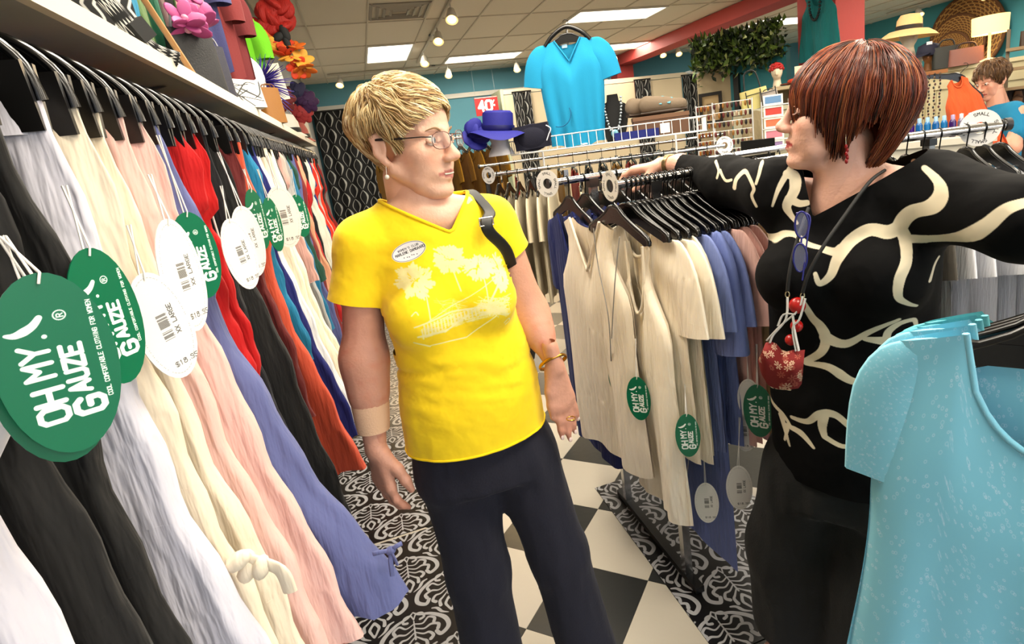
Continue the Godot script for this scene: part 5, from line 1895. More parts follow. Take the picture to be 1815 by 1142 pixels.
# ---------- rails of tops ----------
var hook_n := 0
func tops_rack() -> void:
	var ry := 1.334
	var C0 := Vector3(0.634, ry, -1.42)
	var B0 := Vector3(0.60, ry, -1.87)
	var A0 := Vector3(0.695, ry, -3.27)
	var A1 := Vector3(1.93, ry, -2.74)
	rail("chrome rail carrying the cream, blue and pink tops", C0, Vector3(1.95, ry, -1.42))
	rail("chrome rail carrying the royal blue tops", B0, Vector3(2.0, ry, -1.87))
	rail("long chrome rail beneath the white wire basket", A0, A1)
	rail("chrome rail of dark garments beyond the wire basket", Vector3(0.9, 1.36, -4.6), Vector3(2.9, 1.36, -4.1))
	for x in [0.761, 1.80]:
		var t := thing("rack_stand", "chrome two-post stand on the damask runner holding the rails" if x < 1 else "chrome two-post stand holding the other rail ends", "rack stand", Vector3(x, 0, 0))
		for z in [-1.42, -1.87]:
			var b := MB.new()
			b.box(Vector3(0, 0.66, z), Vector3(0.026, 1.31, 0.026))
			part(t, "post", b, mat(Color(0.7, 0.7, 0.7), 0.2, 1.0))
			b = MB.new()
			b.box(Vector3(0, ry - 0.02, z), Vector3(0.034, 0.03, 0.034))
			part(t, "collar", b, mat(Color(0.3, 0.3, 0.3), 0.3, 1.0))
		var b2 := MB.new()
		b2.box(Vector3(0, 0.018, -1.645), Vector3(0.03, 0.022, 0.6))
		part(t, "base_bar", b2, mat(Color(0.03, 0.035, 0.04), 0.35))
		b2 = MB.new()
		b2.box(Vector3(0, 0.5, -1.645), Vector3(0.02, 0.02, 0.43))
		part(t, "cross_bar", b2, mat(Color(0.7, 0.7, 0.7), 0.2, 1.0))
	var aside := thing("rack_stand", "chrome stand under the rail of ivory tops", "rack stand", Vector3(1.1, 0, -3.096))
	for q in [Vector3(0, 0, 0), Vector3(0.6, 0, 0.257)]:
		var b := MB.new()
		b.box(q + Vector3(0, 0.66, 0), Vector3(0.026, 1.3, 0.026))
		b.box(q + Vector3(0, 0.01, 0), Vector3(0.05, 0.02, 0.5))
		part(aside, "post", b, mat(Color(0.7, 0.7, 0.7), 0.2, 1.0))
	size_disc(C0 + Vector3(-0.006, 0, 0), Basis(Vector3.UP, -1.45), 0.042, "pale violet size divider at the end of the rail of cream tops")
	size_disc(B0 + Vector3(-0.006, 0, 0), Basis(Vector3.UP, -0.95), 0.047, "white size divider at the end of the rail of royal blue tops")
	size_disc(A0 + Vector3(-0.006, 0, 0), Basis(Vector3.UP, -0.95), 0.05, "white size divider at the aisle end of the rail beneath the basket")
	size_disc(A1, Basis(Vector3.UP, -0.2), 0.05, "white size divider at the inner end of the rail beneath the basket")
	var turn := Basis(Vector3.UP, -PI / 2)
	var cream := Color(0.94, 0.90, 0.82)
	var beige := Color(0.90, 0.85, 0.77)
	var blue := Color(0.43, 0.49, 0.71)
	var pink := Color(0.84, 0.67, 0.63)
	var khaki := Color(0.60, 0.55, 0.40)
	# x, colour, words, offset along z, height, shape
	var tee := {"w": 0.19, "bust": 0.215, "hem": 0.235, "len": 0.66, "neck": 0.085, "nd": 0.09, "sleeve": 0.20, "th": 0.011, "fold": 0.004, "r0": 0.08, "r1": 0.082, "sth": 0.014, "out": 0.3}
	var list := [
		[0.620, beige, "beige v-neck linen tank at the aisle end of the rail, facing out", -0.19, 1.262, {"w": 0.165, "bust": 0.225, "hem": 0.255, "len": 0.80, "neck": 0.10, "nd": 0.16, "armhole": true, "vee": true, "th": 0.028, "fold": 0.016}],
		[0.675, cream, "cream halter top with green tag hanging in front of the other cream tops", 0.03, 1.19, {"w": 0.085, "bust": 0.165, "hem": 0.185, "len": 0.80, "neck": 0.06, "nd": 0.20, "nb": 0.16, "armhole": true, "th": 0.022, "fold": 0.014}],
		[0.704, cream, "cream short-sleeved gauze top behind the cream halter top", 0.0, 1.245, tee], [0.732, cream, "cream frill-sleeved top between two other cream tops", 0.01, 1.24, tee], [0.760, Color(0.86, 0.82, 0.73), "cream top beside the slate blue ones", -0.02, 1.245, tee],
		[0.788, blue, "slate blue top next to the cream ones", 0.0, 1.245, tee], [0.815, Color(0.40, 0.46, 0.69), "long slate blue dress with white swing tags between the slate blue tops", 0.0, 1.245, {"w": 0.19, "bust": 0.2, "hem": 0.22, "len": 1.06, "neck": 0.08, "sleeve": 0.27, "th": 0.010, "fold": 0.004, "cat": "dress", "out": 0.2}], [0.842, blue, "slate blue top next to the pink ones", 0.0, 1.245, tee],
		[0.870, pink, "dusty pink top next to the slate blue ones", 0.02, 1.245, tee], [0.898, pink, "dusty pink top between two pink ones", 0.0, 1.245, tee], [0.926, Color(0.78, 0.63, 0.60), "dusty pink top next to the khaki ones", 0.0, 1.245, tee],
		[0.956, khaki, "khaki top next to the pink ones", 0.0, 1.245, tee], [0.986, khaki, "khaki top between two khaki ones", 0.0, 1.245, tee], [1.016, Color(0.5, 0.48, 0.36), "khaki top next to the black ones", 0.0, 1.245, tee], [1.05, Color(0.03, 0.03, 0.03), "black top beyond the khaki ones", 0.0, 1.245, tee], [1.09, Color(0.03, 0.03, 0.035), "black top at the covered end of the rail", 0.0, 1.245, tee]]
	var objs := []
	for i in list.size():
		var q: Array = list[i]
		var yaw := rng.randf_range(-0.06, 0.06)
		var tb := Basis(Vector3.UP, -PI / 2 + (yaw if i > 1 else (0.10 if i == 0 else -0.05)))
		var at := Vector3(q[0], q[4], -1.42 + q[3])
		objs.append(top_on("shirt", q[2], "tops on the rail of cream and blue clothes", at, tb, q[5], cloth(q[1], "gauze", 0.5, 4.0), 300 + i))
		top_hanger(Vector3(q[0] + 0.012, ry - 0.075, -1.42), turn, "black hanger under the " + q[2].get_slice(" at ", 0).get_slice(" with ", 0).get_slice(" hanging", 0), "hangers on the rail of cream and blue clothes")
	for k in 15:
		top_hanger(Vector3(0.655 + 0.029 * k + 0.016, ry - 0.075, -1.42), turn * Basis(Vector3.UP, 0.1), "spare black hanger squeezed between the cream, blue and pink tops", "spare hangers between the tops")
	swing_tag(objs[1], at_x(1128, 668, 0.622), at_x(1126, 600, 0.64), -0.75, "green", 0.98)
	swing_tag(objs[2], at_x(1216, 734, 0.672), at_x(1212, 670, 0.70), -0.45, "green", 0.9)
	swing_tag(objs[2], at_x(1205, 722, 0.695), at_x(1210, 670, 0.70), -0.45, "white", 0.95)
	swing_tag(objs[0], at_x(1086, 650, 0.62), at_x(1088, 560, 0.62), -1.1, "green", 0.62)
	swing_tag(objs[6], at_x(1250, 856, 0.75), at_x(1244, 760, 0.77), -0.5, "white", 0.95)
	swing_tag(objs[6], at_x(1308, 826, 0.82), at_x(1310, 740, 0.83), -0.45, "white", 1.0)
	swing_tag(objs[4], at_x(1216, 858, 0.80), at_x(1224, 780, 0.80), -1.1, "green", 1.05)
	swing_tag(objs[9], at_x(1326, 672, 0.86), at_x(1322, 610, 0.87), -0.8, "white", 0.85)
	swing_tag(objs[9], at_x(1318, 728, 0.86), at_x(1320, 660, 0.87), -0.8, "white", 0.9)
	swing_tag(objs[10], at_x(1342, 682, 0.87), at_x(1340, 610, 0.88), -0.9, "green", 1.1)
	# thin cords over the tank
	var b := MB.new()
	b.tube(curve([at_x(1052, 405, 0.60), at_x(1060, 470, 0.598), at_x(1078, 560, 0.59), at_x(1083, 640, 0.60)], 6), 0.0018, 5)
	b.tube(curve([at_x(1098, 420, 0.61), at_x(1090, 500, 0.60), at_x(1084, 600, 0.60)], 6), 0.0018, 5)
	for i in b.v.size(): b.v[i] = objs[0].global_transform.affine_inverse() * b.v[i]
	part(objs[0], "cord", b, mat(Color(0.55, 0.54, 0.52), 0.7))
	# royal blue on the next rail
	var royal := Color(0.012, 0.075, 0.33)
	var rs := {"w": 0.19, "bust": 0.205, "hem": 0.225, "len": 0.92, "neck": 0.085, "nd": 0.14, "vee": true, "sleeve": 0.24, "th": 0.016, "fold": 0.009, "r0": 0.07, "r1": 0.06, "sth": 0.014, "out": 0.08}
	for i in 12:
		var c: Color = [royal, Color(0.012, 0.08, 0.36), Color(0.01, 0.07, 0.30), royal, royal, Color(0.62, 0.58, 0.5), Color(0.02, 0.02, 0.022), Color(0.7, 0.68, 0.62), Color(0.02, 0.3, 0.4), Color(0.02, 0.02, 0.022), Color(0.02, 0.34, 0.42), Color(0.75, 0.75, 0.74)][i]
		var word: String = ["royal blue", "royal blue", "royal blue", "royal blue", "royal blue", "oatmeal", "black", "ivory", "teal", "black", "teal", "white"][i]
		var lab := "%s v-neck top, number %d along the rail of royal blue tops" % [word, i + 1]
		lab = word + " v-neck top " + ["at the aisle end of the royal blue rail", "second on the royal blue rail", "third on the royal blue rail", "fourth on the royal blue rail", "next to the oatmeal top", "between royal blue and black tops", "between the oatmeal and ivory tops", "between the black and teal tops", "between the ivory and black tops", "between the two teal tops", "next to the white top", "at the inner end of the royal blue rail"][i]
		top_on("shirt", lab, "tops on the royal blue rail", Vector3(0.655 + 0.062 * i, 1.245, -1.87), Basis(Vector3.UP, -PI / 2 + rng.randf_range(-0.06, 0.06)), rs if i < 5 else tee, cloth(c, "gauze", 0.4, 4.0), 340 + i)
		top_hanger(Vector3(0.667 + 0.062 * i, ry - 0.075, -1.87), turn, "black hanger on the royal blue rail under a %s top" % word, "hangers on the royal blue rail")
	# ivory tops beneath the basket
	var dir := (A1 - A0).normalized()
	var ab := Basis(Vector3.UP.cross(-dir), Vector3.UP, -dir)
	var ivory := [Color(0.74, 0.69, 0.58), Color(0.78, 0.73, 0.62), Color(0.70, 0.65, 0.54)]
	for i in 21:
		var p := A0 + dir * (0.045 + 0.06 * i)
		var dark := i > 9
		if absf(p.x - 1.1) < 0.045 or absf(p.x - 1.7) < 0.045: continue
		var c: Color = ivory[i % 3] if not dark else [Color(0.05, 0.05, 0.05), Color(0.3, 0.28, 0.25), Color(0.7, 0.68, 0.64), Color(0.04, 0.08, 0.2)][i % 4]
		var d := tee.duplicate()
		d.nu = 18
		d.nv = 10
		top_on("shirt", "ivory short-sleeved top on the rail beneath the wire basket" if not dark else ["black", "taupe", "pale grey", "navy"][i % 4] + " top on the rail beneath the wire basket", "tops beneath the wire basket", p + Vector3(0, -0.09, 0), ab, d, cloth(c, "gauze", 0.4, 4.0), 380 + i)
		top_hanger(p + Vector3(0, -0.075, 0), ab, "black hanger on the rail beneath the wire basket", "hangers beneath the wire basket")
	for i in 16:
		var fd := Vector3(2.0, 0, 0.5).normalized()
		var p := Vector3(0.9, 1.36, -4.6) + fd * (0.05 + 0.12 * i)
		var fb := Basis(Vector3.UP.cross(-fd), Vector3.UP, -fd)
		var d := tee.duplicate()
		d.nu = 14
		d.nv = 8
		var k := i % 4
		top_on("shirt", ["black", "mustard", "scarlet", "charcoal"][k] + " top on the rail beyond the wire basket", "tops beyond the wire basket", p + Vector3(0, -0.09, 0), fb, d, cloth([Color(0.03, 0.03, 0.03), Color(0.55, 0.38, 0.03), Color(0.5, 0.03, 0.02), Color(0.1, 0.1, 0.1)][k], "gauze", 0.4, 4.0), 410 + i)
		top_hanger(p + Vector3(0, -0.075, 0), fb, "black hanger on the rail beyond the wire basket", "hangers beyond the wire basket")
	# mustard tops near the far curtain
	var far := rail("chrome rail of mustard tops near the dark curtain", Vector3(0.1, 1.62, -5.2), Vector3(1.3, 1.62, -5.0))
	var pst := MB.new()
	pst.box(Vector3(0.6, -0.81, 0.1), Vector3(0.03, 1.6, 0.03))
	pst.box(Vector3(0.6, -1.61, 0.1), Vector3(0.5, 0.02, 0.5))
	part(far, "post", pst, mat(Color(0.6, 0.6, 0.6), 0.3, 1.0))
	for i in 11:
		var p := Vector3(0.16 + 0.1 * i, 1.62, -5.19 + 0.017 * i)
		var fb := Basis(Vector3.UP, -PI / 2 + 0.1)
		var d := tee.duplicate()
		d.nu = 14
		d.nv = 8
		d.len = 0.8
		top_on("shirt", "mustard yellow top on the rail near the dark curtain", "mustard tops", p + Vector3(0, -0.09, 0), fb, d, cloth([Color(0.62, 0.44, 0.03), Color(0.50, 0.34, 0.02)][i % 2], "gauze", 0.4, 4.0), 440 + i)
		top_hanger(p + Vector3(0, -0.075, 0), fb, "black hanger with a mustard yellow top", "hangers of the mustard tops")

func wire(t: Node3D, called: String, pts: Array, r: float, m: Material) -> void:
	var b := MB.new()
	b.tube(pts, r, 6)
	part(t, called, b, m)

func basket_shelf() -> void:
	var y0 := 1.43
	var L := at_d(904, 262, 3.25)
	var R := at_d(1252, 212, 3.15)
	var dir := Vector3(R.x - L.x, 0, R.z - L.z)
	var len := dir.length()
	dir = dir.normalized()
	var back := Vector3.UP.cross(dir)       # away from the camera?
	if back.dot(Vector3(L.x, 0, L.z)) < 0: back = -back
	var o := Vector3(L.x, y0, L.z)
	var t := thing("wire_basket", "long white wire basket above the rails holding hat, bust and shoes", "basket", o)
	var m := mat(Color(0.86, 0.86, 0.85), 0.4)
	var dep := 0.36
	var hgt := 0.075
	for y in [0.0, hgt]:
		wire(t, "rim_wire", [Vector3(0, y, 0), dir * len, ] if false else [Vector3(0, y, 0), dir * len + Vector3(0, y, 0)], 0.0032, m)
		wire(t, "rim_wire", [back * dep + Vector3(0, y, 0), dir * len + back * dep + Vector3(0, y, 0)], 0.0032, m)
		wire(t, "rim_wire", [Vector3(0, y, 0), back * dep + Vector3(0, y, 0)], 0.0032, m)
		wire(t, "rim_wire", [dir * len + Vector3(0, y, 0), dir * len + back * dep + Vector3(0, y, 0)], 0.0032, m)
	var n := 24
	for i in n + 1:
		var p := dir * len * i / n
		wire(t, "front_wire", [p, p + Vector3(0, hgt, 0)], 0.0022, m)
		wire(t, "base_wire", [p, p + back * dep], 0.0022, m)
		wire(t, "back_wire", [p + back * dep, p + back * dep + Vector3(0, hgt, 0)], 0.0022, m)
	for i in 9:
		var p := back * dep * i / 8.0
		wire(t, "side_wire", [p, p + Vector3(0, hgt, 0)], 0.0022, m)
		wire(t, "side_wire", [p + dir * len, p + dir * len + Vector3(0, hgt, 0)], 0.0022, m)
	for k in [0.15, 0.85]:
		wire(t, "leg", [dir * len * k + back * 0.1, dir * len * k + back * 0.1 + Vector3(0, -0.10, 0)], 0.006, m)
	# shelf price card
	var b := MB.new()
	b.box(dir * len * 0.80 + Vector3(0, 0.04, 0) - back * 0.006, Vector3(0.05, 0.05, 0.002), Basis(dir, Vector3.UP, dir.cross(Vector3.UP)))
	part(t, "price_card", b, mat(Color(0.9, 0.9, 0.88), 0.6))
	var face := -back
	var fb := Basis(Vector3.UP.cross(face), Vector3.UP, face)
	var fl := y0 + 0.006
	# turquoise t-shirt on a stand
	var p0 := at_d(1004, 60, 3.38)
	var tt := top_on("t_shirt", "bright turquoise v-neck t-shirt on a black hanger standing above the wire basket", "", Vector3(p0.x, at_d(1004, 62, 3.38).y, p0.z), fb, {"w": 0.155, "bust": 0.185, "hem": 0.16, "len": 0.59, "neck": 0.075, "nd": 0.12, "vee": true, "sleeve": 0.18, "r0": 0.072, "r1": 0.07, "sth": 0.018, "th": 0.034, "fold": 0.014, "out": 0.40, "slope": 0.30, "cat": "t-shirt"}, cloth(Color(0.0, 0.50, 0.66), "knit", 0.3, 10), 77)
	b = MB.new()
	var pk := []
	for i in 13:
		var a := -0.4 + (PI * 0.62 + 0.4) * i / 12.0
		pk.append(Vector3(-0.09 + cos(a) * 0.07, -0.42 - sin(a) * 0.07, 0.055))
	b.tube(pk, 0.003, 5)
	part(tt, "pocket_seam", b, cloth(Color(0.0, 0.34, 0.50), "knit", 0.3, 10))
	b = MB.new()
	b.box(Vector3(-0.02, -0.055, -0.006), Vector3(0.03, 0.02, 0.002))
	part(tt, "neck_label", b, mat(Color(0.6, 0.75, 0.85), 0.8))
	var h := top_hanger(tt.position + Vector3(0, -0.012, 0), fb, "thick black hanger inside the turquoise t-shirt", "")
	b = MB.new()
	b.tube(curve([Vector3(-0.13, -0.03, 0), Vector3(-0.08, 0.02, 0), Vector3(0, 0.055, 0), Vector3(0.08, 0.02, 0), Vector3(0.13, -0.03, 0)], 6), 0.012, 8)
	part(h, "yoke", b, mat(Color(0.03, 0.03, 0.03), 0.3))
	var st := thing("display_stand", "thin white display stand holding up the turquoise t-shirt", "stand", Vector3(p0.x, fl, p0.z) - face * 0.03)
	wire(st, "rod", [Vector3.ZERO, Vector3(0, tt.position.y - fl + 0.03, 0)], 0.006, m)
	b = MB.new()
	b.lathe([Vector2(0.07, 0), Vector2(0.07, 0.008), Vector2(0.0, 0.012)], 20)
	part(st, "foot", b, m)
	# blue hat on a white head
	var hp := at_d(885, 245, 3.30)
	var hd := Vector3(hp.x, fl, hp.z)
	t = thing("mannequin", "white display head wearing the royal blue hat", "mannequin head", hd, "", fb)
	b = MB.new()
	b.lathe([Vector2(0.075, 0), Vector2(0.07, 0.02), Vector2(0.05, 0.05), Vector2(0.05, 0.08), Vector2(0.07, 0.11), Vector2(0.08, 0.15), Vector2(0.07, 0.20), Vector2(0.0, 0.225)], 20)
	part(t, "head", b, mat(Color(0.75, 0.74, 0.76), 0.5))
	b = MB.new()
	b.ell(Vector3(0, 0.12, 0.075), Vector3(0.010, 0.02, 0.012))
	part(t, "nose", b, mat(Color(0.75, 0.74, 0.76), 0.5))
	t = thing("brimmed_hat", "royal blue organza hat with wide brim and bow", "hat", hd + Vector3(0, 0.138, 0), "", fb * Basis(Vector3.BACK, -0.12))
	var hm := mat(Color(0.04, 0.05, 0.45), 0.75, 0, "knit", 0.4, 10)
	b = MB.new()
	b.lathe([Vector2(0.0, 0.112), Vector2(0.07, 0.109), Vector2(0.086, 0.094), Vector2(0.088, 0.0)], 28)
	part(t, "crown", b, hm)
	b = MB.new()
	var rows := []
	for j in 5:
		var row := []
		for i in 40:
			var a := TAU * i / 40
			var r := lerpf(0.088, 0.17, j / 4.0)
			row.append(Vector3(cos(a) * r * 1.05, 0.0 - 0.03 * pow(j / 4.0, 2) + 0.02 * j / 4.0 * sin(a * 3 + 1), sin(a) * r))
		rows.append(row)
	b.grid(rows, true)
	part(t, "brim", b, hm)
	b = MB.new()
	b.lathe([Vector2(0.091, 0.0), Vector2(0.096, 0.012), Vector2(0.094, 0.03)], 28)
	part(t, "band", b, mat(Color(0.02, 0.025, 0.3), 0.4))
	b = MB.new()
	for i in 6:
		var a := 2.2 + i * 0.35
		b.ell(Vector3(-0.12 + cos(i * 1.7) * 0.035, 0.0 + sin(i * 1.7) * 0.05 - 0.03, 0.05), Vector3(0.055, 0.045, 0.015), Basis(Vector3(0.2, 0.5, 1).normalized(), i * 1.1), 12, 7)
	part(t, "bow", b, hm)
	# navy pouch, blue folder
	t = thing("pouch", "navy cloth pouch with a white tie leaning in the wire basket", "pouch", Vector3(at_d(945, 255, 3.22).x, fl, at_d(945, 255, 3.22).z), "", fb)
	b = MB.new()
	b.ell(Vector3(0, 0.075, 0), Vector3(0.11, 0.075, 0.03), Basis(Vector3.BACK, 0.05), 24, 12)
	b.box(Vector3(0, 0.08, 0), Vector3(0.2, 0.13, 0.04), Basis(Vector3.BACK, 0.05))
	part(t, "body", b, cloth(Color(0.012, 0.015, 0.11), "knit", 0.4, 10))
	b = MB.new()
	b.tube(curve([Vector3(0.09, 0.13, 0.025), Vector3(0.115, 0.11, 0.03), Vector3(0.10, 0.08, 0.03), Vector3(0.085, 0.05, 0.03)], 5), 0.003, 5)
	part(t, "tie", b, mat(Color(0.85, 0.85, 0.88), 0.6))
	t = thing("folder", "flat blue box lying in the wire basket beside the shoebox", "box", Vector3(at_d(1130, 243, 3.25).x, fl, at_d(1130, 243, 3.25).z), "", fb)
	b = MB.new()
	b.box(Vector3(0, 0.02, 0), Vector3(0.24, 0.04, 0.16))
	part(t, "lid", b, mat(Color(0.03, 0.10, 0.42), 0.5))
	b = MB.new()
	b.box(Vector3(0, 0.002, 0), Vector3(0.235, 0.004, 0.155))
	part(t, "base", b, mat(Color(0.02, 0.07, 0.3), 0.5))
	# necklace bust
	var bp := at_d(1090, 230, 3.35)
	t = thing("necklace_bust", "black velvet necklace bust behind the wire basket rim", "display bust", Vector3(bp.x, fl, bp.z), "", fb)
	b = MB.new()
	extrude(b, [Vector2(-0.05, 0), Vector2(0.05, 0), Vector2(0.075, 0.10), Vector2(0.085, 0.17), Vector2(0.07, 0.20), Vector2(0.035, 0.22), Vector2(0.03, 0.26), Vector2(-0.03, 0.26), Vector2(-0.035, 0.22), Vector2(-0.07, 0.20), Vector2(-0.085, 0.17), Vector2(-0.075, 0.10)], 0.03, Transform3D(Basis(Vector3.RIGHT, -0.2), Vector3.ZERO))
	part(t, "board", b, mat(Color(0.008, 0.008, 0.009), 0.95))
	b = MB.new()
	b.box(Vector3(0, 0.08, -0.09), Vector3(0.04, 0.17, 0.012), Basis(Vector3.RIGHT, 0.35))
	part(t, "easel", b, mat(Color(0.02, 0.02, 0.02), 0.8))
	t = thing("necklace", "chunky silver and clear bead necklace on the black bust", "necklace", Vector3(bp.x, fl, bp.z), "", fb)
	for s in [-1.0, 1.0]:
		for i in 11:
			b = MB.new()
			var q := Vector3(s * lerpf(0.05, 0.022, pow(i / 10.0, 2)), lerpf(0.235, 0.06, i / 10.0), lerpf(-0.028, 0.012, i / 10.0) + 0.012)
			b.ell(q, Vector3(0.009, 0.006, 0.005), Basis(Vector3.BACK, i * 1.3), 8, 5)
			part(t, "bead", b, mat(Color(0.62, 0.66, 0.66), 0.15, 0.6))
	b = MB.new()
	b.ell(Vector3(0, 0.04, 0.035), Vector3(0.022, 0.022, 0.008), Basis(), 12, 8)
	part(t, "pendant", b, mat(Color(0.4, 0.6, 0.66), 0.15, 0.3))
	# shoebox with trainers
	var sp := at_d(1170, 225, 3.33)
	var sb := Basis(Vector3.UP.cross(face), Vector3.UP, face) * Basis(Vector3.UP, 0.1)
	t = thing("shoebox", "brown cardboard shoebox under the taupe trainers", "box", Vector3(sp.x, fl, sp.z), "", sb)
	b = MB.new()
	b.box(Vector3(0, 0.045, 0), Vector3(0.30, 0.09, 0.17))
	part(t, "tray", b, mat(Color(0.34, 0.23, 0.15), 0.8))
	b = MB.new()
	b.box(Vector3(0, 0.098, 0), Vector3(0.306, 0.022, 0.176))
	part(t, "lid", b, mat(Color(0.40, 0.28, 0.19), 0.8))
	for k in 2:
		t = thing("trainer", ["taupe trainer with pale blue straps lying on the shoebox", "taupe trainer standing upright behind the other on the shoebox"][k], "shoe", Vector3(sp.x, fl + 0.112, sp.z) + (sb * Vector3(0.02, 0, 0.03) if k == 0 else sb * Vector3(-0.06, 0, -0.045)), "", sb * Basis(Vector3.UP, 1.4 if k == 0 else 1.9))
		var f := Body.new(Vector3(-0.07, -0.01, -0.16), Vector3(0.07, 0.14, 0.16), 0.008, 0.012)
		f.bone(Vector3(0, 0.045, -0.09), Vector3(0, 0.038, 0.10), 0.036, 0.034)
		f.bone(Vector3(0, 0.07, -0.085), Vector3(0, 0.06, 0.02), 0.035, 0.026)
		var fm := MB.new()
		f.mesh(fm)
		for i in fm.v.size(): fm.v[i].y = maxf(fm.v[i].y, 0.018)
		part(t, "upper", fm, mat(Color(0.40, 0.34, 0.27), 0.85, 0, "knit", 0.5, 12))
		b = MB.new()
		b.tube([Vector3(0, 0.012, -0.12), Vector3(0, 0.012, -0.05), Vector3(0, 0.012, 0.06), Vector3(0, 0.014, 0.132)], [0.03, 0.038, 0.04, 0.02], 14, true, 0.34, Vector3.RIGHT)
		part(t, "sole", b, mat(Color(0.22, 0.17, 0.13), 0.7))
		for q in 2:
			b = MB.new()
			b.tube(curve([Vector3(-0.04, 0.05, -0.01 + q * 0.045), Vector3(0, 0.092 - q * 0.012, 0.005 + q * 0.045), Vector3(0.04, 0.05, -0.01 + q * 0.045)], 5), 0.010, 6, true, 0.3, Vector3.BACK)
			part(t, "strap", b, mat(Color(0.30, 0.55, 0.60), 0.6))

func size_rail() -> void:
	var a := at_d(1500, 262, 2.1)
	var e := at_d(1788, 224, 2.28)
	a.y = 1.338
	e.y = 1.345
	var t := rail("chrome rail with a round SMALL size divider near its end", e, a, 0.0145)
	var b := MB.new()
	var dn := (a - e)
	b.box(dn * 0.93 + Vector3(0, -0.68, -0.0), Vector3(0.028, 1.32, 0.028))
	b.box(dn * 0.93 + Vector3(0, -1.33, 0), Vector3(0.5, 0.02, 0.06))
	part(t, "post", b, mat(Color(0.6, 0.6, 0.6), 0.25, 1.0))
	var dir := dn.normalized()
	var q := at_d(1735, 229, 2.25)
	q = e + dir * (q - e).dot(dir)
	size_disc(q, Basis(Vector3.UP, -0.72), 0.056, "large white SMALL size divider on the rail near the counter")
	var dh := Vector3(dir.x, 0, dir.z).normalized()
	var wb := Basis(Vector3.UP.cross(dh), Vector3.UP, dh)
	for i in 8:
		var p := e + dir * (0.02 + 0.048 * i + (0.03 if i > 2 else 0.0))
		var c: Color = Color(0.80, 0.80, 0.82) if i < 5 else Color(0.28, 0.26, 0.23)
		var d := {"w": 0.19, "bust": 0.21, "hem": 0.23, "len": 0.62 + 0.03 * (i % 3), "neck": 0.085, "sleeve": 0.22, "th": 0.010, "fold": 0.004, "nu": 20, "nv": 12, "sth": 0.012}
		top_on("shirt", ("white short-sleeved top on the rail with the SMALL divider" if i < 5 else "grey-brown top on the rail with the SMALL divider"), "tops on the SMALL rail", p + Vector3(0, -0.09, 0), wb, d, cloth(c, "gauze", 0.4, 4.0), 500 + i)
		top_hanger(p + Vector3(0, -0.075, 0), wb, "black hanger on the rail with the SMALL divider", "hangers on the SMALL rail")
	for i in 9:
		var p := e + dir * (0.47 + 0.03 * i)
		top_hanger(p + Vector3(0, -0.075, 0), wb, "empty black hanger bunched on the rail with the SMALL divider", "empty hangers on the SMALL rail")

func sky_blue_shirts() -> void:
	var z := Vector3(-0.80, 0, 0.60)
	var x := Vector3.UP.cross(z)
	var bs := Basis(x, Vector3.UP, z)
	var tip := at_d(1592, 618, 0.84)
	var sm := printed(tex["sprig"], 0.75, Vector3(2, 2.6, 1))
	sm.rim_enabled = true
	sm.rim = 0.3
	var words := ["sky blue t-shirt with pale sprigs, front of its bunch, on a black hanger", "sky blue sprigged t-shirt second in its bunch", "aqua t-shirt third in the sky blue bunch", "aqua t-shirt at the back of the sky blue bunch"]
	var c := tip + x * 0.172
	for i in 4:
		var at := c + z * (-0.032 * i - (0.018 if i > 0 else 0.0)) + Vector3(0, 0.058 - 0.004 * i, 0) + x * 0.008 * i
		var m: Material = sm if i < 2 else cloth([Color(0.35, 0.66, 0.72), Color(0.38, 0.70, 0.74)][i - 2], "knit", 0.3, 10)
		top_on("t_shirt", words[i], "sky blue t-shirts", at, bs, {"w": 0.17, "bust": 0.205, "hem": 0.26, "len": 0.82, "neck": 0.098, "nd": 0.16, "t0": 0.013, "nb": 0.035, "sleeve": 0.185, "r0": 0.058, "r1": 0.052, "th": 0.026 if i == 0 else 0.009, "fold": 0.011 if i == 0 else 0.005, "nu": 44, "nv": 26, "out": 0.16, "slope": 0.27, "cat": "t-shirt", "sth": 0.013 if i == 0 else 0.008}, m, 600)
		var h := top_hanger(at + Vector3(0, -0.024, 0), bs * Basis().scaled(Vector3(0.86, 1, 1)), ["black hanger in the front sky blue t-shirt", "black hanger in the second sky blue t-shirt", "black hanger in the first aqua t-shirt", "black hanger in the last aqua t-shirt"][i], "hangers of the sky blue t-shirts")
		if i == 0:
			var b := MB.new()
			b.box(Vector3(0.0, -0.03, 0), Vector3(0.25, 0.03, 0.010))
			part(h, "bar", b, mat(Color(0.02, 0.02, 0.022), 0.25))
	var ra := c + Vector3(0, 0.14, 0) + z * 0.10
	ra.y = c.y + 0.058 - 0.024 + 0.075
	var t := rail("chrome arm carrying the sky blue t-shirts", ra - z * 0.26, ra + z * 0.1)
	var b := MB.new()
	b.tube([z * 0.36, z * 0.36 + Vector3(0, -ra.y + 0.02, 0)], 0.013, 10)
	b.lathe([Vector2(0.0, 0.02), Vector2(0.16, 0.012), Vector2(0.16, 0.0)], 24, Transform3D(Basis(), z * 0.36 + Vector3(0, -ra.y, 0)))
	part(t, "post", b, mat(Color(0.7, 0.7, 0.7), 0.2, 1.0))

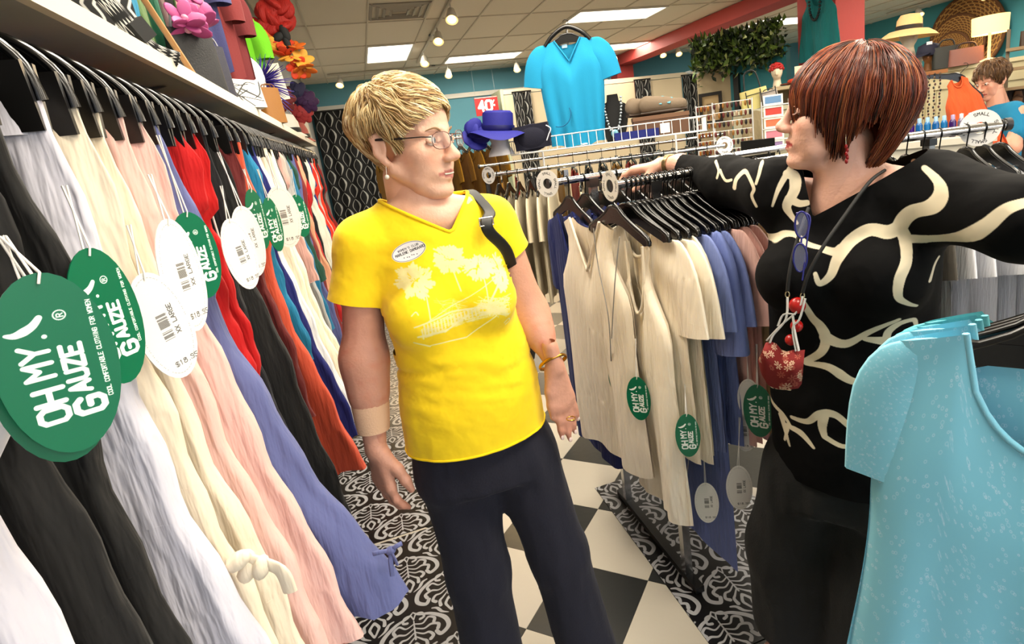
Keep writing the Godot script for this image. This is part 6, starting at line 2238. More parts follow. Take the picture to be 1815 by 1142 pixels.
# ---------- small builders ----------
func to_cam(p: Vector3) -> Basis:
	var z := Vector3(CAM.x - p.x, 0, CAM.z - p.z).normalized()
	return Basis(Vector3.UP.cross(z), Vector3.UP, z)
func head_form(called: String, label: String, at: Vector3, bs: Basis, c: Color, s := 1.0) -> Node3D:
	var t := thing(called, label, "mannequin head", at, "", bs)
	var f := Body.new(Vector3(-0.13, -0.01, -0.14), Vector3(0.13, 0.36, 0.14), 0.011, 0.012)
	f.bone(Vector3(0, 0.02, 0), Vector3(0, 0.10, -0.01), 0.06, 0.045)
	f.blob(Vector3(0, 0.22, -0.01), Vector3(0.075, 0.095, 0.09))
	f.blob(Vector3(0, 0.17, 0.03), Vector3(0.055, 0.06, 0.05))
	f.bone(Vector3(0, 0.20, 0.085), Vector3(0, 0.175, 0.10), 0.009, 0.012)
	var m := MB.new()
	f.mesh(m)
	for i in m.v.size(): m.v[i] = Vector3(m.v[i].x, maxf(m.v[i].y, 0), m.v[i].z) * s
	part(t, "head", m, mat(c, 0.5))
	var b := MB.new()
	b.lathe([Vector2(0, 0.012 * s), Vector2(0.085 * s, 0.010 * s), Vector2(0.085 * s, 0)], 20)
	part(t, "base", b, mat(c * 0.9, 0.5))
	return t
func blossom(t: Node3D, at: Vector3, r: float, m: Material, centre: Material, n := 6, turn := Basis()) -> void:
	for i in n:
		var b := MB.new()
		var a := TAU * i / n
		b.ell(at + turn * Vector3(cos(a) * r * 0.55, sin(a) * r * 0.55, 0.1 * r * (i % 2)), Vector3(r * 0.55, r * 0.36, r * 0.10), turn * Basis(Vector3.BACK, a) * Basis(Vector3.UP, 0.35), 10, 6)
		part(t, "petal", b, m)
	var c := MB.new()
	c.ell(at + turn * Vector3(0, 0, 0.1 * r), Vector3.ONE * r * 0.2, Basis(), 8, 6)
	part(t, "centre", c, centre)
func bag(called: String, label: String, cat: String, at: Vector3, bs: Basis, s: Vector3, c: Color, strap: Color, hgt := 0.6) -> Node3D:
	var t := thing(called, label, cat, at, "", bs)
	var rows := []
	for j in 7:
		var k := j / 6.0
		var row := []
		for i in 20:
			var a := TAU * i / 20
			row.append(Vector3(signf(cos(a)) * pow(absf(cos(a)), 0.45) * s.x / 2 * (1 - 0.06 * k), s.y * k, signf(sin(a)) * pow(absf(sin(a)), 0.6) * s.z / 2 * (1 - 0.45 * k)))
		rows.append(row)
	var b := MB.new()
	b.grid(rows, true)
	b.cap(rows[0], false)
	b.cap(rows[-1], true)
	part(t, "body", b, mat(c, 0.6, 0, "knit", 0.4, 10))
	for z in [-1.0, 1.0]:
		b = MB.new()
		b.tube(curve([Vector3(-s.x * 0.28, s.y * 0.95, z * s.z * 0.2), Vector3(-s.x * 0.2, s.y * (1 + hgt * 0.8), z * s.z * 0.15), Vector3(0, s.y * (1 + hgt), z * s.z * 0.12), Vector3(s.x * 0.2, s.y * (1 + hgt * 0.8), z * s.z * 0.15), Vector3(s.x * 0.28, s.y * 0.95, z * s.z * 0.2)], 5), s.x * 0.025, 6)
		part(t, "handle", b, mat(strap, 0.6))
	return t
func plain_box(called: String, label: String, cat: String, at: Vector3, bs: Basis, s: Vector3, c: Color, top: Color, th := 0.03) -> Node3D:
	var t := thing(called, label, cat, at, "", bs)
	var b := MB.new()
	b.box(Vector3(0, (s.y - th) / 2, 0), Vector3(s.x, s.y - th, s.z))
	part(t, "carcass", b, mat(c, 0.6))
	b = MB.new()
	b.box(Vector3(0, s.y - th / 2, 0), Vector3(s.x + 0.03, th, s.z + 0.03))
	part(t, "top", b, mat(top, 0.5))
	return t

func shelf_things() -> void:
	var Y := 1.7055
	var S := func(x: float, y: float, d := -0.34) -> Vector3:
		var p := at_x(x, y, d)
		return Vector3(d, Y, p.z)
	var side := Basis(Vector3.UP, 0.9)
	# striped tote
	var im := blank(128, 128, Color(0.06, 0.06, 0.06))
	for i in 8:
		for k in 4: stroke(im, [Vector2(k * 32, i * 16 + 8), Vector2(k * 32 + 16, i * 16), Vector2(k * 32 + 32, i * 16 + 8)], 2.2, 2.2, Color(0.8, 0.8, 0.78), true)
	keep("chevron", im)
	var t := thing("tote_bag", "black and white chevron tote bag on the wall shelf", "bag", S.call(150, 50, -0.40), "", side)
	var b := MB.new()
	b.box(Vector3(0, 0.09, 0), Vector3(0.16, 0.18, 0.05), Basis(Vector3.BACK, 0.06))
	part(t, "body", b, printed(tex["chevron"], 0.8))
	b = MB.new()
	b.tube(curve([Vector3(-0.05, 0.17, 0.03), Vector3(0.0, 0.10, 0.06), Vector3(0.05, 0.02, 0.07), Vector3(0.10, 0.0, 0.075)], 6), 0.014, 8, true, 0.25)
	part(t, "strap", b, printed(tex["chevron"], 0.8, Vector3(3, 1, 1)))
	b = MB.new()
	b.box(Vector3(0.045, 0.045, 0.07), Vector3(0.03, 0.035, 0.02), Basis(Vector3.BACK, 0.6))
	part(t, "clasp", b, mat(Color(0.012, 0.012, 0.012), 0.6))
	# folded scarves behind it
	for q in [[120, 30, Color(0.28, 0.24, 0.20), "brown"], [195, 60, Color(0.03, 0.42, 0.55), "turquoise"], [210, 70, Color(0.30, 0.40, 0.22), "sage green"], [246, 90, Color(0.04, 0.30, 0.20), "emerald patterned"], [262, 95, Color(0.36, 0.28, 0.27), "taupe"]]:
		var d := {"w": 0.07, "bust": 0.075, "hem": 0.08, "len": 0.42, "neck": 0.01, "nd": 0.0, "th": 0.02, "fold": 0.014, "slope": 0.1, "nu": 16, "nv": 8, "bind": false, "cat": "scarf"}
		var p: Vector3 = S.call(q[0], q[1], -0.46)
		top_on("scarf", q[3] + " scarf hanging down to the wall shelf", "", p + Vector3(0, 0.43, 0), Basis(Vector3.UP, 0.7), d, cloth(q[2], "gauze", 0.5, 6.0), 700 + q[0])
	# wooden easel legs
	t = thing("wooden_easel", "pale wooden easel leaning on the wall shelf", "easel", S.call(275, 95, -0.32))
	for q in [[[208, -20], [276, 94]], [[246, -15], [352, 138]]]:
		b = MB.new()
		var lo := at_x(q[1][0], q[1][1], -0.325)
		lo.y = Y + 0.006
		var hi := at_x(q[0][0], q[0][1], -0.36)
		b.tube([lo - t.position, hi - t.position], 0.0065, 6, true)
		part(t, "leg", b, mat(Color(0.66, 0.48, 0.29), 0.6))
	# necklace bust in black
	t = thing("necklace_bust", "tall black velvet necklace bust on the wall shelf beside the easel", "display bust", S.call(298, 105, -0.43), "", side)
	b = MB.new()
	extrude(b, [Vector2(-0.05, 0), Vector2(0.05, 0), Vector2(0.07, 0.12), Vector2(0.085, 0.2), Vector2(0.04, 0.26), Vector2(0.03, 0.34), Vector2(-0.03, 0.34), Vector2(-0.04, 0.26), Vector2(-0.085, 0.2), Vector2(-0.07, 0.12)], 0.05)
	part(t, "board", b, mat(Color(0.008, 0.008, 0.01), 0.95))
	b = MB.new()
	b.box(Vector3(0, 0.01, 0), Vector3(0.12, 0.02, 0.09))
	part(t, "foot", b, mat(Color(0.01, 0.01, 0.01), 0.8))
	t = thing("bead_strand", "green and white bead strand standing by the black bust", "necklace", S.call(262, 95, -0.36))
	for i in 26:
		b = MB.new()
		var k := i / 25.0
		b.ell(Vector3(0.0 - 0.015 * sin(k * 3), 0.012 + 0.22 * k, 0.05 - 0.05 * k), Vector3.ONE * 0.0085, Basis(), 8, 6)
		part(t, "bead", b, mat([Color(0.04, 0.28, 0.14), Color(0.7, 0.8, 0.7), Color(0.02, 0.10, 0.06)][i % 3], 0.2))
	# orchid
	t = thing("orchid", "pink artificial orchid spray above the navy handbag", "flower", S.call(335, 120, -0.36))
	b = MB.new()
	b.tube(curve([Vector3(0, 0, 0), Vector3(0.0, 0.15, -0.02), Vector3(0.01, 0.33, 0.0)], 6), 0.003, 6)
	part(t, "stem", b, mat(Color(0.2, 0.3, 0.12), 0.6))
	var om := mat(Color(0.62, 0.22, 0.45), 0.6)
	om.backlight_enabled = true
	om.backlight = Color(0.3, 0.1, 0.2)
	for q in [[345, 12, 0.05], [328, 30, 0.045], [352, 40, 0.055], [335, 55, 0.05], [350, 62, 0.04]]:
		var p := at_x(q[0], q[1], -0.33) - t.position
		blossom(t, p, q[2], om, mat(Color(0.75, 0.5, 0.6), 0.5), 5, Basis(Vector3.UP, 0.7) * Basis(Vector3.RIGHT, q[0] * 0.2))
	# handbags
	bag("handbag", "navy patent handbag with silver frame on the wall shelf", "bag", S.call(357, 150, -0.34), side, Vector3(0.13, 0.15, 0.06), Color(0.012, 0.014, 0.03), Color(0.5, 0.5, 0.52), 0.3)
	bag("handbag", "slate purse with metal clasp beside the navy handbag", "bag", S.call(387, 162, -0.34), side, Vector3(0.10, 0.15, 0.05), Color(0.10, 0.10, 0.17), Color(0.55, 0.55, 0.58), 0.15)
	# blouses hung from an upper rail
	var rr := rail("upper wall rail above the shelf carrying blouses", Vector3(-0.46, 2.36, -0.4), Vector3(-0.46, 2.36, -4.8))
	b = MB.new()
	for z in [-0.3, -2.2, -4.2]: b.box(Vector3(-0.08, 0, z), Vector3(0.16, 0.012, 0.02))
	part(rr, "bracket", b, mat(Color(0.4, 0.4, 0.4), 0.4, 0.8))
	for q in [[330, 40, Color(0.80, 0.58, 0.54), "blush pink", 0.36], [380, 128, Color(0.22, 0.23, 0.40), "slate blue", 0.56], [405, 135, Color(0.40, 0.10, 0.10), "dusty red", 0.54], [425, 140, Color(0.36, 0.08, 0.09), "brick red", 0.56], [450, 120, Color(0.36, 0.66, 0.05), "lime green", 0.52]]:
		var p := at_x(q[0], q[1], -0.40)
		var len: float = 2.29 - p.y + 0.0
		top_on("blouse", q[3] + " blouse hanging above the wall shelf", "blouses above the wall shelf", Vector3(-0.46, 2.285, p.z), Basis(Vector3.UP, 0.12), {"w": 0.11, "bust": 0.115, "hem": 0.12, "len": len, "neck": 0.05, "nd": 0.06, "sleeve": 0.16, "r0": 0.05, "r1": 0.045, "th": 0.022, "fold": 0.012, "out": 0.12, "cat": "blouse", "nu": 20, "nv": 12}, cloth(q[2], "knit", 0.3, 8), 730 + q[0])
		top_hanger(Vector3(-0.46, 2.285, p.z), Basis(), "black hanger of the %s blouse above the shelf" % q[3], "hangers on the upper wall rail").scale = Vector3(0.55, 1, 1)
	# flame hat and flowers
	t = thing("ruffled_hat", "orange-red ruffled hat with black bow on a stand on the wall shelf", "hat", S.call(497, 205, -0.40))
	b = MB.new()
	b.tube([Vector3.ZERO, Vector3(0, 0.42, 0)], 0.008, 8)
	b.lathe([Vector2(0, 0.01), Vector2(0.06, 0.008), Vector2(0.06, 0)], 18)
	part(t, "stand", b, mat(Color(0.5, 0.5, 0.5), 0.4))
	var cz := t.position.z
	b = MB.new()
	for i in 16:
		var q := at_z(455 + rng.randf() * 50, 5 + rng.randf() * 55, cz) - t.position
		b.ell(q, Vector3(0.075, 0.06, 0.03), Basis(Vector3(rng.randf(), rng.randf(), 1).normalized(), rng.randf() * 6), 14, 8)
	part(t, "ruffle", b, mat(Color(0.62, 0.07, 0.02), 0.7, 0, "gauze", 1.0, 10))
	b = MB.new()
	var bw := at_z(500, 65, cz + 0.06) - t.position
	b.ell(bw + Vector3(-0.02, 0, 0), Vector3(0.04, 0.025, 0.012), Basis(Vector3.BACK, 0.6), 10, 6)
	b.ell(bw + Vector3(0.02, 0.02, 0), Vector3(0.025, 0.05, 0.012), Basis(Vector3.BACK, 0.3), 10, 6)
	b.ell(bw + Vector3(0.02, -0.04, 0), Vector3(0.02, 0.05, 0.010), Basis(Vector3.BACK, 0.2), 10, 6)
	part(t, "bow", b, mat(Color(0.01, 0.01, 0.01), 0.7))
	for k in 9:
		var q := at_z([470, 490, 505, 520, 535, 528, 540, 515, 500][k], [70, 85, 92, 80, 105, 120, 125, 105, 72][k], cz + 0.03) - t.position
		blossom(t, q, 0.07, mat([Color(0.80, 0.38, 0.05), Color(0.85, 0.62, 0.20), Color(0.78, 0.22, 0.06)][k % 3], 0.7), mat(Color(0.6, 0.3, 0.05), 0.7), 6, Basis(Vector3.UP, 0.4) * Basis(Vector3.RIGHT, k * 0.7))
	# white head with leaf, pouch, feathers, card
	var hf := head_form("mannequin", "white display head with an olive leaf on the wall shelf", S.call(448, 185, -0.40), Basis(Vector3.UP, 0.5), Color(0.74, 0.73, 0.75), 1.0)
	b = MB.new()
	for q in [[0.06, 0.16, 0.5], [0.03, 0.11, 0.1]]:
		b.ell(Vector3(-0.05, q[1], 0.075), Vector3(0.075, 0.016, 0.006), Basis(Vector3.BACK, q[2]), 12, 6)
	part(hf, "leaf", b, mat(Color(0.11, 0.11, 0.05), 0.6))
	im = blank(128, 96, Color(0.78, 0.77, 0.74))
	for i in 9: stroke(im, [Vector2(rng.randf() * 128, rng.randf() * 96), Vector2(rng.randf() * 128, rng.randf() * 96), Vector2(rng.randf() * 128, rng.randf() * 96)], 1.4, 1.4, Color(0.1, 0.1, 0.1))
	keep("line_art", im)
	t = thing("pouch", "white pouch with black line drawing lying on the wall shelf", "pouch", S.call(432, 190, -0.32), "", Basis(Vector3.UP, 0.9))
	b = MB.new()
	b.box(Vector3(0, 0.045, 0), Vector3(0.16, 0.09, 0.025), Basis(Vector3.RIGHT, -0.15))
	part(t, "body", b, printed(tex["line_art"], 0.7))
	b = MB.new()
	b.tube([Vector3(-0.08, 0.092, -0.012), Vector3(0.08, 0.092, -0.012)], 0.003, 6)
	part(t, "zip", b, mat(Color(0.3, 0.3, 0.3), 0.4))
	t = thing("fascinator", "purple feather fascinator on the white display head", "fascinator", Vector3(-0.36, 1.90, S.call(455, 190, -0.40).z))
	b = MB.new()
	for i in 170:
		var d := Vector3(rng.randf_range(-1, 1), rng.randf_range(-1, 1), rng.randf_range(-0.7, 1)).normalized()
		b.tube([d * 0.01, d * 0.05 + Vector3(0, 0.005, 0), d * rng.randf_range(0.10, 0.16) + Vector3(0, -0.012, 0)], [0.003, 0.004, 0.001], 3, false)
	part(t, "feathers", b, mat(Color(0.13, 0.04, 0.42), 0.6)).set_meta("kind", "stuff")
	b = MB.new()
	b.ell(Vector3.ZERO, Vector3.ONE * 0.018, Basis(), 10, 8)
	part(t, "button", b, mat(Color(0.08, 0.02, 0.25), 0.6))
	t = thing("blank_card", "blank white card standing among the hats on the wall shelf", "card", S.call(495, 205, -0.36), "", Basis(Vector3.UP, 0.5))
	b = MB.new()
	b.box(Vector3(0, 0.27, 0), Vector3(0.14, 0.19, 0.004), Basis(Vector3.BACK, 0.12))
	part(t, "sheet", b, mat(Color(0.80, 0.77, 0.70), 0.8))
	b = MB.new()
	b.tube([Vector3.ZERO, Vector3(0, 0.2, 0)], 0.004, 6)
	b.box(Vector3(0, 0.004, 0), Vector3(0.08, 0.008, 0.05))
	part(t, "holder", b, mat(Color(0.7, 0.7, 0.7), 0.4))
	bag("drawstring_bag", "mustard drawstring bag on the wall shelf", "bag", S.call(487, 210, -0.31), Basis(Vector3.UP, 0.8), Vector3(0.10, 0.15, 0.06), Color(0.50, 0.32, 0.08), Color(0.42, 0.26, 0.06), 0.1)
	# cloche hats and rosettes toward the far end
	for q in [[515, 225, Color(0.75, 0.74, 0.70), "white cloche hat with black band near the end of the wall shelf"], [540, 235, Color(0.62, 0.30, 0.27), "dusty pink cloche hat at the end of the wall shelf"]]:
		t = thing("cloche_hat", q[3], "hat", Vector3(-0.40, Y, maxf(S.call(q[0], q[1], -0.36).z, -4.7)))
		b = MB.new()
		b.lathe([Vector2(0.13, 0.0), Vector2(0.12, 0.012), Vector2(0.095, 0.03), Vector2(0.09, 0.09), Vector2(0.07, 0.14), Vector2(0.0, 0.16)], 24)
		part(t, "crown", b, mat(q[2], 0.8, 0, "knit", 0.5, 10))
		b = MB.new()
		b.lathe([Vector2(0.097, 0.03), Vector2(0.099, 0.045), Vector2(0.096, 0.06)], 24)
		part(t, "band", b, mat(Color(0.02, 0.02, 0.02), 0.7))
	for q in [[528, 165, Color(0.10, 0.10, 0.24), "dark blue"], [545, 180, Color(0.20, 0.05, 0.25), "plum"], [500, 175, Color(0.34, 0.03, 0.05), "burgundy"], [535, 200, Color(0.60, 0.16, 0.17), "rose"]]:
		t = thing("rosette", q[3] + " fabric rosette on a pin among the hats on the wall shelf", "flower", Vector3(-0.42, Y, maxf(S.call(q[0], 230, -0.42).z, -4.75)))
		var p := at_z(q[0], q[1], t.position.z) - t.position
		b = MB.new()
		b.tube([Vector3(0, 0, 0), p], 0.003, 5)
		b.lathe([Vector2(0, 0.01), Vector2(0.03, 0.008), Vector2(0.03, -0.0005)], 12)
		part(t, "pin", b, mat(Color(0.4, 0.4, 0.4), 0.4))
		for k in 3: blossom(t, p + Vector3(0, 0, 0.012 * k), 0.085 - 0.02 * k, mat(q[2], 0.7), mat(q[2] * 0.6, 0.7), 7, Basis(Vector3.UP, 0.3) * Basis(Vector3.BACK, k * 0.5))

# ---------- the assistant and the counter ----------
func behind_counter() -> void:
	var o := at_d(1768, 170, 5.0)
	var bz := to_cam(o) * Basis(Vector3.UP, -0.8)
	var B := func(x: float, y: float, z: float) -> Vector3: return Vector3(o.x, 0, o.z) + bz * Vector3(x, y, z)
	var t := thing("person", "short-haired assistant in a turquoise t-shirt folding an orange top", "person", Vector3.ZERO)
	var skin := Color(0.80, 0.58, 0.48)
	var hx := Transform3D(bz * Basis(Vector3.RIGHT, 0.25) * Basis(Vector3.UP, 0.1), B.call(-0.03, 1.50, 0.03))
	var sk := MB.new()
	head_mesh(sk, hx, skin, Color(0.62, 0.26, 0.25))
	var lo := Vector3(o.x - 0.5, 0.8, o.z - 0.5)
	var b := Body.new(lo, Vector3(o.x + 0.5, 1.5, o.z + 0.6), 0.014, 0.016)
	b.bone(B.call(0, 1.28, 0), B.call(-0.01, 1.42, 0.01), 0.06, 0.05)
	var hl: Vector3 = B.call(-0.14, 1.17, 0.34)
	var hr: Vector3 = B.call(0.06, 1.16, 0.34)
	b.bone(B.call(-0.17, 1.28, 0.0), B.call(-0.21, 1.08, 0.08), 0.045, 0.04)
	b.bone(B.call(-0.21, 1.08, 0.08), hl, 0.04, 0.026)
	b.bone(B.call(0.17, 1.28, 0.0), B.call(0.22, 1.06, 0.08), 0.045, 0.04)
	b.bone(B.call(0.22, 1.06, 0.08), hr, 0.04, 0.026)
	var ls := lin(skin)
	b.mesh(sk, func(_p: Vector3) -> Color: return ls)
	for q in [[hl, 1.0], [hr, -1.0]]: hand_mesh(sk, q[0], bz * Basis(Vector3.LEFT, Vector3.BACK, Vector3.UP), q[1], 1.0, [0.5, 0.5, 0.5, 0.5], skin)
	part(t, "body", sk, tinted(0.5))
	eyes(t, hx, Vector3(0, -0.2, 1), Color(0.1, 0.1, 0.08))
	hair(t, hx, {"c": Vector3(0, 0.034, -0.022), "r": Vector3(0.098, 0.104, 0.115), "seed": 21, "n": 900, "len": [0.03, 0.06], "wide": 0.004, "crown": Vector3(0, 0.13, -0.05), "sweep": Vector3(0.4, 0, 0.2), "messy": 1.2, "clump": 6.0, "puff": 0.08, "taper": 0.3,
		"lim": [[0.0, 0.045], [0.6, 0.04], [1.0, 0.0], [1.4, -0.03], [1.9, -0.03], [2.3, -0.07], [3.15, -0.09]], "shades": [Color(0.25, 0.16, 0.09), Color(0.36, 0.25, 0.14), Color(0.50, 0.37, 0.22)]})
	b = Body.new(Vector3(o.x - 0.45, 0.6, o.z - 0.45), Vector3(o.x + 0.45, 1.5, o.z + 0.45), 0.014, 0.018)
	var tn := -atan2(bz.x.z, bz.x.x)
	b.column([[0.72, o.x, o.z, 0.17, 0.13, tn], [0.95, o.x, o.z, 0.165, 0.125, tn], [1.12, o.x, o.z, 0.165, 0.13, tn], [1.26, o.x, o.z, 0.16, 0.095, tn], [1.34, o.x, o.z, 0.10, 0.055, tn]])
	for s in [-1.0, 1.0]: b.bone(B.call(s * 0.14, 1.29, 0), B.call(s * 0.205, 1.15, 0.03), 0.058, 0.058)
	var sh := MB.new()
	b.mesh(sh)
	part(t, "t_shirt", sh, cloth(Color(0.03, 0.43, 0.58), "knit", 0.3, 8))
	b = Body.new(Vector3(o.x - 0.3, 0.0, o.z - 0.3), Vector3(o.x + 0.3, 0.85, o.z + 0.3), 0.018, 0.016)
	for s in [-1.0, 1.0]: b.bone(B.call(s * 0.085, 0.74, 0), B.call(s * 0.085, 0.06, 0), 0.09, 0.06)
	sh = MB.new()
	b.mesh(sh)
	part(t, "trousers", sh, cloth(Color(0.05, 0.05, 0.07), "knit", 0.2, 8))
	var bd := MB.new()
	bd.ell(B.call(-0.07, 1.22, 0.125), Vector3(0.03, 0.018, 0.004), bz, 14, 6)
	part(t, "name_badge", bd, mat(Color(0.8, 0.8, 0.78), 0.4))
	var la := MB.new()
	la.tube(curve([B.call(-0.07, 1.36, 0.03), B.call(-0.09, 1.25, 0.12), B.call(-0.03, 1.12, 0.14)], 5), 0.005, 5)
	part(t, "lanyard", la, mat(Color(0.05, 0.08, 0.05), 0.7))
	# the orange top she holds
	var p := at_d(1692, 150, 4.62)
	var ob := to_cam(p) * Basis(Vector3.UP, 0.3)
	var g := top_on("orange_shirt", "orange top held out by the assistant behind the rails", "", Vector3(p.x, at_d(1690, 132, 4.62).y, p.z), ob * Basis(Vector3.BACK, 0.28), {"w": 0.06, "bust": 0.105, "hem": 0.16, "len": 0.56, "neck": 0.03, "nd": 0.06, "th": 0.04, "fold": 0.03, "cat": "shirt", "slope": 0.9, "out": 0.1}, cloth(Color(0.80, 0.33, 0.14), "gauze", 0.5, 4), 801)
	top_hanger(g.position + Vector3(0.03, -0.02, 0), ob * Basis(Vector3.BACK, -0.5), "black hanger slipping out of the orange top", "")
	# cream cabinets behind her
	var ca := at_d(1632, 140, 5.95)
	var cb := at_d(1775, 118, 5.75)
	var cdir := Vector3(cb.x - ca.x, 0, cb.z - ca.z)
	var cw := cdir.length() + 0.9
	var cz := to_cam((ca + cb) / 2)
	var zc := cdir.normalized().cross(Vector3.UP)
	cz = Basis(cdir.normalized(), Vector3.UP, zc)
	var ctop := 1.655
	t = plain_box("cabinet", "tall cream panelled cabinet behind the assistant", "cabinet", Vector3((ca.x + cb.x) / 2, 0, (ca.z + cb.z) / 2) - zc * 0.25, cz, Vector3(cw, ctop, 0.45), Color(0.72, 0.68, 0.54), Color(0.76, 0.72, 0.58))
	for i in 3:
		var m := MB.new()
		var x := -cw / 2 + cw / 3 * (i + 0.5)
		m.box(Vector3(x, 0.82, 0.23), Vector3(cw / 3 - 0.02, 1.5, 0.016))
		for s in [-1.0, 1.0]:
			m.box(Vector3(x + s * (cw / 6 - 0.05), 0.82, 0.243), Vector3(0.06, 1.46, 0.014))
			m.box(Vector3(x, 0.82 + s * 0.70, 0.243), Vector3(cw / 3 - 0.16, 0.06, 0.014))
		part(t, "door", m, mat(Color(0.74, 0.70, 0.56), 0.55))
	var top_at := func(x: float, d: float) -> Vector3:
		var q := at_d(x, 110, d)
		return Vector3(q.x, ctop + 0.001, q.z)
	var hp: Vector3 = top_at.call(1610, 6.05)
	var plinth := plain_box("display_plinth", "small white plinth raising the straw hat on the cream cabinet", "plinth", hp, to_cam(hp), Vector3(0.2, 0.13, 0.2), Color(0.8, 0.78, 0.74), Color(0.8, 0.78, 0.74))
	head_form("mannequin", "white display head under the straw hat", hp + Vector3(0, 0.131, 0), to_cam(hp) * Basis(Vector3.UP, 0.4), Color(0.78, 0.75, 0.70), 0.92)
	t = thing("straw_hat", "cream straw sun hat with black band above the cream cabinet", "hat", hp + Vector3(0, 0.131 + 0.235, 0), "", to_cam(hp) * Basis(Vector3.BACK, -0.05))
	var m2 := MB.new()
	m2.lathe([Vector2(0.0, 0.13), Vector2(0.07, 0.12), Vector2(0.095, 0.08), Vector2(0.10, 0.0), Vector2(0.15, -0.008), Vector2(0.20, -0.04), Vector2(0.225, -0.065)], 32)
	part(t, "crown", m2, mat(Color(0.80, 0.66, 0.46), 0.85, 0, "knit", 0.8, 14))
	m2 = MB.new()
	m2.lathe([Vector2(0.102, 0.0), Vector2(0.103, 0.03), Vector2(0.098, 0.035)], 32)
	part(t, "band", m2, mat(Color(0.015, 0.015, 0.015), 0.7))
	var cp: Vector3 = top_at.call(1645, 5.95)
	head_form("mannequin", "tan display head under the navy cap on the cream cabinet", cp, to_cam(cp), Color(0.55, 0.36, 0.2), 0.6)
	t = thing("cap", "navy cap with a white tag on the cream cabinet", "cap", cp + Vector3(0, 0.13, 0), "", to_cam(cp) * Basis(Vector3.UP, -0.7))
	m2 = MB.new()
	m2.lathe([Vector2(0.085, -0.01), Vector2(0.09, 0.02), Vector2(0.075, 0.075), Vector2(0.0, 0.105)], 20)
	part(t, "crown", m2, mat(Color(0.01, 0.02, 0.13), 0.8))
	m2 = MB.new()
	m2.ell(Vector3(0, 0.0, 0.095), Vector3(0.08, 0.008, 0.08), Basis(Vector3.RIGHT, 0.25), 18, 6)
	part(t, "peak", m2, mat(Color(0.01, 0.02, 0.13), 0.8))
	m2 = MB.new()
	m2.box(Vector3(0.05, 0.07, 0.05), Vector3(0.04, 0.06, 0.002), Basis(Vector3.UP, 0.8))
	part(t, "price_tag", m2, mat(Color(0.75, 0.75, 0.78), 0.6))
	bag("printed_bag", "green camouflage handbag on the cream cabinet", "bag", top_at.call(1677, 5.9), to_cam(cp), Vector3(0.2, 0.17, 0.1), Color(0.07, 0.08, 0.05), Color(0.04, 0.04, 0.03), 0.3)
	bag("printed_bag", "pink and olive handbag beside the camouflage one on the cabinet", "bag", top_at.call(1712, 5.85), to_cam(cp), Vector3(0.24, 0.13, 0.1), Color(0.45, 0.28, 0.24), Color(0.14, 0.03, 0.06), 0.3)
	# table lamp
	var lp: Vector3 = top_at.call(1752, 5.85)
	t = thing("table_lamp", "table lamp with a lit cream drum shade on the cream cabinet", "lamp", lp)
	m2 = MB.new()
	m2.lathe([Vector2(0.07, 0), Vector2(0.07, 0.012), Vector2(0.012, 0.03), Vector2(0.009, 0.30), Vector2(0.0, 0.30)], 18)
	part(t, "base", m2, mat(Color(0.75, 0.70, 0.6), 0.3))
	m2 = MB.new()
	m2.lathe([Vector2(0.118, 0.205), Vector2(0.122, 0.335)], 28)
	var sm := glow(Color(1.0, 0.86, 0.55), 0.9)
	part(t, "shade", m2, sm)
	var lm := OmniLight3D.new()
	lm.name = "lamp_bulb"
	lm.light_energy = 0.25
	lm.light_color = Color(1.0, 0.82, 0.55)
	lm.light_size = 0.05
	lm.shadow_enabled = true
	lm.omni_range = 12.0
	lm.position = Vector3(0, 0.36, 0)
	t.add_child(lm)
	# woven wall discs
	var im := blank(256, 256, Color(0.42, 0.27, 0.12))
	for r in range(4, 128, 5):
		for i in int(r * 5):
			var a := TAU * i / (r * 5.0)
			var c := Color(0.60, 0.43, 0.20) if (r / 5) % 2 else Color(0.34, 0.20, 0.08)
			if sin(a * 30 + r) > 0.75: c = Color(0.70, 0.55, 0.30)
			dab(im, 128 + cos(a) * r, 128 + sin(a) * r, 2.0, c)
	keep("woven", im)
	var wm := printed(tex["woven"], 0.85)
	for q in [[1716, 62, 0.62, 0.0, "large woven rattan disc on the blue wall"], [1700, 78, 0.46, 0.05, "middle woven rattan disc overlapping the large one"], [1690, 92, 0.31, 0.1, "small woven rattan disc in front of the others"], [1678, 102, 0.18, 0.15, "smallest woven rattan disc low in front of the others"]]:
		var wp := at_x(q[0], q[1], 9.93 - q[3])
		t = thing("woven_disc", q[4], "wall decor", wp, "", Basis(Vector3.UP, -PI / 2))
		m2 = MB.new()
		for s in [-1.0, 1.0]:
			var rows := []
			var uvs := []
			for j in 7:
				var row := []
				var ur := []
				var k := j / 6.0
				for i in 41:
					var a := TAU * i / 40
					row.append(Vector3(cos(a) * q[2] * k, sin(a) * q[2] * k, 0.02 * s + 0.05 * k * k))
					ur.append(Vector2(0.5 + 0.5 * k * cos(a), 0.5 + 0.5 * k * sin(a)))
				rows.append(row)
				uvs.append(ur)
			m2.grid(rows, false, uvs)
		part(t, "weave", m2, wm)
		m2 = MB.new()
		var ring := []
		for i in 41: ring.append(Vector3(cos(TAU * i / 40) * q[2], sin(TAU * i / 40) * q[2], 0.05))
		m2.tube(ring, 0.025, 6, false)
		part(t, "rim", m2, mat(Color(0.36, 0.22, 0.09), 0.8))
	# display ladder with shoes at the frame's edge
	var sp := at_d(1812, 200, 5.3)
	t = thing("display_rack", "brown rack of tan sandals at the end of the counter", "rack", Vector3(sp.x, 0, sp.z), "", to_cam(sp))
	m2 = MB.new()
	m2.box(Vector3(0.1, 0.72, 0), Vector3(0.42, 1.44, 0.06))
	part(t, "board", m2, mat(Color(0.16, 0.10, 0.07), 0.7))
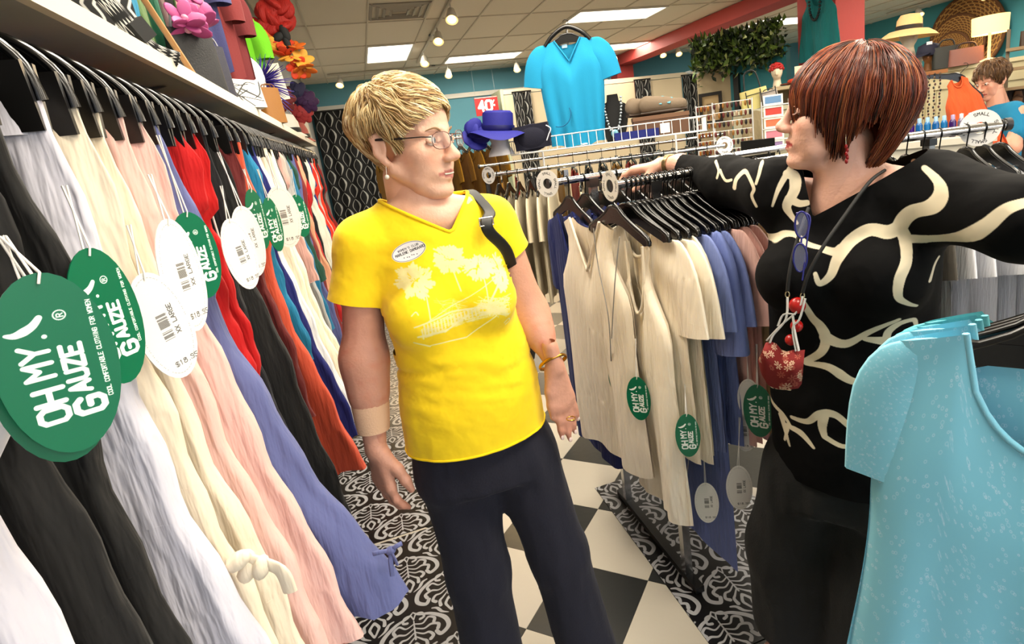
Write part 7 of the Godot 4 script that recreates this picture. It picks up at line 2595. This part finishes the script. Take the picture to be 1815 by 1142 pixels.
	for k in 3:
		m2 = MB.new()
		m2.box(Vector3(0.1, 1.43 + 0.13 * k, 0.06), Vector3(0.42, 0.02, 0.18))
		part(t, "shelf", m2, mat(Color(0.55, 0.45, 0.32), 0.6))
	for s in [-1.0, 1.0]:
		m2 = MB.new()
		m2.box(Vector3(0.1 + s * 0.2, 1.6, 0.06), Vector3(0.02, 0.45, 0.1))
		part(t, "upright", m2, mat(Color(0.4, 0.34, 0.26), 0.6))
	for k in 8:
		var s := thing("sandal", "tan sandal hung on the brown rack", "sandal", Vector3(sp.x, 0.92 + 0.13 * (k / 2), sp.z) + to_cam(sp) * Vector3(-0.03 + 0.11 * (k % 2), 0, 0.036), "sandals on the brown rack", to_cam(sp))
		m2 = MB.new()
		m2.tube([Vector3(0, 0, 0.006), Vector3(0, 0.05, 0.006), Vector3(0, 0.1, 0.006)], [0.022, 0.03, 0.02], 10, true, 0.25, Vector3.RIGHT)
		part(s, "sole", m2, mat(Color(0.45, 0.31, 0.2), 0.7))
		m2 = MB.new()
		m2.tube(curve([Vector3(-0.028, 0.055, 0.01), Vector3(0, 0.07, 0.03), Vector3(0.028, 0.055, 0.01)], 4), 0.006, 5)
		part(s, "strap", m2, mat(Color(0.30, 0.19, 0.11), 0.7))
	for k in 2:
		var hb: Vector3 = Vector3(sp.x, 0, sp.z) + to_cam(sp) * Vector3(0.02 + 0.15 * k, 1.70 if k == 0 else 1.57, 0.06)
		bag("straw_bag", ["black and tan woven bag on the upper shelf of the brown rack", "mustard woven bag on the lower shelf of the brown rack"][k], "bag", hb, to_cam(sp), Vector3(0.12, 0.10, 0.07), [Color(0.2, 0.13, 0.06), Color(0.6, 0.42, 0.1)][k], Color(0.05, 0.04, 0.03), 0.3)

func far_things() -> void:
	# checkout counter with small displays
	var c0 := at_d(1330, 240, 4.1)
	var ct := 1.19
	var cbz := to_cam(c0)
	plain_box("checkout_counter", "pale checkout counter beyond the rails with earring and card displays", "counter", Vector3(c0.x, 0, c0.z), cbz, Vector3(1.0, ct, 0.5), Color(0.6, 0.56, 0.46), Color(0.66, 0.62, 0.52))
	var on := func(x: float, d: float) -> Vector3:
		var q := at_d(x, 240, d)
		return Vector3(q.x, ct + 0.001, q.z)
	var chrome := mat(Color(0.85, 0.85, 0.84), 0.3, 0.5)
	var m: MB
	for k in 2:
		var p: Vector3 = on.call([1300, 1252][k], [4.02, 4.22][k])
		var t := thing("earring_stand", ["white wire stand of gold and red earrings on the counter", "wire stand of amber earrings beside the taller one"][k], "display stand", p, "", cbz * Basis(Vector3.UP, 0.2 * k))
		var W := 0.125 if k == 0 else 0.06
		for s in [-1.0, 1.0]: wire(t, "upright", [Vector3(s * W, 0, 0), Vector3(s * W, 0.40, 0)], 0.005, chrome)
		for r in 6:
			wire(t, "bar", [Vector3(-W, 0.09 + 0.06 * r, 0), Vector3(W, 0.09 + 0.06 * r, 0)], 0.003, chrome)
		m = MB.new()
		m.box(Vector3(0, 0.006, 0), Vector3(W * 2 + 0.04, 0.012, 0.14))
		part(t, "foot", m, chrome)
		for r in 6:
			for i in (9 if k == 0 else 5):
				var e := thing("earring", "small drop earring hung on the %s earring stand" % ["white", "amber"][k], "earring", p + cbz * Vector3(-W + W * 2 * (i + 0.5) / (9 if k == 0 else 5), 0.088 + 0.06 * r, 0.006), "earrings on the %s stand" % ["white", "amber"][k])
				m = MB.new()
				m.ell(Vector3(0, -0.016, 0), Vector3(0.0105, 0.019, 0.005), Basis(), 8, 5)
				var cc: Color = [Color(0.25, 0.05, 0.05), Color(0.5, 0.33, 0.1), Color(0.06, 0.04, 0.04), Color(0.6, 0.5, 0.4), Color(0.35, 0.1, 0.06)][(i * 3 + r * 2) % 5] if k == 0 else [Color(0.55, 0.33, 0.04), Color(0.35, 0.12, 0.04)][(i + r) % 2]
				part(e, "drop", m, mat(cc, 0.3, 0.3))
				m = MB.new()
				m.tube([Vector3(0, 0.0, 0), Vector3(0, -0.006, 0)], 0.0012, 4)
				part(e, "wire", m, chrome)
	# greeting cards
	var p1: Vector3 = on.call(1375, 3.95)
	var t := thing("card_spinner", "white wire spinner of greeting cards on the counter", "display stand", p1, "", cbz)
	for s in [-1.0, 1.0]: wire(t, "upright", [Vector3(s * 0.08, 0, 0.03), Vector3(s * 0.08, 0.36, 0.03)], 0.004, chrome)
	m = MB.new()
	m.lathe([Vector2(0, 0.012), Vector2(0.09, 0.01), Vector2(0.09, 0)], 18)
	part(t, "foot", m, chrome)
	for r in 5:
		wire(t, "ledge", [Vector3(-0.08, 0.05 + 0.07 * r, 0.045), Vector3(0.08, 0.05 + 0.07 * r, 0.045)], 0.003, chrome)
		if r < 5:
			var k := thing("greeting_card", ["greeting card with a lilac picture", "greeting card with a pink picture", "greeting card with an orange and pink picture", "greeting card with a red car picture", "greeting card with a blue beach picture"][r] + " on the card spinner", "card", p1 + cbz * Vector3(-0.01, 0.055 + 0.07 * r, 0.036), "", cbz * Basis(Vector3.RIGHT, -0.12))
			m = MB.new()
			m.box(Vector3(0, 0.03, 0), Vector3(0.115, 0.06, 0.002))
			part(k, "card", m, mat(Color(0.85, 0.84, 0.8), 0.6))
			m = MB.new()
			m.box(Vector3(0, 0.03, 0.0016), Vector3(0.095, 0.042, 0.001))
			part(k, "picture", m, mat([Color(0.5, 0.4, 0.55), Color(0.7, 0.4, 0.45), Color(0.75, 0.35, 0.2), Color(0.65, 0.15, 0.1), Color(0.3, 0.45, 0.6)][r], 0.6))
	# laptop
	var lp: Vector3 = on.call(1342, 3.86)
	t = thing("laptop", "dark laptop open on the checkout counter", "laptop", lp, "", cbz)
	m = MB.new()
	m.box(Vector3(0, 0.008, 0), Vector3(0.2, 0.014, 0.13))
	part(t, "keyboard_base", m, mat(Color(0.06, 0.06, 0.06), 0.4))
	m = MB.new()
	m.box(Vector3(0, 0.075, 0.07), Vector3(0.2, 0.13, 0.008), Basis(Vector3.RIGHT, 0.25))
	part(t, "lid", m, mat(Color(0.05, 0.05, 0.045), 0.35))
	# bottles on the near counter
	var q0 := at_d(1650, 236, 3.6)
	plain_box("side_counter", "narrow white counter holding purple and blue bottles", "counter", Vector3(q0.x, 0, q0.z), to_cam(q0), Vector3(0.5, 1.24, 0.3), Color(0.7, 0.68, 0.62), Color(0.7, 0.68, 0.62))
	for i in 10:
		var bp := Vector3(q0.x, 1.241, q0.z) + to_cam(q0) * Vector3(-0.16 + 0.036 * i, 0, 0.03 * (i % 2))
		var c: Color = [Color(0.16, 0.04, 0.30), Color(0.45, 0.42, 0.5), Color(0.22, 0.06, 0.4), Color(0.02, 0.28, 0.5), Color(0.1, 0.4, 0.62)][i % 5 if i < 5 else (i + 3) % 5]
		t = thing("lotion_bottle", ["purple", "grey", "violet", "deep blue", "light blue"][i % 5 if i < 5 else (i + 3) % 5] + " lotion bottle in the row on the narrow counter", "bottle", bp, "lotion bottles")
		m = MB.new()
		m.lathe([Vector2(0, 0), Vector2(0.015, 0), Vector2(0.016, 0.01), Vector2(0.016, 0.07), Vector2(0.011, 0.085), Vector2(0, 0.085)], 14)
		part(t, "bottle", m, mat(c, 0.2))
		m = MB.new()
		m.lathe([Vector2(0.009, 0.085), Vector2(0.009, 0.108), Vector2(0, 0.11)], 12)
		part(t, "cap", m, mat(c.lightened(0.5), 0.4))
	# hanging necklaces
	var np := at_d(1650, 128, 4.0)
	t = thing("necklace_stand", "wooden bar stand hung with dark bead necklaces", "display stand", Vector3(np.x, 0, np.z), "", to_cam(np))
	m = MB.new()
	m.box(Vector3(0, np.y - 0.004, 0), Vector3(0.16, 0.02, 0.02))
	part(t, "bar", m, mat(Color(0.5, 0.3, 0.12), 0.5))
	m = MB.new()
	m.tube([Vector3(-0.06, 0, 0), Vector3(-0.06, np.y, 0)], 0.01, 8)
	m.lathe([Vector2(0, 0.012), Vector2(0.12, 0.01), Vector2(0.12, 0)], 18)
	part(t, "post", m, mat(Color(0.4, 0.25, 0.1), 0.5))
	for k in 4:
		var n := thing("necklace", "dark bead necklace hanging from the wooden bar", "necklace", Vector3(np.x, np.y - 0.015, np.z) + to_cam(np) * Vector3(-0.035 + 0.026 * k, 0, 0.014), "necklaces on the wooden bar")
		for i in 14:
			m = MB.new()
			m.ell(Vector3(0.004 * sin(i * 2.1 + k), -0.018 * i, 0.003 * (i % 2)), Vector3(0.006, 0.008, 0.005), Basis(), 6, 5)
			part(n, "bead", m, mat([Color(0.04, 0.03, 0.03), Color(0.25, 0.06, 0.05), Color(0.05, 0.05, 0.05), Color(0.3, 0.22, 0.12)][(i + k) % 4], 0.3))
	# tote bags on a side shelf
	var tp := at_d(1352, 192, 5.0)
	plain_box("side_shelf", "tall narrow white shelf unit carrying the cream totes", "shelf", Vector3(tp.x, 0, tp.z), to_cam(tp), Vector3(0.45, tp.y, 0.3), Color(0.62, 0.60, 0.5), Color(0.66, 0.64, 0.54))
	for k in 2:
		var bp := Vector3(tp.x, tp.y + 0.001, tp.z) + to_cam(tp) * Vector3(-0.05 + 0.11 * k, 0, 0.03 + 0.06 * k)
		t = bag("tote_bag", ["cream canvas tote with tall black handles", "pale tote with grey panel leaning on the cream one"][k], "bag", bp, to_cam(tp) * Basis(Vector3.BACK, 0.14), Vector3(0.22 - 0.08 * k, 0.155 - 0.03 * k, 0.08), [Color(0.72, 0.68, 0.42), Color(0.62, 0.58, 0.55)][k], Color(0.03, 0.05, 0.05), [0.95, 0.1][k])
		m = MB.new()
		for s in [-1.0, 1.0]: m.box(Vector3(s * 0.055, 0.075, 0.041), Vector3(0.008, 0.14, 0.004))
		m.box(Vector3(0, 0.115, 0.040), Vector3(0.11, 0.006, 0.004))
		part(t, "trim", m, mat(Color(0.10, 0.10, 0.08), 0.7))
	# striped cloth hanging below the totes
	top_on("striped_shawl", "cream shawl with dark stripes hanging beside the card spinner", "", at_d(1338, 195, 4.6), to_cam(tp), {"w": 0.09, "bust": 0.1, "hem": 0.12, "len": 0.42, "neck": 0.01, "nd": 0.0, "th": 0.02, "fold": 0.02, "slope": 0.4, "bind": false, "cat": "shawl", "nu": 18, "nv": 8}, cloth(Color(0.5, 0.45, 0.34), "gauze", 0.8, 8), 950)
	# shelf unit with red wig head
	var up := at_d(1404, 152, 6.0)
	t = plain_box("display_cupboard", "beige display cupboard with an open box below the red-haired figure", "cupboard", Vector3(up.x, 0, up.z), to_cam(up), Vector3(0.36, up.y - 0.5, 0.4), Color(0.62, 0.55, 0.42), Color(0.6, 0.54, 0.42))
	m = MB.new()
	for s in [-1.0, 1.0]: m.box(Vector3(s * 0.165, up.y - 0.25, 0), Vector3(0.03, 0.5, 0.4))
	m.box(Vector3(0, up.y - 0.25, -0.185), Vector3(0.30, 0.5, 0.03))
	m.box(Vector3(0, up.y - 0.015, 0.0), Vector3(0.39, 0.03, 0.42))
	part(t, "open_box", m, mat(Color(0.62, 0.55, 0.42), 0.6))
	var up1 := Vector3(up.x, up.y + 0.001, up.z) + to_cam(up) * Vector3(-0.13, 0, 0)
	head_form("mannequin", "white display head with bright red hair on the cupboard", up1, to_cam(up), Color(0.78, 0.72, 0.62), 0.68)
	t = thing("wig", "bright red short wig on the white display head", "wig", up1 + Vector3(0, 0.165, -0.005))
	m = MB.new()
	for i in 60:
		var d := Vector3(rng.randf_range(-1, 1), rng.randf_range(-0.1, 1), rng.randf_range(-1, 1)).normalized()
		m.ell(d * 0.055, Vector3(0.02, 0.012, 0.02), Basis(Vector3(0, 1, 0), i), 6, 4)
	part(t, "curls", m, mat(Color(0.62, 0.03, 0.02), 0.5))
	t = thing("slipper", "coral slipper standing on the cupboard beside the red-haired head", "shoe", Vector3(up.x, up.y + 0.001, up.z) + to_cam(up) * Vector3(-0.03, 0, 0.08), "", to_cam(up) * Basis(Vector3.UP, 0.9))
	m = MB.new()
	m.tube([Vector3(0, 0.02, -0.08), Vector3(0, 0.016, 0), Vector3(0, 0.022, 0.07)], [0.018, 0.03, 0.02], 12, true, 0.4, Vector3.RIGHT)
	part(t, "sole", m, mat(Color(0.35, 0.12, 0.06), 0.6))
	m = MB.new()
	m.ell(Vector3(0, 0.035, 0.035), Vector3(0.03, 0.022, 0.045), Basis(), 14, 8)
	part(t, "vamp", m, mat(Color(0.68, 0.2, 0.1), 0.5))
	t = thing("notice", "small white notice with red print on the cupboard", "notice", Vector3(up.x, up.y + 0.001, up.z) + to_cam(up) * Vector3(0.10, 0, -0.05), "", to_cam(up))
	m = MB.new()
	m.box(Vector3(0, 0.085, 0), Vector3(0.15, 0.17, 0.004), Basis(Vector3.RIGHT, -0.1))
	part(t, "sheet", m, mat(Color(0.82, 0.78, 0.68), 0.7))
	for k in 4:
		m = MB.new()
		m.box(Vector3(0, 0.13 - 0.028 * k, 0.006 - 0.0028 * (4 - k) + 0.004), Vector3(0.09 - 0.015 * (k % 2), 0.009, 0.001), Basis(Vector3.RIGHT, -0.1))
		part(t, "print_line", m, mat(Color(0.55, 0.12, 0.08), 0.7))
	# partition with greenery
	var pa := at_d(1236, 118, 8.1)
	var pb := at_d(1295, 105, 8.0)
	var pt := pb.y
	var im_dir := Vector3(pb.x - pa.x, 0, pb.z - pa.z)
	m = MB.new()
	var pbz := Basis(im_dir.normalized(), Vector3.UP, im_dir.normalized().cross(Vector3.UP))
	m.box(Vector3((pa.x + pb.x) / 2, pt / 2, (pa.z + pb.z) / 2), Vector3(im_dir.length(), pt, 0.1), pbz)
	part(self, "wall_partition", m, mat(Color(0.62, 0.56, 0.44), 0.7)).set_meta("kind", "structure")
	var pc := Vector3(5.0, 0, -5.75)
	var td := Vector3(pc.x - pb.x, 0, pc.z - pb.z)
	m = MB.new()
	var tbz := Basis(td.normalized(), Vector3.UP, td.normalized().cross(Vector3.UP))
	m.box(Vector3((pc.x + pb.x) / 2, pt / 2, (pc.z + pb.z) / 2), Vector3(td.length(), pt, 0.1), tbz)
	part(self, "wall_partition", m, mat(Color(0.12, 0.42, 0.46), 0.7)).set_meta("kind", "structure")
	m = MB.new()
	m.box(Vector3(pb.x, pt / 2 - 0.1, pb.z) + td.normalized() * 0.12 + tbz.z * 0.08, Vector3(0.07, pt - 0.2, 0.05), tbz)
	part(self, "trim_2", m, mat(Color(0.015, 0.02, 0.02), 0.5)).set_meta("kind", "structure")
	for k in 2:
		t = thing("garland", ["bushy leaf garland along the top of the teal partition", "trailing leaf garland along the top of the beige partition"][k], "garland", Vector3(pb.x, pt, pb.z))
		var L := td if k == 0 else -im_dir
		m = MB.new()
		m.tube([Vector3.ZERO, L], 0.02, 6)
		part(t, "vine", m, mat(Color(0.06, 0.07, 0.03), 0.8))
		m = MB.new()
		for i in (1500 if k == 0 else 900):
			var at := L * rng.randf() + Vector3(0, rng.randf_range(-0.10, 0.28) - (0.25 * rng.randf() * rng.randf() if rng.randf() < 0.3 else 0.0), 0) + (tbz.z if k == 0 else pbz.z) * rng.randf_range(0.05, 0.3)
			var bs := Basis(Vector3(rng.randf_range(-1, 1), rng.randf_range(-1, 1), rng.randf_range(-1, 1)).normalized(), rng.randf() * TAU)
			var s := rng.randf_range(0.03, 0.065)
			m.col = lin([Color(0.12, 0.19, 0.06), Color(0.20, 0.29, 0.10), Color(0.32, 0.42, 0.15), Color(0.08, 0.13, 0.05), Color(0.62, 0.66, 0.40)][rng.randi() % (5 if rng.randf() < 0.3 else 4)])
			m.face([at + bs * Vector3(0, 0, 0), at + bs * Vector3(s * 0.45, s * 0.7, 0.005), at + bs * Vector3(0, s * 1.8, -0.006), at + bs * Vector3(-s * 0.45, s * 0.7, 0.005)])
		part(t, "leaves", m, tinted(0.5)).set_meta("kind", "stuff")
	# framed picture on the beige partition
	var fp := at_d(1261, 192, 8.03)
	t = thing("framed_picture", "dark framed print on the beige partition", "picture", fp + pbz.z * 0.02, "", pbz)
	m = MB.new()
	for s in [-1.0, 1.0]:
		m.box(Vector3(s * 0.13, 0, 0.01), Vector3(0.04, 0.40, 0.03))
		m.box(Vector3(0, s * 0.18, 0.01), Vector3(0.22, 0.04, 0.03))
	part(t, "frame", m, mat(Color(0.06, 0.035, 0.02), 0.5))
	m = MB.new()
	m.box(Vector3(0, 0, 0.0), Vector3(0.24, 0.34, 0.01))
	part(t, "mount", m, mat(Color(0.68, 0.58, 0.42), 0.7))
	m = MB.new()
	m.box(Vector3(0, -0.02, 0.007), Vector3(0.11, 0.16, 0.003))
	part(t, "print", m, mat(Color(0.42, 0.34, 0.24), 0.7))
	# turquoise tunic on the column
	var dp := at_x(1452, 0, 5.04)
	top_on("tunic", "turquoise sleeveless tunic hung on the coral column", "", Vector3(5.03, dp.y + 0.12, dp.z), Basis(Vector3.UP, -PI / 2), {"w": 0.2, "bust": 0.25, "hem": 0.29, "len": 0.72, "neck": 0.1, "nd": 0.15, "armhole": true, "th": 0.035, "fold": 0.02, "cat": "tunic"}, cloth(Color(0.05, 0.44, 0.46), "gauze", 0.6, 2), 960)
	t = thing("bead_strand", "dark bead necklace over the turquoise tunic on the column", "necklace", Vector3(4.985, dp.y + 0.06, dp.z), "", Basis(Vector3.UP, -PI / 2))
	for i in 18:
		m = MB.new()
		var a := PI * (i / 17.0)
		m.ell(Vector3(cos(a) * 0.08, -0.06 - sin(a) * 0.2, 0.01), Vector3.ONE * 0.015, Basis(), 8, 6)
		part(t, "bead", m, mat(Color(0.01, 0.05, 0.08), 0.3))
	# fitting rooms along the back wall
	var fz := -10.2
	var cream := mat(Color(0.78, 0.72, 0.60), 0.7)
	for q in [[2.62, 2.80], [3.12, 5.22], [5.54, 6.26], [6.56, 6.70]]:
		m = MB.new()
		m.box(Vector3((q[0] + q[1]) / 2, 1.2, fz), Vector3(q[1] - q[0], 2.4, 0.06))
		part(self, "wall_fitting_room", m, cream).set_meta("kind", "structure")
	m = MB.new()
	m.box(Vector3(4.66, 2.45, fz), Vector3(4.1, 0.08, 0.08))
	part(self, "trim_3", m, mat(Color(0.80, 0.76, 0.66), 0.6)).set_meta("kind", "structure")
	m = MB.new()
	m.box(Vector3(2.60, 1.25, -10.5), Vector3(0.05, 2.5, 0.7))
	part(self, "wall_fitting_room", m, mat(Color(0.74, 0.74, 0.6), 0.7)).set_meta("kind", "structure")
	var cm := printed(tex["wave_curtain"], 0.9)
	for q in [[-0.58, 1.2, 2.48, -10.75, "wide black curtain with pale wavy chains on the back wall"], [2.80, 3.12, 2.42, fz + 0.06, "gathered black and white curtain of the first fitting room"], [5.22, 5.54, 2.42, fz + 0.06, "gathered black and white curtain of the middle fitting room"], [6.26, 6.56, 2.42, fz + 0.06, "gathered black and white curtain by the beige partition"]]:
		t = thing("curtain", q[4], "curtain", Vector3(q[0], 0, q[3]))
		var rows := []
		var uvs := []
		var w: float = q[1] - q[0]
		for j in 3:
			var row := []
			var ur := []
			for i in 61:
				var u := i / 60.0
				row.append(Vector3(w * u, lerpf(q[2], 0.05, j / 2.0), 0.035 * sin(u * w * 26.0 + sin(u * 9))))
				ur.append(Vector2(u * w * (1.6 if w > 1 else 3.0), j * 1.1))
			rows.append(row)
			uvs.append(ur)
		m = MB.new()
		m.grid(rows, false, uvs)
		part(t, "cloth", m, cm)
		m = MB.new()
		m.tube([Vector3(-0.02, q[2] + 0.01, 0), Vector3(w + 0.02, q[2] + 0.01, 0)], 0.014, 8)
		part(t, "rod", m, mat(Color(0.05, 0.05, 0.05), 0.4))
	# sale sign
	var im := blank(256, 192, Color(0.62, 0.05, 0.05))
	im.fill_rect(Rect2i(0, 0, 256, 6), Color(0.8, 0.75, 0.7))
	write(im, "40", Vector2(34, 40), 104, Vector2(1, 0), 13, Color(0.92, 0.9, 0.86), 0.9)
	write(im, "%", Vector2(182, 40), 58, Vector2(1, 0), 6, Color(0.92, 0.9, 0.86), 0.9)
	keep("sale", im)
	var sp := at_z(863, 188, -10.08)
	t = thing("sale_sign", "red 40% sale sign hanging on wires before the blue back wall", "sign", sp)
	m = MB.new()
	m.box(Vector3(0, 0, -0.006), Vector3(0.41, 0.31, 0.012))
	part(t, "board", m, mat(Color(0.62, 0.05, 0.05), 0.6))
	m = MB.new()
	m.face([Vector3(-0.2, 0.15, 0.002), Vector3(0.2, 0.15, 0.002), Vector3(0.2, -0.15, 0.002), Vector3(-0.2, -0.15, 0.002)], [Vector2(0, 0), Vector2(1, 0), Vector2(1, 1), Vector2(0, 1)])
	part(t, "print", m, printed(tex["sale"], 0.6))
	for s in [-1.0, 1.0]: wire(t, "wire", [Vector3(s * 0.18, 0.16, -0.006), Vector3(s * 0.18, CEIL - sp.y - 0.002, -0.006)], 0.0012, mat(Color(0.6, 0.6, 0.6), 0.4))
	# ceiling vent
	t = thing("ceiling_vent", "square white air vent in the ceiling tiles", "vent", Vector3(0.675, CEIL, -6.28))
	for k in 4:
		m = MB.new()
		var s := 0.28 - 0.065 * k
		for d in [-1.0, 1.0]:
			m.box(Vector3(d * s, -0.004 - 0.003 * k, 0), Vector3(0.03, 0.012, s * 2 + 0.03), Basis(Vector3.BACK, d * 0.4))
			m.box(Vector3(0, -0.004 - 0.003 * k, d * s), Vector3(s * 2 - 0.03, 0.012, 0.03), Basis(Vector3.RIGHT, -d * 0.4))
		part(t, "louvre", m, mat(Color(0.62, 0.60, 0.56), 0.6))
	# track lights
	track(Vector3(1.14, CEIL - 0.012, -5.6), Vector3(1.14, CEIL - 0.012, -9.4), [0.10, 0.37, 0.76], "white light track along the ceiling above the rails", "above the rails")
	track(Vector3(-0.2, CEIL - 0.012, -9.9), Vector3(3.1, CEIL - 0.012, -9.9), [0.05, 0.57, 0.93], "white light track across the ceiling near the back wall", "near the back wall")
	track(Vector3(4.4, CEIL - 0.012, -9.7), Vector3(6.6, CEIL - 0.012, -9.7), [0.1, 0.55, 0.7, 0.85], "white light track before the fitting rooms", "before the fitting rooms")
	track(Vector3(9.3, CEIL - 0.012, -8.2), Vector3(9.3, CEIL - 0.012, -5.4), [0.22, 0.6], "white light track along the blue side wall", "by the side wall")

func track(a: Vector3, b: Vector3, at: Array, label: String, where: String) -> void:
	var t := thing("light_track", label, "track", a)
	var m := MB.new()
	m.tube([Vector3.ZERO, b - a], 0.016, 6)
	part(t, "rail", m, mat(Color(0.75, 0.73, 0.68), 0.5))
	m = MB.new()
	m.box((b - a) * 0.5 + Vector3(0, 0.006, 0), Vector3(0.06, 0.012, 0.06))
	part(t, "feed_box", m, mat(Color(0.3, 0.3, 0.3), 0.5))
	for k in at:
		var p := a.lerp(b, k) + Vector3(0, -0.015, 0)
		var s := thing("track_spotlight", "white can spotlight on the track " + where, "spotlight", p, "spotlights " + where)
		m = MB.new()
		m.tube([Vector3.ZERO, Vector3(0, -0.06, 0)], 0.008, 6)
		part(s, "stem", m, mat(Color(0.75, 0.73, 0.7), 0.5))
		var tilt := Basis(Vector3.BACK, -0.2) * Basis(Vector3.RIGHT, -0.6)
		m = MB.new()
		m.lathe([Vector2(0, 0.05), Vector2(0.035, 0.045), Vector2(0.045, 0.0), Vector2(0.062, -0.09)], 16, Transform3D(tilt, Vector3(0, -0.09, 0)))
		part(s, "can", m, mat(Color(0.78, 0.76, 0.72), 0.5))
		m = MB.new()
		m.ell(Vector3(0, -0.09, 0) + tilt * Vector3(0, -0.08, 0), Vector3(0.048, 0.024, 0.048), tilt, 14, 8)
		part(s, "bulb", m, glow(Color(1.0, 0.84, 0.55), 3.0))
		var l := SpotLight3D.new()
		l.name = "spot_lamp"
		l.light_color = Color(1.0, 0.84, 0.6)
		l.light_energy = 1.0
		l.light_size = 0.04
		l.spot_angle = 50.0
		l.spot_angle_attenuation = 0.6
		l.spot_range = 14.0
		l.shadow_enabled = true
		l.transform = Transform3D(tilt * Basis(Vector3.RIGHT, -PI / 2), Vector3(0, -0.09, 0) + tilt * Vector3(0, -0.115, 0))
		s.add_child(l)
